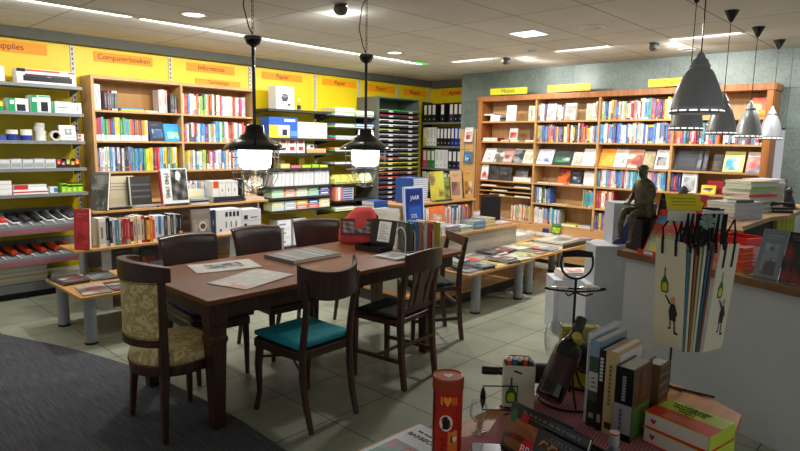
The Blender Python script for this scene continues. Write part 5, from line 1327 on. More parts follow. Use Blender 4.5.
MB().lathe([(.0, 0), (.042, 0), (.042, .0008), (0, .0008)], 20, (200, 186, 160), M=Matrix.Translation((.12, -.0018, .1)) @ Matrix.Rotation(R(90), 4, 'X') @ Matrix.Scale(1.25, 4, (0, 1, 0))).lathe([(.0, 0), (.03, 0), (.03, .0008), (0, .0008)], 20, (70, 62, 58), M=Matrix.Translation((.12, -.0028, .1)) @ Matrix.Rotation(R(90), 4, 'X')).build('oval_portrait', print_m, o)
x = o.location.x + .216
bk6(x, .602, DL + .01, .05, .26, (36, 50, 84), 0, 'navy thick book right of the portrait book on the display shelf'); x += .056
for i, (w_, c, n) in enumerate(((.30, (224, 226, 230), 'white carton with four small black icons'), (.24, (214, 216, 220), 'white carton with black logo spots'))):
    it = [(.12 + .0 * k, .1, .2, .2, (60, 60, 66)) for k in range(1)] + [(.35 + .15 * k, .7, .45 + .15 * k, .9, (50, 50, 56)) for k in range(4)] + [(.35 + .2 * k, .25, .4 + .2 * k, .5, (120, 120, 126)) for k in range(3)]
    if i: it = [(.1, .55, .3, .75, (50, 50, 56)), (.45, .6, .8, .66, (110, 110, 116)), (.1, .2, .25, .36, (50, 50, 56)), (0, .48, 1, .5, (170, 170, 176))]
    packet(x, DL, .602, w_, .2, .255 - .02 * i, c, it, n + ' on the low display shelf', 'box'); x += w_ + .006
# the tall red book at the left end, white stacks
front6(1.76, .602, 5.62, .13, .36, .05, [(176, 40, 44), (196, 60, 60), (150, 30, 34)], 'tall red book standing at the left end of the display shelf', 6, R(-38))
# upper shelf
UL = 5.86
front6(2.02, .91, UL + .08, .17, .36, .03, [(96, 96, 88), (60, 60, 56), (140, 140, 130), (120, 116, 96)], 'grey photo book leaning at the left end of the upper display tier', 10, R(-52))
o = packet(2.14, UL + .16, .91, .34, .02, .31, (202, 190, 160), [(.06, .1, .94, .3, (190, 178, 148)), (.1, .75, .9, .78, (150, 140, 120)), (.1, .65, .9, .68, (150, 140, 120)), (.1, .55, .9, .58, (150, 140, 120)), (.0, .9, .12, 1, (190, 50, 40))], 'large beige text poster book on the upper display tier', 'book', name='poster_book', tilt=5, m=print_m)
o = packet(2.40, UL + .09, .91, .22, .05, .30, (54, 54, 52), [(.1, .3, .95, .36, (90, 90, 88)), (.1, .5, .95, .56, (90, 90, 88)), (.1, .7, .95, .76, (90, 90, 88)), (0, 0, .06, 1, (190, 186, 170))], 'black book with grey text lines on the upper display tier', 'book', name='book', tilt=5, m=print_m)
for i, (xx, w_, c, n) in enumerate(((2.14, .24, (60, 58, 56), 'dark'), (2.40, .22, (190, 188, 184), 'pale grey'), (2.63, .2, (200, 150, 150), 'pinkish'))):
    stack(xx, UL - .02, .91, w_, .1, [(.012, [c, GY]), (.012, [tuple(q * .9 for q in c), GY])], n + ' flat book, %s of its pair on the upper display tier', DG)
o = front6(2.69, .9185, UL - .02, .27, .36, .03, [(214, 214, 210)], 'grey and white photo book lettered 1940 1945 on the upper display tier', 9, R(-3))
o.location.z = .937
MB().box((-.016, 0, 0), (-.0005, .032, .335), (150, 34, 50)).build('red_spine', print_m, o)
pc = MB()
for i in range(16):
    for j in range(24):
        u, v = (i + .5) / 16, (j + .5) / 24; g = 78 + 46 * sin(u * 9 + v * 5) * cos(v * 11 - u * 3) + rnd.uniform(-16, 16) + (150 if (u - .45) ** 2 + (v - .8) ** 2 < .025 else 0); g = max(24, min(236, g))
        x0_, z0_ = .095 + .165 * i / 16, .03 + .32 * j / 24; pc.face([(x0_, -.0016, z0_), (x0_ + .0104, -.0016, z0_), (x0_ + .0104, -.0016, z0_ + .01335), (x0_, -.0016, z0_ + .01335)], (g, g, g - 3))
pc.build('cover_photo', gloss_m, o)
lettering('1940 1945', .062, mat('dark_print', (50, 50, 50), .6), o, (.05, -.0045, .19), (R(90), R(90), 0))
L(MB().box((1.985, 6.10, .321), (3.89, 6.115, .887)), 'back_panel', mat('grey_back_board', (150, 146, 138), .6), ds)  # plain grey board closing the back between the tiers
stack(2.70, UL - .035, .91, .25, .2, [(.022, [(60, 60, 62), GY])], 'flat grey book under the 1940 1945 book', DG, jitter=0)
for i, (dy, t_, c) in enumerate(((0, .02, (190, 190, 188)), (.0, .018, (30, 30, 32)), (0, .02, (150, 152, 154)))):
    flat((2.98, UL - .03, .9106 + [0, .0206, .0392][i]), .2, .16, t_, [c, GY], '%s flat book, %s of the pile right of the 1940 1945 book' % (cname(c), ('bottom', 'middle', 'top')[i]), DG)
for i, (c, t_) in enumerate((((206, 196, 150), .05), ((226, 214, 170), .02), ((232, 224, 190), .07))):
    flat((3.0 + .2, UL + .06, .9106 + [0, .0506, .0712][i]) if False else (3.02, UL + .14, .9106 + [0, .0506, .0712][i]), .2, .13, t_, [c, CR], 'cream thick book, %s of the pile behind, upper display tier' % ('bottom', 'middle', 'top')[i], DG)
zz = stack(3.235, UL - .03, .91, .34, .2, [(.02, [(60, 64, 72), GY]), (.02, [(30, 34, 42), GY]), (.022, [(40, 44, 52), GY])], 'dark flat book, %s of the wide pile, upper display tier', DG, jitter=.004)
for i in range(4):
    packet(3.245 + i * .078, UL - .005, zz, .073, .17, .17, (214, 212, 206), [(.1, .55, .95, 1, (206, 70, 40))] if i == 0 else [(.4, .3, .55, .5, (90, 90, 90)), (.1, .85, .9, .9, (180, 178, 170))], 'white slim box%s on the wide dark book pile, %s of four' % (' with orange head' if i == 0 else '', ordn(i + 1)), 'box', DG)
bk6(3.59, .91, UL, .05, .25, (30, 30, 32), 0, 'black thick book right of the four slim boxes')
flat((3.66, UL, .9106), .24, .2, .03, [(206, 190, 176), (170, 150, 130)], 'brownish magazine pile at the right end of the upper display tier', DG)
# bottom tier poster covers
front6(2.09, .32, 5.66, .20, .24, .02, [(52, 50, 48), (100, 96, 92), (30, 30, 30), (150, 146, 140)], 'dark photo book standing on the bottom tier above the bench', 6)
front6(2.36, .32, 5.66, .18, .22, .02, [(36, 30, 28), (190, 40, 40), (60, 50, 44)], 'dark book with red roses on the bottom tier', 6)
front6(2.72, .32, 5.66, .18, .24, .02, [(224, 224, 222), (190, 190, 190)], 'white book standing on the bottom tier', 6)

def leg_round(par, x, y, h, r=.045):
    q = MB().tube([(x - par.location.x, y - par.location.y, .018), (x - par.location.x, y - par.location.y, h)], r, 20).build('leg', leg_grey, par, smooth=False)
    MB().tube([(0, 0, .001 - .0), (0, 0, .0175)], r * 1.05, 20).build('foot_ring', rubber, q, loc=(x - par.location.x, y - par.location.y, 0))
    return q
def bench(x0, x1, y0, y1, zt, legs, label, th=.022):
    t = thing('display_bench', label, 'bench', ((x0 + x1) / 2, (y0 + y1) / 2, 0), 0, 'low magazine benches on round grey legs')
    L(MB().box((x0, y0, zt - th), (x1, y1, zt)), 'benchtop', beige_wood, t, bevel=.002)
    for x, y in legs: leg_round(t, x, y, zt - th - .0005)
    return t
bench(1.49, 2.9, 4.68, 5.52, .40, ((1.58, 4.78), (1.58, 5.41), (2.78, 4.78), (2.78, 5.41)), 'low bench covered with magazines behind the floral chair')
# magazines, overlapping fans: each one tilted slightly on the one before
MAGP = [[(60, 58, 56), (150, 60, 80), (120, 120, 116), (200, 196, 190)], [(170, 168, 160), (90, 80, 76), (200, 190, 170), (120, 60, 60)], [(44, 44, 46), (140, 140, 136), (90, 90, 88)], [(200, 198, 190), (140, 170, 60), (90, 110, 70), (230, 226, 214)],
        [(120, 110, 100), (170, 60, 50), (210, 200, 190)], [(226, 224, 218), (60, 100, 150), (190, 80, 60), (210, 206, 198)], [(90, 96, 104), (160, 166, 170), (50, 56, 62)], [(206, 204, 198), (200, 60, 44), (120, 110, 100)], [(190, 186, 176), (120, 124, 120), (80, 80, 84)], [(216, 214, 210), (150, 150, 160), (100, 110, 120)], [(206, 196, 130), (226, 220, 170), (150, 140, 90)]]
def mag_spread(x0, x1, y0, y1, z, nx, ny, where, group, seed, w=.21, d=.28, kmax=4, jit=.16, pals=None):
    r = random.Random(seed)
    for j in range(ny):
        for i in range(nx):
            cx = x0 + (x1 - x0 - w) * (i / max(1, nx - 1)); cy = y0 + (y1 - y0 - d) * (1 - j / max(1, ny - 1)) if ny > 1 else y0
            zz_ = z + .0006 
            n = r.randint(1, kmax)
            for k in range(n):
                pal = list(r.choice(pals or MAGP)); t_ = r.uniform(.004, .013)
                flat((cx + r.uniform(-.004, .004), cy + r.uniform(-.004, .004), zz_), w, d, t_, pal, '%s magazine, %s in pile, %s pile of %s row, %s' % (cname(pal[0]), ('bottom', 'second', 'third', 'fourth')[k], ordn(i + 1), ('back', 'front')[j] if ny > 1 else 'single', where), group, r.uniform(-jit, jit), kind='magazine', cat='magazine', nx=9, ny=11)
                zz_ += t_ + .0007
mag_spread(1.52, 2.86, 4.72, 5.48, .40, 6, 2, 'bench behind floral chair', 'magazines on the bench behind the floral chair', 3, w=.205, d=.33, jit=.3, pals=[MAGP[0], MAGP[2], MAGP[6], MAGP[4], MAGP[2], MAGP[1]])

# ================================================================ CENTRE COUNTER WITH MAGAZINE BENCHES
cc = thing('display_counter', 'long grey counter with a wooden top in the middle of the shop', 'counter', (5.05, 4.1, 0))
L(MB().box((4.0, 3.74, .635), (6.06, 4.56, .66)), 'countertop', beige_wood, cc, bevel=.002)
L(MB().box((4.03, 3.77, .151), (6.04, 4.53, .634)), 'body', mat('greige_laminate', (176, 170, 154), .5, noise=.05), cc)
L(MB().box((4.0, 3.44, .125), (6.12, 4.56, .15)), 'plinth_board', beige_wood, cc, bevel=.002)
L(MB().box((4.05, 3.52, .001), (6.06, 4.5, .1245)), 'plinth', mat('dark_plinth_grey', (64, 66, 64), .6), cc)
hu = thing('raised_shelf', 'wooden shelf raised on posts along the centre counter', 'shelf', (5.0, 4.28, .6605))
L(MB().box((4.38, 4.10, .935), (5.66, 4.46, .957)), 'shelf_board', beige_wood, hu, bevel=.002)
for x in (4.40, 5.64): L(MB().box((x - .011, 4.13, .6606), (x + .011, 4.44, .9345)), 'side_support', beige_wood, hu)
L(MB().box((4.42, 4.43, .6606), (5.62, 4.445, .9345)), 'back_board', beige_wood, hu)
CG = 'books on the centre counter'
stack(4.60, 4.41, .957, .26, .24, [(.0215, [(50, 92, 168), (70, 110, 190)])] * 12, 'thick blue paperback, %s of the tall blue pile', 'blue paperbacks on the raised shelf', -pi / 2, jitter=.003, gap=.0006)
for k, (xx, w_, pal, n) in enumerate(((4.90, .24, [(170, 160, 40), (200, 190, 70), (120, 90, 60)], 'yellow-green book with a face'), (5.12, .15, [(110, 130, 50), (70, 80, 40), (160, 160, 80)], 'olive green book'), (5.25, .17, [(190, 150, 110), (100, 70, 60), (150, 110, 80)], 'tan figure book'),
                                     (5.38, .16, [(120, 110, 100), (70, 60, 60), (170, 160, 150)], 'grey-brown figure book'), (5.50, .15, [(190, 140, 70), (110, 70, 40), (220, 190, 150)], 'ochre book with small white square'))):
    front6(xx, .957, 4.15 + .03 * (k % 2), w_, .33 if k != 1 else .26, .012, pal, n + ' standing on the raised shelf', 7, R(-6 * (k % 3)), CG)
flat((4.92, 4.11, .9576), .3, .035, .02, [(60, 60, 62), GY], 'black thin book lying on the front of the raised shelf', CG)
# big blue sign-like book
o = packet(4.26, 3.93, .66, .29, .03, .50, (200, 214, 236), [(.05, .04, .95, .96, (28, 60, 140)), (.2, .08, .85, .60, (44, 90, 176)), (.1, .66, .9, .9, (24, 50, 124))], 'large blue display book with white letters beside the raised shelf', 'book', name='display_book', tilt=4)
lettering('JAAR', .06, mat('white_print', (235, 238, 245), .5), o, (.15, -.003, .385), (R(90), 0, 0)); lettering('STIL', .055, mat('white_print'), o, (.14, -.003, .2), (R(90), 0, 0))
stack(4.02, 3.98, .66, .2, .2, [(.04, [(216, 214, 206), GY])] * 7, 'thick white book, %s of the pile left of the blue display book', 'thick white books beside the blue display book', jitter=.004)
stack(4.12, 4.24, .66, .2, .18, [(.042, [(44, 84, 150), BL])] * 8, 'thick blue book, %s of the pile behind the white books', CG, jitter=.004)
o = front6(4.72, .66, 4.02, .29, .26, .02, [(226, 110, 40), (170, 130, 110), (90, 70, 60), (210, 190, 180)], 'orange magazine standing under the raised shelf front', 8, R(0)); o.location.z += .0
bk6(4.67, .66, 4.02, .035, .25, (226, 226, 224), 0, 'white book standing left of the orange magazine')
x = 5.03
for i, (c, t_) in enumerate((((200, 190, 180), .03), ((170, 160, 154), .028), ((190, 60, 60), .016), ((216, 206, 196), .03), ((150, 40, 50), .018), ((206, 200, 196), .026), ((60, 110, 170), .024), ((40, 60, 90), .03), ((226, 226, 224), .02), ((190, 180, 160), .026), ((210, 214, 216), .022), ((90, 60, 60), .03), ((150, 150, 150), .028), ((190, 70, 50), .03), ((80, 90, 80), .03), ((200, 90, 70), .028), ((60, 50, 50), .03))):
    if x > 5.56: break
    bk6(x, .66, 4.06, t_, .235 + .02 * ((i * 7) % 3) / 3, c, i % 3, '%s book, %s from left standing under the raised shelf' % (cname(c), ordn(i + 1))); x += t_ + .001
CM = 'magazine piles on the centre counter'
for k, (xx, y_, n, w_, c, nm) in enumerate(((4.47, 3.78, 9, .22, (206, 214, 206), 'pale green'), (4.72, 3.78, 6, .22, (150, 156, 160), 'grey'), (4.96, 3.78, 4, .22, (170, 172, 168), 'light grey'), (5.20, 3.78, 7, .2, (120, 136, 156), 'blue-grey'), (5.42, 3.79, 8, .2, (190, 180, 140), 'buff'), (5.66, 3.77, 2, .3, (200, 150, 140), 'pinkish'))):
    stack(xx, y_, .66, w_, .2, [(.0125 if k else .014, [tuple(min(255, q + rnd.uniform(-14, 14)) for q in c), GY, W_])] * n, nm + ' magazine, %s of its counter pile', CM, kind='magazine', cat='magazine', jitter=.006)
bb = thing('black_display_board', 'black fabric panel with a wooden head standing on the centre counter end', 'display board', (5.93, 4.08, .6605), R(-30))
MB().box((-.13, -.012, .0), (.13, .012, .30)).build('fabric_panel', mat('black_fabric', (16, 16, 18), .95), bb)
MB().box((-.10, -.016, .3005), (.10, .016, .335)).build('wooden_head', mid_wood, bb, bevel=.004)
lb = MB().box((6.12, 4.36, .001), (6.72, 4.8, .62)).build('display_block', panel_grey); tag(lb, 'grey display block behind the centre counter right end', 'display block')
stack(6.14, 4.40, .62, .5, .3, [(.014, [(150, 154, 166), W_, GY])] * 5, 'bluish grey magazine, %s on the block behind the counter', CM, kind='magazine', cat='magazine', jitter=.01)

# benches in front
bench(4.22, 5.32, 3.10, 3.70, .42, ((4.46, 3.20), (5.21, 3.20)), 'low bench with magazines nearest the ladder-back chair')
bench(5.36, 6.80, 3.14, 3.72, .42, ((5.49, 3.25), (6.22, 3.27), (6.70, 3.64)), 'low bench with magazines in front of the counter right half')
bench(6.10, 6.66, 3.76, 4.30, .42, ((6.2, 3.85), (6.56, 3.85), (6.2, 4.2), (6.56, 4.2)), 'small low bench at the right end of the centre counter')
mag_spread(4.25, 5.30, 3.13, 3.68, .42, 5, 2, 'bench nearest ladder-back chair', 'magazines on the bench nearest the ladder-back chair', 8, w=.2, d=.262)
mag_spread(5.39, 6.02, 3.17, 3.70, .42, 3, 2, 'bench before the counter', 'magazines on the bench before the counter', 15, w=.195, d=.255)
flat((5.25, 3.05 + .07, .4606), .02, .02, .01, [RD], None) if False else None
o = flat((6.09, 3.18, .4206), .66, .46, .04, [(60, 60, 58), (190, 190, 180), (206, 200, 180), (150, 150, 140)], 'large grey chequered picture book on the right end of the long low bench', None, R(-2), nx=12, ny=9)
flat((6.16, 3.22, .4612), .5, .36, .016, [(206, 200, 176), (170, 166, 150), (120, 120, 112)], 'beige map-like book on top of the chequered book', None, R(4))

stack(6.14, 3.84, .42, .4, .34, [(.02, [(200, 200, 196), GY, W_])] * 3, 'pale picture book, %s of pile on the small low bench', 'pale picture books on the small low bench')
# ================================================================ GREY AND BLUE DISPLAY CARTONS
cg, cbl = (196, 200, 206), (64, 68, 160)
def carton(x, y, z, w, d, h, rz, tri, label, lab=None):
    mb = MB(); mb.box((-w / 2, -d / 2, 0), (w / 2, d / 2, h), cg)
    if tri: mb.face([(w / 2 * tri[0], -d / 2 - .0006, 0), (w / 2, -d / 2 - .0006, 0), (w / 2, -d / 2 - .0006, h), (w / 2 * tri[1], -d / 2 - .0006, h)], cbl); mb.face([(w / 2 + .0006, -d / 2, 0), (w / 2 + .0006, d / 2, 0), (w / 2 + .0006, d / 2, h), (w / 2 + .0006, -d / 2, h)], cbl)
    if lab: mb.box((lab[0], -d / 2 - .001, lab[1]), (lab[0] + .05, -d / 2 - .0002, lab[1] + .07), (206, 208, 210))
    o = mb.build('cardboard_display', mat('matt_carton', vc=True, rough=.6), loc=(x, y, z), rot=rz); tag(o, label, 'carton', 'grey and blue display cartons'); return o
RZ0 = R(-46.6)
carton(4.34, 1.87, .001, .42, .28, .565, RZ0, (.1, .8), 'grey carton with a blue triangle, bottom of the stack on the floor')
carton(4.30, 1.88, .567, .25, .24, .295, RZ0, None, 'small plain grey carton in the middle of the stack', (.03, .12))
carton(4.49, 1.80, .863, .32, .20, .31, RZ0, (-.97, .15), 'grey and blue carton, topmost of the stack by the sculpture')
carton(4.68, 2.36, .001, .34, .28, .46, RZ0, None, 'low grey carton with magazines left of the stacked cartons')
stack(4.53, 2.34, .461, .26, .2, [(.02, [(226, 224, 218), (214, 90, 90), W_])] * 3, 'white and red magazine, %s of pile on the low carton', 'magazines on the low grey carton', R(-40), kind='magazine', cat='magazine')
# ================================================================ SERVICE COUNTER
CA = (3.89, 1.61); CD = Vector((-.335, -.942)).normalized(); CN = Vector((-CD.y, CD.x)) * 1   # CN points away from the customer side
CN = Vector((.942, -.335)).normalized()
CRZ = atan2(CD.y, CD.x)
cw = wood('counter_edge_wood', (132, 96, 62), (104, 72, 46), .4, 3, (3, 3, 3)); ct = wood('counter_top_wood', (186, 148, 100), (160, 124, 80), .35, 2, (3, 3, 3))
cfront = mat('counter_front_grey', (186, 190, 190), .5, noise=.04)
sc = thing('service_counter', 'grey fronted service counter with a wooden top on the right', 'counter', (3.8, .6, 0))
def cpt(s, o_): return (CA[0] + CD.x * s + CN.x * o_, CA[1] + CD.y * s + CN.y * o_)
top = [cpt(0, 0), cpt(2.6, 0), cpt(2.6, .46), cpt(.12, .46), (4.26, 1.61)]
L(MB().prism(top, .862, .90), 'countertop', ct, sc, bevel=.003)
edge_ = MB()
for a, b in ((cpt(-.0, -.012), cpt(2.6, -.012)),):
    edge_.prism([a, b, cpt(2.6, -.0005), cpt(0, -.0005)], .858, .902)
edge_.prism([(3.88, 1.622), (3.88, 1.6105), (4.26, 1.6105), (4.26, 1.622)], .858, .902)
L(edge_, 'edge_strip', cw, sc)
L(MB().prism([cpt(.03, .03), cpt(2.6, .03), cpt(2.6, .43), cpt(.15, .43), (4.22, 1.58)], .001, .8615), 'front_panel', cfront, sc)
dk = thing('raised_desk', 'light wood raised desk top with black panels behind the service counter', 'desk', (5.6, 1.3, 0))
L(MB().prism([(4.42, 1.0), (4.62, 1.06), (5.5, 1.06), (5.75, .99), (7.0, .99), (7.0, 1.34), (6.95, 1.36), (5.0, 1.62), (4.42, 1.62)], 1.015, 1.05), 'desktop', ct, dk, bevel=.002)
L(MB().box((4.46, 1.12, .001), (6.4, 1.34, 1.0145)), 'panel', mat('black_panel', (16, 16, 18), .6), dk)
yg = MB()
for i in range(9): yg.box((5.9 + i * .09, 1.085, .80), (5.955 + i * .09, 1.118, 1.01), (190, 190, 40) if i % 2 else (160, 170, 60))
L(yg, 'coloured_panel', print_m, dk)
sd = MB().box((0, 0, .001), (.9, .5, .9)).build('back_cabinet', mat('dark_cabinet', (22, 22, 24), .5), loc=(4.5, .35, 0), rot=R(0)); tag(sd, 'dark cabinet inside the service area behind the counter', 'cabinet')
# paper piles on the desk
DP = 'paper piles on the raised desk'
zz = stack(4.98, 1.20, 1.05, .34, .24, [(.026, [(196, 196, 204), (190, 190, 200)])] * 5, 'grey-white paper ream, %s of the left desk pile', DP, R(-20), kind='paper_ream', cat='paper', jitter=.004)
flat((5.0, 1.2, zz + .0006), .17, .09, .02, [(70, 76, 62), (90, 96, 80)], 'dark green booklet on top of the left desk pile', None, R(-30))
cols_ = [(226, 226, 224), (170, 200, 150), (216, 214, 206), (150, 170, 130), (220, 220, 220), (190, 196, 190), (226, 90, 60), (210, 206, 200), (200, 204, 200), (150, 210, 90), (226, 220, 214), (214, 200, 180)]
zz = 1.0506
for i, c in enumerate(cols_):
    t_ = .022; flat((5.62 + rnd.uniform(-.015, .015), 1.25 + rnd.uniform(-.01, .01), zz), .34, .25, t_, [c, c], '%s folder, %s from bottom in the tall desk pile' % (cname(c), ordn(i + 1)), DP, R(-22) + rnd.uniform(-.05, .05), kind='folder', cat='folder'); zz += t_ + .0006
zz = 1.0506
for i in range(8):
    flat((6.12, 1.25, zz), .30, .22, .033, [(216, 214, 206) if i % 2 else (200, 196, 190), W_], 'white binder, %s from bottom in the rearmost desk pile' % ordn(i + 1), DP, R(-20) + rnd.uniform(-.03, .03), kind='folder', cat='folder'); zz += .0336
for i, c in enumerate(((60, 110, 170), (70, 120, 180), (210, 214, 220))):
    flat((4.66, 1.36, 1.0506 + i * .0286), .26, .18, .028, [c, SK], '%s book, %s of the small desk pile' % (cname(c), ('bottom', 'middle', 'top')[i]), DP, R(-25))
ph = thing('desk_telephone', 'black telephone with a corded handset on the raised desk', 'telephone', (5.97, 1.09, 1.0506), R(-60))
ph.scale = (.85, .85, .85)
MB().prism([(-.09, -.1), (.09, -.1), (.1, .09), (-.1, .09)], 0, .03, (24, 24, 26)).prism([(-.08, -.0), (.08, .0), (.08, .085), (-.08, .085)], .03, .05, (30, 30, 32)).build('phone_base', plast_m, ph, bevel=.006)
MB().tube([(-.1, -.02, .07), (-.09, -.02, .085), (0, -.02, .095), (.09, -.02, .085), (.1, -.02, .07)], [.024, .024, .015, .024, .024], 10, (20, 20, 22)).build('handset', plast_m, ph, smooth=True)
MB().tube([(-.1, -.02, .05)] + [(-.13 + .008 * cos(i), -.05 - .006 * i + .008 * sin(i), .012) for i in range(24)], .003, 5, (20, 20, 22)).build('cord', plast_m, ph)
# cat figurine
cf = thing('cat_figurine', 'small dark grey cat figurine sitting on the raised desk', 'figurine', (6.30, 1.08, 1.0506), R(150))
cm = mat('grey_glaze', (60, 62, 64), .4)
MB().loft([[(rx * cos(2 * pi * i / 16) + ox, ry_ * sin(2 * pi * i / 16), z) for i in range(16)] for z, rx, ry_, ox in ((0, .05, .04, 0), (.03, .055, .045, 0), (.08, .045, .038, .006), (.12, .032, .028, .014), (.135, .024, .022, .02), (.15, .033, .03, .026), (.17, .034, .032, .028), (.19, .024, .024, .026), (.2, .008, .008, .025))]).build('body', cm, cf, smooth=True)
for s in (-1, 1): MB().lathe([(.011, .185), (.001, .218)], 6, o=(.024, s * .017, 0)).build('ear', cm, cf)
MB().tube([(-.045, 0, .012), (-.07, .03, .012), (-.05, .06, .012), (0, .07, .012)], [.01, .009, .008, .005], 8).build('tail', cm, cf, smooth=True)
# pen pot with tall dark implement
pp = thing('pen_pot', 'tall dark pen pot with pens at the far end of the raised desk', 'pen pot', (6.62, 1.2, 1.0506))
MB().lathe([(.0, 0), (.04, 0), (.042, .11), (.038, .11), (.036, .01), (0, .01)], 18, (50, 52, 56)).build('pot', plast_m, pp, smooth=True)
for i in range(5): MB().tube([(.012 * cos(i * 1.3), .012 * sin(i * 1.3), .012), (.03 * cos(i * 1.3), .03 * sin(i * 1.3), .2 + .02 * i)], .004, 6, [(40, 44, 60), (60, 60, 64), (180, 180, 184), (50, 60, 90), (90, 90, 94)][i]).build('pen', plast_m, pp)

# ---- items on the counter
def cobj(s, o_, z): p = cpt(s, o_); return (p[0], p[1], z)
for i, (pal, n, lab) in enumerate((([(110, 122, 132), (150, 160, 170), (90, 60, 60), (70, 80, 90)], 'steel-blue magazine with a reddish picture', None), ([(24, 24, 28), (40, 40, 46), (120, 40, 44), (30, 30, 34)], 'black magazine with a white and red corner label', 1), ([(170, 186, 176), (200, 210, 204), (120, 140, 130)], 'pale green magazine at the right edge of the photo', None))):
    mb = MB(); cover_geo(mb, .13, .27, .006, pal, 40 + i, nx=10, ny=14)
    if lab: mb.box((.07, -.002, .18), (.11, -.0012, .24), (230, 226, 216)); mb.box((.07, -.0021, .173), (.115, -.0012, .183), (210, 50, 50))
    o = mb.build('magazine', gloss_m, loc=cobj(.88 + i * .137, .06, .9006 + .002), rot=(-R(14), 0, CRZ)); tag(o, n, 'magazine', 'magazines standing on the service counter')
ac = thing('acrylic_stand', 'clear acrylic stand holding magazines on the service counter', 'display stand', cobj(.86, .05, .9006), CRZ)
MB().box((0, -.035, 0), (.6, .05, .0015)).box((0, -.036, 0), (.6, -.0345, .02)).build('acrylic_base', clear, ac)
for i in range(6):
    mb = MB(); mb.box((-.07, -.055, 0), (.07, .055, .004)).box((-.082, -.067, .018), (.082, .067, .022)).box((-.07, -.055, .004), (-.066, .055, .018)).box((.066, -.055, .004), (.07, .055, .018)).box((-.066, .051, .004), (.066, .055, .018)).box((-.066, -.055, .004), (.066, -.051, .018))
    o = mb.build('letter_tray', mat('orange_plastic_%d' % (i % 2), ((246, 112, 50), (224, 76, 34))[i % 2], .4), loc=cobj(.70, .17, .9006 + i * .0226), rot=CRZ + .06 * (i % 3)); tag(o, 'orange plastic tray, %s from bottom of the counter stack' % ordn(i + 1), 'tray', 'orange trays stacked on the service counter')
o = MB().box((-.11, -.07, 0), (.11, .07, .12), (206, 180, 176)).build('box', print_m, loc=cobj(.60, .35, .9006), rot=CRZ, bevel=.002); tag(o, 'pale pink box under the red tray on the counter', 'box')
mb = MB(); mb.box((-.12, -.09, 0), (.12, .09, .006)).box((-.12, -.09, .006), (.12, -.085, .05)).box((-.12, .085, .006), (.12, .09, .05)).box((-.12, -.085, .006), (-.115, .085, .05)).box((.115, -.085, .006), (.12, .085, .05))
o = mb.build('red_tray', mat('red_plastic', (222, 40, 34), .35), loc=cobj(.60, .35, 1.0212), rot=CRZ - .1, bevel=.002); tag(o, 'bright red open tray on the pale pink box', 'tray')
# colourful magazine rack near the corner
mr = thing('magazine_holder', 'red edged slanted holder with colourful magazines near the counter corner', 'magazine holder', cobj(.27, .05, .9006), CRZ)
MB().box((-.14, -.03, 0), (.15, .16, .006), (206, 44, 38)).box((-.14, -.03, .006), (.15, -.022, .03), (206, 60, 50)).build('holder_base', plast_m, mr)
MB().box((-.14, 0, 0), (.15, .006, .36), (224, 52, 40)).build('back_plate', plast_m, mr, loc=(0, .012, .0075), rot=(-R(28), 0, 0))
MB().box((-.09, -.032, .004), (-.02, -.0305, .024), (230, 230, 230)).build('white_label', print_m, mr)
def held(dx, y, w_, h_, pal, n, tilt=28, z=.9086, t=.005, rz=CRZ, dz=0):
    mb = MB(); cover_geo(mb, w_, h_, t, pal, rnd.randrange(999), nx=8, ny=10)
    p = Vector(cobj(.27, .05, z + dz)) + Vector((CD.x * dx, CD.y * dx, 0)) + Vector((CN.x * y, CN.y * y, 0))
    o = mb.build('magazine', gloss_m, loc=p, rot=(-R(tilt), 0, rz)); tag(o, n, 'magazine', 'magazines in the slanted holder')
held(-.115, -.006, .235, .27, [(80, 150, 200), (236, 214, 60), (220, 80, 60), (90, 190, 220), (120, 190, 90)], 'blue and yellow puzzle magazine in the slanted holder')
held(-.10, .03, .23, .39, [(236, 200, 50), (220, 70, 50), (240, 220, 80)], 'yellow magazine behind the blue one in the holder')
held(-.09, .05, .22, .44, [(210, 50, 40), (180, 40, 40), (230, 90, 60)], 'red magazine at the back of the slanted holder')
held(-.16, .10, .17, .40, [(50, 52, 56)], 'large charcoal board leaning behind the magazine holder', 12, .9006, .012)
# small grey figurine
gf = thing('stone_figurine', 'small grey stone bird figurine near the yellow card', 'figurine', cobj(.40, .33 - .08, .9006), CRZ)
gf.location = (4.52, 1.47, 1.0506)
MB().loft([[(rx * cos(2 * pi * i / 14) + ox, rx * .8 * sin(2 * pi * i / 14), z) for i in range(14)] for z, rx, ox in ((0, .05, 0), (.05, .06, 0), (.12, .055, .01), (.18, .035, .03), (.21, .03, .04), (.235, .034, .045), (.26, .022, .045), (.27, .006, .045))]).build('body', mat('grey_stone', (110, 110, 106), .8, noise=.2), gf, smooth=True)
MB().lathe([(.01, 0), (.001, .035)], 8, M=Matrix.Translation((.07, 0, .235)) @ Matrix.Rotation(R(90), 4, 'Y')).build('beak', mat('grey_stone'), gf)

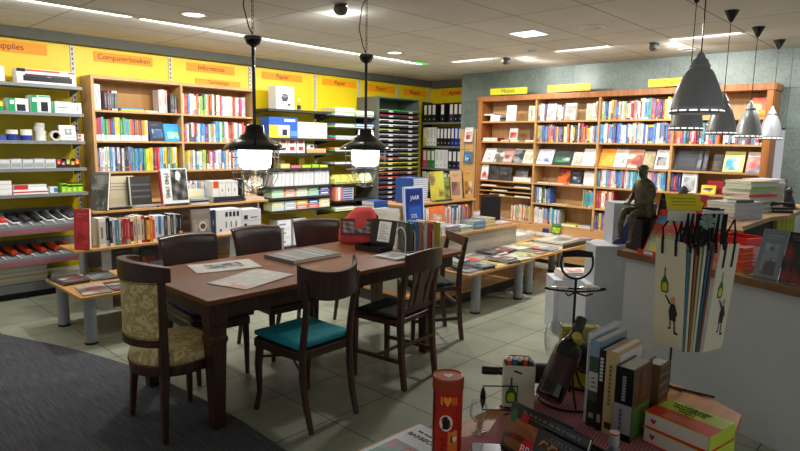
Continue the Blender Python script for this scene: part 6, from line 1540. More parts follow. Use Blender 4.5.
# ---- seated bronze sculpture on a dark block
bronze = mat('weathered_bronze', (124, 114, 80), .5, col2=(66, 58, 44), nscale=26, metal=.25, bump=.4)
SX, SY, SZ = 4.045, 1.53, 1.12
pb = MB().box((-.07, -.065, 0), (.075, .065, .219), (40, 36, 36)).build('pedestal', mat('dark_stone_block', (38, 34, 36), .5, noise=.2), loc=(SX, SY, .9006), rot=R(160), bevel=.004); tag(pb, 'dark stone block under the seated bronze sculpture', 'pedestal')
st = thing('bronze_sculpture', 'bronze sculpture of a seated figure in a cap with hands on one knee', 'sculpture', (SX, SY, SZ + .0), R(163))
st.scale = (1.0, 1.0, 1.02)
def skin_body(name, joints, bones, m, par, sub=2, root=0):
    me = bpy.data.meshes.new(name); me.from_pydata([j[0] for j in joints], bones, [])
    o = bpy.data.objects.new(name, me); COL.objects.link(o); o.parent = par
    me.materials.append(m)
    md = o.modifiers.new('skin', 'SKIN')
    for i, j in enumerate(joints):
        sv = me.skin_vertices[0].data[i]; r = j[1]; sv.radius = r if isinstance(r, tuple) else (r, r); sv.use_root = (i == root)
    s2 = o.modifiers.new('sub', 'SUBSURF'); s2.levels = sub; s2.render_levels = sub
    md.use_smooth_shade = True
    return o
J = [((0, 0, .045), .045), ((.01, 0, .12), .045), ((.012, 0, .19), .05), ((.016, 0, .235), .036), ((.022, 0, .258), .017), ((.032, 0, .285), .030), ((.038, 0, .312), .030), ((.036, 0, .332), .018),       # 0-7 spine, head
     ((.05, .034, .034), .034), ((.15, .036, .036), .026), ((.155, .036, -.06), .020), ((.155, .034, -.155), .014), ((.20, .038, -.168), .013),                                                        # 8-12 left leg
     ((.05, -.034, .034), .034), ((.155, -.03, .05), .026), ((.185, -.03, -.04), .020), ((.175, -.03, -.14), .014), ((.215, -.034, -.152), .013),                                                       # 13-17 right leg
     ((.012, .058, .222), .024), ((.01, .078, .15), .019), ((.07, .062, .098), .015), ((.135, .02, .088), .012),                                                                                        # 18-21 left arm
     ((.012, -.058, .222), .024), ((.012, -.078, .15), .019), ((.07, -.066, .10), .015), ((.14, -.018, .094), .012)]                                                                                   # 22-25 right arm
Bn = [(0, 1), (1, 2), (2, 3), (3, 4), (4, 5), (5, 6), (6, 7), (0, 8), (8, 9), (9, 10), (10, 11), (11, 12), (0, 13), (13, 14), (14, 15), (15, 16), (16, 17), (3, 18), (18, 19), (19, 20), (20, 21), (3, 22), (22, 23), (23, 24), (24, 25)]
skin_body('figure_body', J, Bn, bronze, st)
for s, bx_ in ((1, 21), (-1, 25)):
    b0 = Vector(J[bx_][0])
    fg = MB()
    for k, (dy, ln) in enumerate(((-.010, .022), (-.004, .026), (.003, .025), (.009, .02))):
        p0 = b0 + Vector((.004, dy, .001)); fg.tube([tuple(p0), tuple(p0 + Vector((ln * .6, dy * .3, .004))), tuple(p0 + Vector((ln, dy * .5 - s * .002, -.006)))], [.0042, .0038, .003], 6)
    p0 = b0 + Vector((-.002, -s * .010, .003)); fg.tube([tuple(p0), tuple(p0 + Vector((.008, -s * .010, .002))), tuple(p0 + Vector((.016, -s * .011, -.003)))], [.0045, .004, .003], 6)
    fg.build('fingers', bronze, st, smooth=True)
# cap, face details, coat
MB().lathe([(.033, 0), (.035, .006), (.034, .018), (.027, .028), (.012, .034), (0, .035)], 20, o=(.034, 0, .316)).build('cap', bronze, st, smooth=True)
MB().prism([(.055, -.024), (.076, -.016), (.082, 0), (.076, .016), (.055, .024)], .318, .322).build('cap_peak', bronze, st)
MB().tube([(.064, 0, .306), (.074, 0, .296), (.066, 0, .291)], [.004, .006, .004], 6).build('nose', bronze, st, smooth=True)
for s in (-1, 1):
    MB().lathe([(0, -.004), (.004, 0), (0, .004)], 8, o=(.063, s * .011, .303)).build('eye', bronze, st); MB().lathe([(0, -.009), (.006, 0), (0, .009)], 8, o=(.036, s * .031, .298)).build('ear', bronze, st)
MB().tube([(.064, -.009, .280), (.067, 0, .279), (.064, .009, .280)], .002, 5).build('mouth', bronze, st)
n = 18
def cr_(cx, rx, ry_, z, w_=0): return [(cx + rx * cos(2 * pi * i / n) * (1 + w_ * sin(5 * i)), ry_ * sin(2 * pi * i / n) * (1 + w_ * cos(4 * i)), z) for i in range(n)]
MB().loft([cr_(-.008, .072, .088, .002, .06), cr_(-.004, .066, .08, .05, .04), cr_(.002, .055, .066, .1, .03), cr_(.008, .052, .064, .17, .02), cr_(.010, .048, .066, .22), cr_(.014, .032, .045, .246), cr_(.018, .022, .024, .262)]).build('coat', bronze, st, smooth=True)
# ================================================================ FOREGROUND TABLE
FT = .70
poly = [(1.83, .40), (2.19, .445), (2.25, .55), (2.312, .74), (2.325, .86), (1.95, 1.03), (1.64, 1.075), (1.475, 1.09), (1.37, 1.05), (1.345, 1.06), (1.34, 1.185), (1.03, 1.20), (.55, .9), (1.3, .05)]
ft = thing('side_table', 'wooden table in the foreground loaded with wine, books and gifts', 'table', (1.6, .75, 0))
fw = wood('honey_table_wood', (190, 128, 62), (166, 106, 46), .42, 3, (3, 9, 9))
L(MB().prism(poly, FT - .025, FT), 'tabletop', fw, ft, bevel=.003)
L(MB().prism([(x * .9 + .16, y * .88 + .08) for x, y in poly], FT - .09, FT - .0255), 'apron', dark_wood, ft)
for x, y in ((2.05, .6), (2.1, .8), (1.2, 1.0), (.85, .9), (1.4, .3)):
    L(MB().tube([(x, y, .0075), (x, y, FT - .0905)], [.02, .03], 10), 'leg', dark_wood, ft)
def gingham():
    m = bpy.data.materials.new('red_gingham'); m.use_nodes = True; nt = m.node_tree; b = nt.nodes['Principled BSDF']; b.inputs['Roughness'].default_value = .9
    tc = nt.nodes.new('ShaderNodeTexCoord'); mp = nt.nodes.new('ShaderNodeMapping'); mp.inputs['Rotation'].default_value = (0, 0, .6)
    ck = nt.nodes.new('ShaderNodeTexChecker'); ck.inputs['Scale'].default_value = 130; ck.inputs['Color1'].default_value = lin((170, 78, 84)); ck.inputs['Color2'].default_value = lin((182, 136, 132))
    nt.links.new(tc.outputs['Object'], mp.inputs['Vector']); nt.links.new(mp.outputs['Vector'], ck.inputs['Vector']); nt.links.new(ck.outputs['Color'], b.inputs['Base Color'])
    return m
o = MB().prism([(1.345, 1.035), (1.47, .985), (1.60, 1.03), (1.88, 1.02), (2.06, .90), (2.08, .74), (1.9, .52), (1.62, .35), (1.2, .5), (1.0, .8)], 0, .003).build('table_cloth', gingham(), loc=(0, 0, FT + .0006)); tag(o, 'red and white gingham cloth on the foreground table', 'cloth')
FZ = FT + .0042
# black mat under the cookbooks
# --- gift tin
tn = thing('gift_tin', 'tall round red and orange gift tin with a heart on the lid', 'tin', (1.232, .966, FZ), 0)
tn.scale = (.9, .9, 1.12)
MB().lathe([(0, 0), (.046, 0), (.046, .222), (0, .222)], 40, (176, 40, 28)).build('tin_body', gloss_m, tn)
MB().lathe([(.047, .2), (.0485, .2), (.0485, .228), (.047, .232), (.042, .229), (0, .229)], 40, (206, 84, 40), cs=[(150, 60, 30)] * 3 + [(196, 96, 40), (206, 84, 44)]).build('lid', gloss_m, tn)
def wrap(mb, a0, a1, z0, z1, c, r=.0466, n=8):
    for i in range(n):
        p, q = R(a0 + (a1 - a0) * i / n), R(a0 + (a1 - a0) * (i + 1) / n)
        mb.face([(r * cos(p), r * sin(p), z0), (r * cos(q), r * sin(q), z0), (r * cos(q), r * sin(q), z1), (r * cos(p), r * sin(p), z1)], c)
def wshape(mb, ac, zc, pts, c, r=.0472):
    mb.face([(r * cos(R(ac) + x / r), r * sin(R(ac) + x / r), zc + y) for x, y in pts], c)
HEART = [(0, -.012), (.007, -.004), (.0115, .003), (.0105, .0085), (.0065, .011), (.002, .009), (0, .006), (-.002, .009), (-.0065, .011), (-.0105, .0085), (-.0115, .003), (-.007, -.004)]
CIR = [(cos(i * pi / 8), sin(i * pi / 8)) for i in range(16)]
mb = MB()
wrap(mb, 222, 262, .02, .10, (226, 120, 40)); wrap(mb, 150, 162, 0, .2, (60, 24, 20), n=3)
F0 = 222
wshape(mb, F0 - 4, .178, [(x * 1.1, y * 1.1) for x, y in HEART], (240, 160, 50))
wshape(mb, F0 - 26, .178, [(-.003, -.01), (.003, -.01), (.003, .01), (-.003, .01)], (236, 150, 50))
for k in range(2): wshape(mb, F0 + 18 + k * 12, .178, [(-.004, -.01), (.004, -.01), (.004, .01), (-.004, .01)], (220, 110, 40))
wshape(mb, F0 - 8, .122, [(x * .021, y * .021) for x, y in CIR], (226, 226, 220))
wshape(mb, F0 - 8, .122, [(-.011, -.016), (.007, -.014), (.009, -.002), (.013, .006), (.008, .010), (.004, .004), (.002, .016), (-.006, .017), (-.009, .004)], (28, 28, 30), .0478)
wshape(mb, F0 + 20, .085, [(-.014, -.016), (.014, -.016), (.014, .014), (.006, .02), (0, .014), (-.006, .014), (-.014, .012)], (236, 140, 46), .0476)
wshape(mb, F0 + 14, .08, [(-.002, -.008), (.002, -.008), (.002, .008), (-.002, .008)], (40, 30, 26), .0482)
wshape(mb, F0 + 26, .08, [(x * .7, y * .7) for x, y in HEART], (240, 236, 226), .0482)
wshape(mb, F0 + 2, .045, [(x * .7, y * .7) for x, y in HEART], (150, 30, 24), .0482)
for k in range(5): wshape(mb, F0 - 22 + (k % 2) * 8, .03 + .012 * k, [(-.006, -.002), (.006, -.002), (.006, .002), (-.006, .002)], (120, 24, 20))
mb.build('printed_design', gloss_m, tn)
MB().prism([(x * 1.3, y * 1.3) for x, y in HEART], .2292, .2298, (236, 232, 226)).build('lid_heart', print_m, tn, rot=R(-46))
# --- magazines at the frame's lower edge
o = flat((1.055, 1.178, FZ - .0036), .155, .29, .008, [(206, 214, 222), (60, 150, 160), (90, 120, 190), (206, 60, 44), (236, 236, 236), (70, 130, 110)], 'barbecue magazine with blue and red pictures beside the gift tin', None, -pi / 2 - .05, seed=12, kind='magazine', cat='magazine', nx=10, ny=12)
MB().box((.02, .20, .0085), (.14, .265, .0089), (226, 226, 226)).build('title_panel', print_m, o)
lettering('BARBECUE', .026, mat('dark_print'), o, (.08, .222, .0094), (0, 0, 0)); lettering('TIPS VOOR DE', .012, mat('dark_print'), o, (.07, .25, .0094), (0, 0, 0))
# --- wine stand
ir = mat('black_wrought_iron', (20, 20, 22), .45, metal=.3)
ws = thing('wine_stand', 'black wire wine stand with a handle and hanging wine glasses', 'wine stand', (1.86, .915, FZ), R(-46.6))
MB().tube([(.108 * cos(i * pi / 16), .1 * sin(i * pi / 16), .004) for i in range(32)], .0038, 6, close=True).build('base_ring', ir, ws)
MB().tube([(0, 0, .03), (0, 0, .44)], .0045, 8).build('pole', ir, ws)
for a in (30, 150, 270): MB().tube([(.1 * cos(R(a)), .085 * sin(R(a)), .004), (.05 * cos(R(a)), .045 * sin(R(a)), .05), (0, 0, .16)], .0038, 6).build('leg', ir, ws)
MB().tube([(-.052, 0, .52)] + [(.055 * cos(R(a)), 0, .495 + .055 * sin(R(a))) for a in range(180, 361, 15)] + [(.052, 0, .52)], .004, 8).build('handle_loop', ir, ws)
MB().tube([(-.05, 0, .525), (0, 0, .53), (.05, 0, .525)], [.010, .013, .010], 12).build('grip', rubber, ws, smooth=True)
MB().tube([(.105 * cos(i * pi / 12), .02 * sin(i * pi / 12), .40 + .006 * cos(i * pi / 12) ** 2) for i in range(24)], .0035, 6, close=True).build('glass_hanger', ir, ws)
for s in (-1, 1):
    MB().tube([(s * .0, 0, .392), (s * .03, -.02, .385), (s * .045, -.045, .40)], .003, 6).build('hook', ir, ws)
def rest(z, dx): 
    MB().tube([(dx + .048 * cos(R(a)), -.03, z + .048 * sin(R(a))) for a in range(190, 351, 16)], .0035, 6).build('bottle_cradle', ir, ws)
rest(.10, -.06); rest(.16, .05)
crystal = thin_glass('wine_glass_crystal', (.96, .98, .98))
def wineglass(dx, dy, label):
    p = Matrix.Rotation(R(-46.6), 4, 'Z') @ Vector((dx, dy, 0))
    t = thing('wine_glass', label, 'wine glass', (ws.location.x + p.x, ws.location.y + p.y, FZ + .411), 0, 'wine glasses hanging upside down')
    MB().lathe([(.0, .003), (.034, .001), (.036, 0), (.034, -.0015), (.006, -.004), (.004, -.01), (.0, -.01)], 24).build('foot', crystal, t, smooth=True)
    MB().tube([(0, 0, -.0101), (0, 0, -.118)], [.0042, .0036], 10).build('stem', crystal, t, smooth=True)
    MB().lathe([(.0, -.118), (.015, -.122), (.031, -.142), (.037, -.17), (.036, -.20), (.030, -.235)], 28, caps=False).build('bowl', crystal, t, smooth=True)
wineglass(-.062, -.005, 'clear wine glass hanging upside down on the left of the wine stand')
wineglass(.052, .005, 'clear wine glass hanging upside down on the right of the wine stand')
def bottle(p0, p1, r, label, glass, labc, capc, name='wine_bottle', L_=.31, group=None, wings=True):
    a, b = Vector(p0), Vector(p1); d = (b - a).normalized(); q = d.to_track_quat('Z', 'X')
    t = thing(name, label, 'bottle', a, q.to_euler(), group); s = L_ / .31
    MB().lathe([(.0, .006), (r * .7, .0), (r * .95, .003), (r, .012), (r, .175 * s), (r * .93, .195 * s), (r * .6, .218 * s), (r * .42, .235 * s), (r * .36, .26 * s), (r * .36, .300 * s), (.0, .3005 * s)], 32).build('bottle_glass', glass, t, smooth=True)
    MB().lathe([(r * 1.008, .05 * s), (r * 1.012, .052 * s), (r * 1.012, .145 * s), (r * 1.008, .147 * s)], 32, labc, cs=[labc] * 3).build('bottle_label', print_m, t)
    MB().lathe([(r * .39, .25 * s), (r * .42, .252 * s), (r * .42, .306 * s), (r * .36, .31 * s), (0, .3105 * s)], 20).build('bottle_capsule', mat('capsule_%d' % capc[0], capc, .35), t, smooth=True)
    return t
gl_dark = mat('dark_bottle_glass', (14, 12, 10), .06, coat=.6)
AXR = Vector((.687, -.726, 0)); AXB = Vector((.72, .68, 0))
base = Vector((1.85, .92, FZ))
def wp(r_, b_, z): return base + AXR * r_ + AXB * b_ + Vector((0, 0, z))
bt = bottle(wp(-.10, -.13, .062), wp(.03, .0, .28), .046, 'dark champagne-size bottle leaning in the wine stand', gl_dark, (62, 38, 30), (60, 56, 50))
for k, (aa, c) in enumerate(((0, (190, 180, 160)), (14, (190, 180, 160)), (30, (190, 180, 160)))):
    pass
lb_ = MB()
for k in range(3):
    for j in range(12):
        a = 2 * pi * j / 12; 
        r2 = .0438; a1 = a - .09; a2 = a + .09; z0 = [.075, .09, .12][k]
        if j % 3 != 2: lb_.face([(r2 * cos(a1), r2 * sin(a1), z0), (r2 * cos(a2), r2 * sin(a2), z0), (r2 * cos(a2), r2 * sin(a2), z0 + .005), (r2 * cos(a1), r2 * sin(a1), z0 + .005)], (150, 120, 80))
lb_.build('gold_print', print_m, bt)
bottle(wp(.11, .11, .085), wp(.022, -.04, .225), .036, 'dark wine bottle pointing its yellow capsule at the camera', gl_dark, (70, 64, 50), (196, 176, 70), L_=.29)
bottle((1.73 + .687 * .25, 1.14 - .726 * .25, .775), (1.73, 1.14, .785), .036, 'dark wine bottle lying with its neck to the left behind the small bag', gl_dark, (60, 50, 40), (24, 22, 22), L_=.30)
# corkscrew-like frame with ornamented grip
cf2 = thing('wire_bottle_holder', 'black wire bottle holder with an ornamented grip left of the small bag', 'bottle holder', (1.60, 1.06, FZ - .0036), R(-46.6))
MB().tube([(-.035, 0, .005), (.08, 0, .005), (.08, 0, .09), (-.035, 0, .09)], .003, 6, close=True).build('wire_frame', ir, cf2)
MB().tube([(-.035, 0, .012), (-.035, 0, .03), (-.035, 0, .05), (-.035, 0, .07), (-.035, 0, .084)], [.003, .008, .010, .008, .003], 10).build('ornamented_grip', ir, cf2, smooth=True)
for k in (-1, 1): MB().tube([(.03, k * .035, .0035), (.08, k * .01, .0035)], .003, 6).build('foot', ir, cf2)
# small gift bag with bottle picture
paper_c = mat('cream_paper', (214, 208, 186), .7)
def pict_bag(name, label, loc, rz, w_, d_, h_, big, group=None, tint=None):
    t = thing(name, label, 'bag', loc, rz, group)
    mb = MB(); e = .0012; c = (206, 200, 176) if tint is None else tint
    mb.box((0, 0, 0), (w_, e, h_), c).box((0, d_ - e, 0), (w_, d_, h_), c).box((0, e, 0), (e, d_ - e, h_), c).box((w_ - e, e, 0), (w_, d_ - e, h_), c).box((e, e, 0), (w_ - e, d_ - e, e), c)
    mb.build('bag_body', print_m, t)
    if big is not None:
        pm = MB(); s = w_ / .12 if big else w_ / .09
        M = Matrix(((1, 0, 0, 0), (0, 0, 1, -.0006), (0, 1, 0, 0), (0, 0, 0, 1)))
        def pp_(pts, c, k=0): pm.face([tuple(M @ Vector((x, y, -.0003 * k))) for x, y in pts], c)
        ox, oy = (w_ * .36, h_ * .50) if big else (w_ * .25, h_ * .10)
        q = 1.0 * s
        if not big: q = s * 1.0
        def S(pts): return [(ox + x * q, oy + y * q) for x, y in pts]
        pp_(S([(-.013, 0), (.013, 0), (.016, .01), (.016, .032), (.008, .046), (.003, .055), (.003, .08), (-.003, .08), (-.003, .055), (-.008, .046), (-.016, .032), (-.016, .01)]), (30, 110, 50))
        pp_(S([(-.009, .006), (.009, .006), (.011, .024), (.004, .034), (-.007, .03), (-.011, .018)]), (196, 200, 40), 1)
        if not big:
            pp_([(w_ * .3, h_ * .86), (w_ * .55, h_ * .80), (w_ * .6, h_ * .83), (w_ * .34, h_ * .9)], (24, 24, 26)); pm.build('printed_figure', print_m, t); return t
        ox, oy = (w_ * .66, h_ * .26)
        K = (28, 28, 30)
        pp_(S([(-.014, .0), (.012, -.004), (.016, .03), (.008, .052), (-.008, .052), (-.016, .03)]), K)
        pp_(S([(-.012, .0), (-.006, .0), (-.006, -.03), (-.018, -.032), (-.018, -.027), (-.011, -.025)]), K)
        pp_(S([(.004, 0), (.010, 0), (.012, -.034), (.024, -.036), (.022, -.042), (.006, -.042)]), K)
        pp_(S([(-.014, .046), (-.034, .072), (-.030, .076), (-.008, .052)]), K, 1)
        pp_(S([(x * .010, .063 + y * .012) for x, y in CIR]), (206, 150, 110), 1)
        pp_(S([(.008, .05), (.02, .02), (.016, .018), (.006, .04)]), K, 1)
        pm.build('printed_figure', print_m, t)
    return t
sb_ = pict_bag('small_gift_bag', 'small cream bottle bag with a green bottle print behind the cookbooks', (1.645, 1.05, FZ), R(-52), .105, .06, .15, False)
for k, c in enumerate(((200, 80, 40), (40, 110, 130), (30, 30, 32), (190, 70, 40), (60, 60, 60))):
    MB().box((.012 + .018 * k, .012, .01), (.024 + .018 * k, .05, .162 + .004 * (k % 2)), c).build('tissue_strip', print_m, sb_)
MB().tube([(.01, .03, .14), (.02, .03, .175), (.085, .03, .175), (.095, .03, .14)], .002, 5, (60, 60, 60)).build('wire_handle', metal_m, sb_)
# --- cookbooks leaning
def leaning(name, x, y, w_, h_, t_, tilt, pal, label, seed, rz=-pi / 2, nx=10, ny=9, group=None):
    a = R(tilt); mb = MB(); cover_geo(mb, w_, h_, t_, pal, seed, nx=nx, ny=ny)
    o = mb.build(name, gloss_m, loc=(x, y, FZ + t_ * sin(a)), rot=(-a, 0, rz)); tag(o, label, 'book', group); return o
GR = 'cookbooks leaning at the front'
c1 = leaning('cookbook', 1.372, .885, .27, .155, .016, 20, [(40, 34, 30), (96, 50, 34), (170, 110, 60), (60, 40, 36), (120, 60, 44)], 'cookbook with a burger photo and red badge, nearest the tin', 31, rz=-pi / 2 - .2, nx=16, ny=12, group=GR)
bg = MB()
def cshape(mb, cx, cy, pts, c, k=1): mb.face([(cx + x, -.0012 - .0004 * k, cy + y) for x, y in pts], c)
cshape(bg, .055, .085, [(x * .045, y * .02) for x, y in CIR], (150, 96, 52)); cshape(bg, .058, .062, [(x * .045, y * .014) for x, y in CIR], (110, 40, 34), 2); cshape(bg, .05, .045, [(x * .045, y * .014) for x, y in CIR], (140, 92, 52), 3)
cshape(bg, .06, .125, [(-.014, -.012), (.014, -.012), (.012, .014), (-.012, .014)], (170, 36, 30)); cshape(bg, .02, .12, [(x * .014, y * .02) for x, y in CIR], (50, 100, 50))
cshape(bg, .10, .045, [(x * .034, y * .034) for x, y in CIR], (206, 30, 36), 4)
bg.build('burger_picture', gloss_m, c1); lettering('BBQ', .032, mat('white_print'), c1, (.102, -.0035, .045), (R(90), 0, 0))
c2 = leaning('cookbook', 1.325, .765, .25, .135, .012, 20, [(30, 26, 26), (150, 96, 50), (40, 34, 32), (70, 50, 40)], 'dark cookbook with sausages in front of the burger book', 33, rz=-pi / 2 - .2, nx=12, ny=9, group=GR)
sg = MB()
for k in range(6): 
    cx, cy = .03 + .03 * (k % 4), .03 + .035 * (k // 2 % 3); sg.tube([(cx - .012, -.003, cy - .006), (cx, -.0035, cy + .008), (cx + .016, -.003, cy + .006)], [.003, .005, .003], 6, (186, 126, 60))
for k in range(2): sg.box((.13, -.0022, .085 - .014 * k), (.22, -.0013, .090 - .014 * k), (200, 200, 200))
sg.build('sausage_picture', gloss_m, c2)
leaning('cookbook', 1.41, .82, .13, .135, .012, 20, [(80, 96, 116), (50, 56, 66), (170, 180, 190), (60, 70, 90)], 'blue-grey mountain photo book behind the burger book', 35, rz=-pi / 2 - .15, group=GR)
leaning('cookbook', 1.385, .70, .17, .12, .012, 20, [(26, 30, 36), (40, 44, 50)], 'thin dark book between the leaning cookbooks', 36, rz=-pi / 2 - .2, group=GR)
# small bottle with red cap
sbt = thing('spirit_bottle', 'small grey bottle with a red and white cap before the upright books', 'bottle', (1.50, .60, FZ))
MB().lathe([(0, 0), (.022, 0), (.022, .07), (.012, .085), (.011, .10), (0, .10)], 24, (120, 124, 126)).build('bottle_body', gloss_m, sbt, smooth=True)
MB().lathe([(.0125, .09), (.0135, .09), (.0135, .122), (0, .122)], 20, (170, 172, 176)).build('cap', metal_m, sbt)
MB().lathe([(.0, .1222), (.012, .1222), (.0135, .1222), (.0135, .127), (0, .128)], 20, (206, 50, 44), cs=[(206, 50, 44)] * 3 + [(226, 214, 206)]).build('cap_disc', print_m, sbt)
# --- upright wine books (spines to the left)
def big_book(x, y, rz, t_, d_, h_, spine, front, label, extra=None, top=PAGE):
    t = thing('wine_book', label, 'book', (x, y, FZ), rz, 'upright books beside the wine stand')
    mb = MB(); mb.box((0, 0, 0), (t_, .003, h_), spine).box((0, .003, 0), (.003, d_, h_), front).box((t_ - .003, .003, 0), (t_, d_, h_), front); mb.build('cover', gloss_m, t)
    MB().box((.0035, .0035, .004), (t_ - .0035, d_ - .004, h_ - .005), top).build('pages', print_m, t)
    if extra:
        e = MB()
        for (u0, v0, u1, v1, c, side) in extra:
            if side == 's': e.box((t_ * u0, -.0007, h_ * v0), (t_ * u1, -.0001, h_ * v1), c)
            else: e.box((t_ + .0001, d_ * u0, h_ * v0), (t_ + .0007, d_ * u1, h_ * v1), c)
        e.build('cover_print', gloss_m, t)
    return t
yb = .805; BRZ = -pi / 2 - .03
def txt(s0, s1, n_, v0, v1, c): return [(s0, v0 + (v1 - v0) * i / n_, s1, v0 + (v1 - v0) * (i + .7) / n_, c, 's') for i in range(n_)]
specs = [(.014, .20, .30, (206, 208, 210), (200, 204, 206), 'tall white thin book, leftmost of the upright books', txt(.35, .6, 12, .55, .9, (120, 124, 128))),
         (.034, .19, .285, (60, 84, 60), (130, 150, 170), 'blue and green book, second of the upright books', [(0, .82, 1, 1, (130, 156, 178), 's'), (0, 0, 1, .3, (30, 50, 34), 's'), (.05, .42, .95, .64, (196, 196, 176), 's')] + [(.3, .46 + .05 * i, .7, .48 + .05 * i, (50, 60, 50), 's') for i in range(3)] + [(.2, .10, .7, .16, (190, 190, 180), 's')]),
         (.02, .17, .265, (24, 24, 26), (30, 30, 32), 'black book with white letters, third of the upright books', txt(.25, .75, 7, .62, .92, (206, 206, 200)) + [(.2, .1, .8, .2, (150, 150, 140), 's')]),
         (.036, .19, .268, (186, 168, 116), (190, 160, 110), 'sand-coloured thick book, fourth of the upright books', txt(.35, .6, 10, .35, .85, (120, 100, 60)) + [(.2, .06, .8, .14, (60, 44, 30), 's'), (.1, .75, .95, .95, (210, 206, 200), 'f'), (.1, .1, .9, .7, (150, 110, 70), 'f')]),
         (.056, .135, .232, (18, 18, 20), (90, 84, 50), 'thick black-spined book with grey band, nearest of the upright books', [(0, .1, 1, .5, (150, 150, 154), 's')] + txt(.4, .6, 9, .55, .9, (150, 150, 150)) + txt(.3, .5, 5, .15, .45, (90, 90, 96)) + [(.1, .5, .9, .98, (96, 60, 40), 'f'), (.3, .55, .6, .9, (180, 120, 70), 'f'), (.05, .05, .95, .45, (84, 130, 50), 'f')])]
offx = [1.745, 1.73, 1.72, 1.72, 1.71]
for (t_, d_, h_, s_, f_, lab, ex), xx in zip(specs, offx):
    big_book(xx, yb, BRZ, t_, d_, h_, s_, f_, lab, ex); yb -= t_ + .002
o = big_book(1.865, .665, BRZ, .05, .02 + .06, .21, (110, 80, 50), (120, 90, 60), 'brown patterned book behind the nearest upright book', [(.05, .1 + .15 * i, .95, .2 + .15 * i, (70, 50, 34), 'f') for i in range(6)])
# yellow box behind the glasses
o = packet(1.945, 1.0, FT, .14, .04, .235, (176, 176, 40), [(.05, .8, .95, .95, (150, 150, 30)), (.1, .62, .8, .66, (90, 90, 30)), (.1, .70, .9, .74, (90, 90, 30))], 'olive yellow wine carton behind the hanging glasses', 'box', rz=R(-50))
# --- handbooks
LIME, ORG = (190, 214, 50), (222, 70, 34)
def handbook(z, label, rz):
    t = thing('handbook', label, 'book', (1.755, .617, z), rz, 'thick lime and orange handbooks stacked flat')
    W, D, T = .2, .15, .048
    MB().box((0, 0, 0), (W, D, .003), ORG).box((0, 0, T - .003), (W, D, T), LIME).box((W - .003, 0, .003), (W, D, T - .003), LIME).build('cover', gloss_m, t, bevel=.0008)
    MB().box((.003, .003, .0035), (W - .0035, D - .003, T - .0035), (214, 210, 196)).build('pages', print_m, t)
    MB().box((0, 0, T + .0001), (W, D * .48, T + .0006), ORG).build('orange_panel', gloss_m, t)
    m = MB(); m.face([(.03 + x * .8, .0028, .023 + y * .8) for x, y in HEART], (206, 30, 40)); m.build('red_mark', print_m, t)
    m = MB()
    for k in range(4): m.box((.05, .015 + .010 * k, T + .0007), (.14 - .01 * (k % 2), .018 + .010 * k, T + .001), (226, 180, 150))
    m.build('subtitle_lines', print_m, t)
    for k, s in enumerate(('HANDBOEK', 'MODERNE', 'WIJN')): lettering(s, .021, mat('olive_ink', (70, 84, 20), .6), t, (.085, .126 - .020 * k, T + .001), (0, 0, 0))
    return t
# spine side faces right, page edges face the camera
HZ = -1.79
handbook(FZ, 'lime and orange thick handbook, lower one of the flat pair', HZ)
handbook(FZ + .0495, 'lime and orange handbook with green title, upper one of the flat pair', HZ + .04)

# ================================================================ GIFT BAG STAND
bs2 = thing('bag_stand', 'thin black wire stand carrying paper wine bags on the foreground table', 'stand', (2.192, .692, FT + .0006), R(-46.6))
MB().tube([(0, 0, .003), (0, 0, .70)], .0042, 8).build('pole', ir, bs2)
MB().tube([(-.10, .0, .004), (.02, .055, .004), (.15, -.045, .004)], .004, 6).build('base_bar', ir, bs2)
MB().tube([(-.10, .0, .004), (0, 0, .03), (.05, .0, .004)], .004, 6).build('base_bar', ir, bs2)
for a, nm in ((.085, 0), (-.075, 1)):
    MB().tube([(0, 0, .68), (a * .5, -.01, .69), (a, -.045, .685), (a * 1.15, -.085, .69)], .0032, 6).build('arm', ir, bs2)
MB().tube([(-.075, -.0, .69), (.13, .0, .685)], .0032, 6).build('cross_arm', ir, bs2)
# bags: a fan of flat bags, front edges together, two with pictures on the outside
blk_rib = mat('black_ribbon', (14, 14, 15), .8)
fan = [(-.022, 19, (222, 216, 188), True), (-.015, 11, (50, 110, 130), None), (-.008, 7, (206, 206, 170), None), (-.001, 3, (150, 90, 50), None), (.006, -1, (176, 180, 130), None), (.013, -6, (206, 206, 180), None), (.020, -11, (40, 90, 120), None), (.027, -17, (130, 74, 44), None), (.036, -54, (222, 216, 188), True)]
zb_ = .905
Vr = Vector((.687, -.726, 0)); Vb = Vector((.727, .687, 0))
org = Vector((2.092, .60, 0))
names = ['cream wine bag with bottle and waiter print, left outer bag of the fan', 'teal paper bag, second from left in the fan', 'pale green paper bag in the left half of the fan', 'brown kraft bag left of the fan centre', 'sage paper bag in the fan centre', 'cream plain bag right of the fan centre', 'blue paper bag in the right half of the fan', 'rust brown paper bag beside the right printed bag', 'cream wine bag with bottle print, right outer bag of the fan']
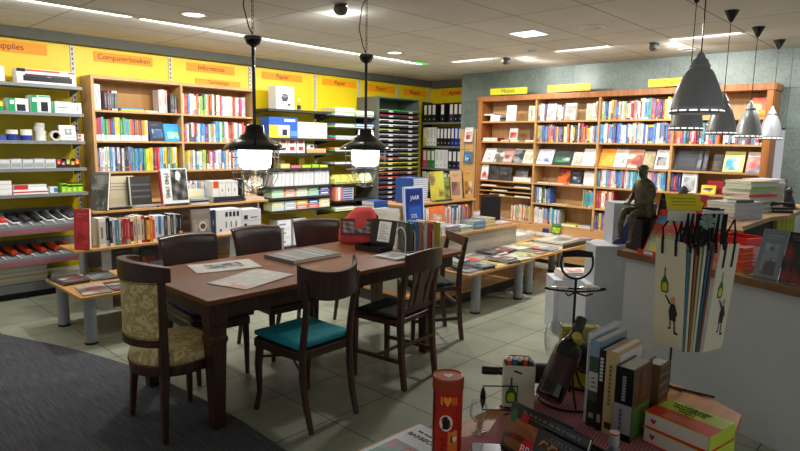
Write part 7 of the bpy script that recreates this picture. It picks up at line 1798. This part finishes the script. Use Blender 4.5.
for i, ((dx, ang, c, pic), nm) in enumerate(zip(fan, names)):
    w_ = .135 if pic else .095
    h_ = .375 if pic else .35 + .004 * i
    # direction of the bag's width, measured from 'away from the camera', positive to the left
    a = R(ang); d = (Vb * cos(a) - Vr * sin(a))
    p = org + Vr * dx * 1.25
    if ang > 14.5:      # outside faces left: local +x runs from the far/left end towards the front edge
        o0 = p + d * w_; rz = atan2(-d.y, -d.x)
    else:
        o0 = p; rz = atan2(d.y, d.x)
    t = pict_bag('paper_wine_bag', nm, (o0.x, o0.y, zb_), rz, w_, .004 if pic else .007, h_, True if pic else None, 'paper wine bags hanging on the wire stand', c)
    t.rotation_mode = 'QUATERNION'; t.rotation_quaternion = (Matrix.Rotation(dx * .8 / .375, 3, Vb.normalized()) @ Matrix.Rotation(rz, 3, 'Z')).to_quaternion()
    # ribbon handles
    for k in (.25, .7):
        MB().tube([(w_ * k, .002, h_ - .012), (w_ * k - .004, .002, h_ + .04), (w_ * .5, .002, h_ + .085)], [.0045, .0035, .003], 5).build('ribbon_handle', blk_rib, t)
        MB().box((w_ * k - .005, -.003, h_ - .05 - .015 * (i % 3)), (w_ * k + .005, -.0012, h_ + .008)).build('ribbon_tail', blk_rib, t)
for k in range(10):
    p = org + Vr * (-.055 + .0135 * k + (.004 if k > 4 else 0)) + Vb * (-.022 - .004 * (k % 3)); zt = 1.385
    ln = [.10, .13, .09, .14, .11, .12, .08, .13, .10, .12][k]
    pts = [(0, 0, 0), (.004 * (-1) ** k, .002, -ln * .4), (-.003, .001, -ln * .75), (.005 * (-1) ** (k + 1), 0, -ln)]
    o = MB().tube(pts, [.004, .0055, .005, .004], 5).build('black_ribbon', blk_rib, loc=(p.x, p.y, zt)); tag(o, 'black ribbon hanging over the bags, %s from left' % ordn(k + 1), 'ribbon', 'black ribbons draped over the wine bags')
def card(r_, b_, z, w_, h_, c, label, rx, rz, lines=True, name='gift_card'):
    p = Vector((2.165, .615, 0)) + Vr * r_ + Vb * b_
    mb = MB(); mb.box((0, 0, 0), (w_, .0015, h_), c)
    if lines:
        for k in range(3): mb.box((w_ * .15, -.0007, h_ * (.3 + .2 * k)), (w_ * .85, -.0001, h_ * (.36 + .2 * k)), tuple(q * .75 for q in c))
    o = mb.build(name, print_m, loc=(p.x, p.y, z), rot=(rx, 0, R(-46.6) + rz)); tag(o, label, 'card'); return o
card(-.135, -.02, 1.388, .115, .06, (226, 212, 40), 'yellow card clipped on top of the wine bag stand', R(-30), R(-4))
card(-.14, -.04, 1.355, .09, .034, (214, 214, 196), 'white slip below the yellow card on the bag stand', R(-10), R(-6), False)
card(-.01, -.06, 1.33, .055, .05, (186, 204, 190), 'pale green tag hanging among the black ribbons', R(6), R(12), False)
gb = thing('gift_bow', 'crumpled pale green bow among the black ribbons', 'bow', tuple(org + Vr * -.015 + Vb * -.06 + Vector((0, 0, 1.365))), R(-46.6))
for k in range(6):
    a = k * pi / 3; MB().tube([(0, 0, 0), (.02 * cos(a), -.008, .02 * sin(a)), (.026 * cos(a + .4), -.012, .026 * sin(a + .4)), (0, -.004, 0)], [.003, .006, .005, .003], 6).build('bow_loop', mat('sage_ribbon', (140, 160, 140), .6), gb, smooth=True)

# small glass and dark box beside the cookbooks
gt = thing('tasting_glass', 'small clear tasting glass between the gift tin and the cookbooks', 'glass', (1.44, 1.005, FZ))
MB().lathe([(0, .0), (.022, 0), (.022, .003), (.004, .006), (.004, .03), (.018, .038), (.028, .055), (.029, .075), (.022, .10)], 24, caps=False).build('glass_bowl', crystal, gt, smooth=True)
o = MB().box((-.05, -.035, 0), (.05, .035, .028), (22, 22, 24)).build('black_gift_box', gloss_m, loc=(1.335, .89, FZ), rot=-.9, bevel=.002) ; tag(o, 'flat black box lying left of the burger cookbook', 'box')
finish_books()
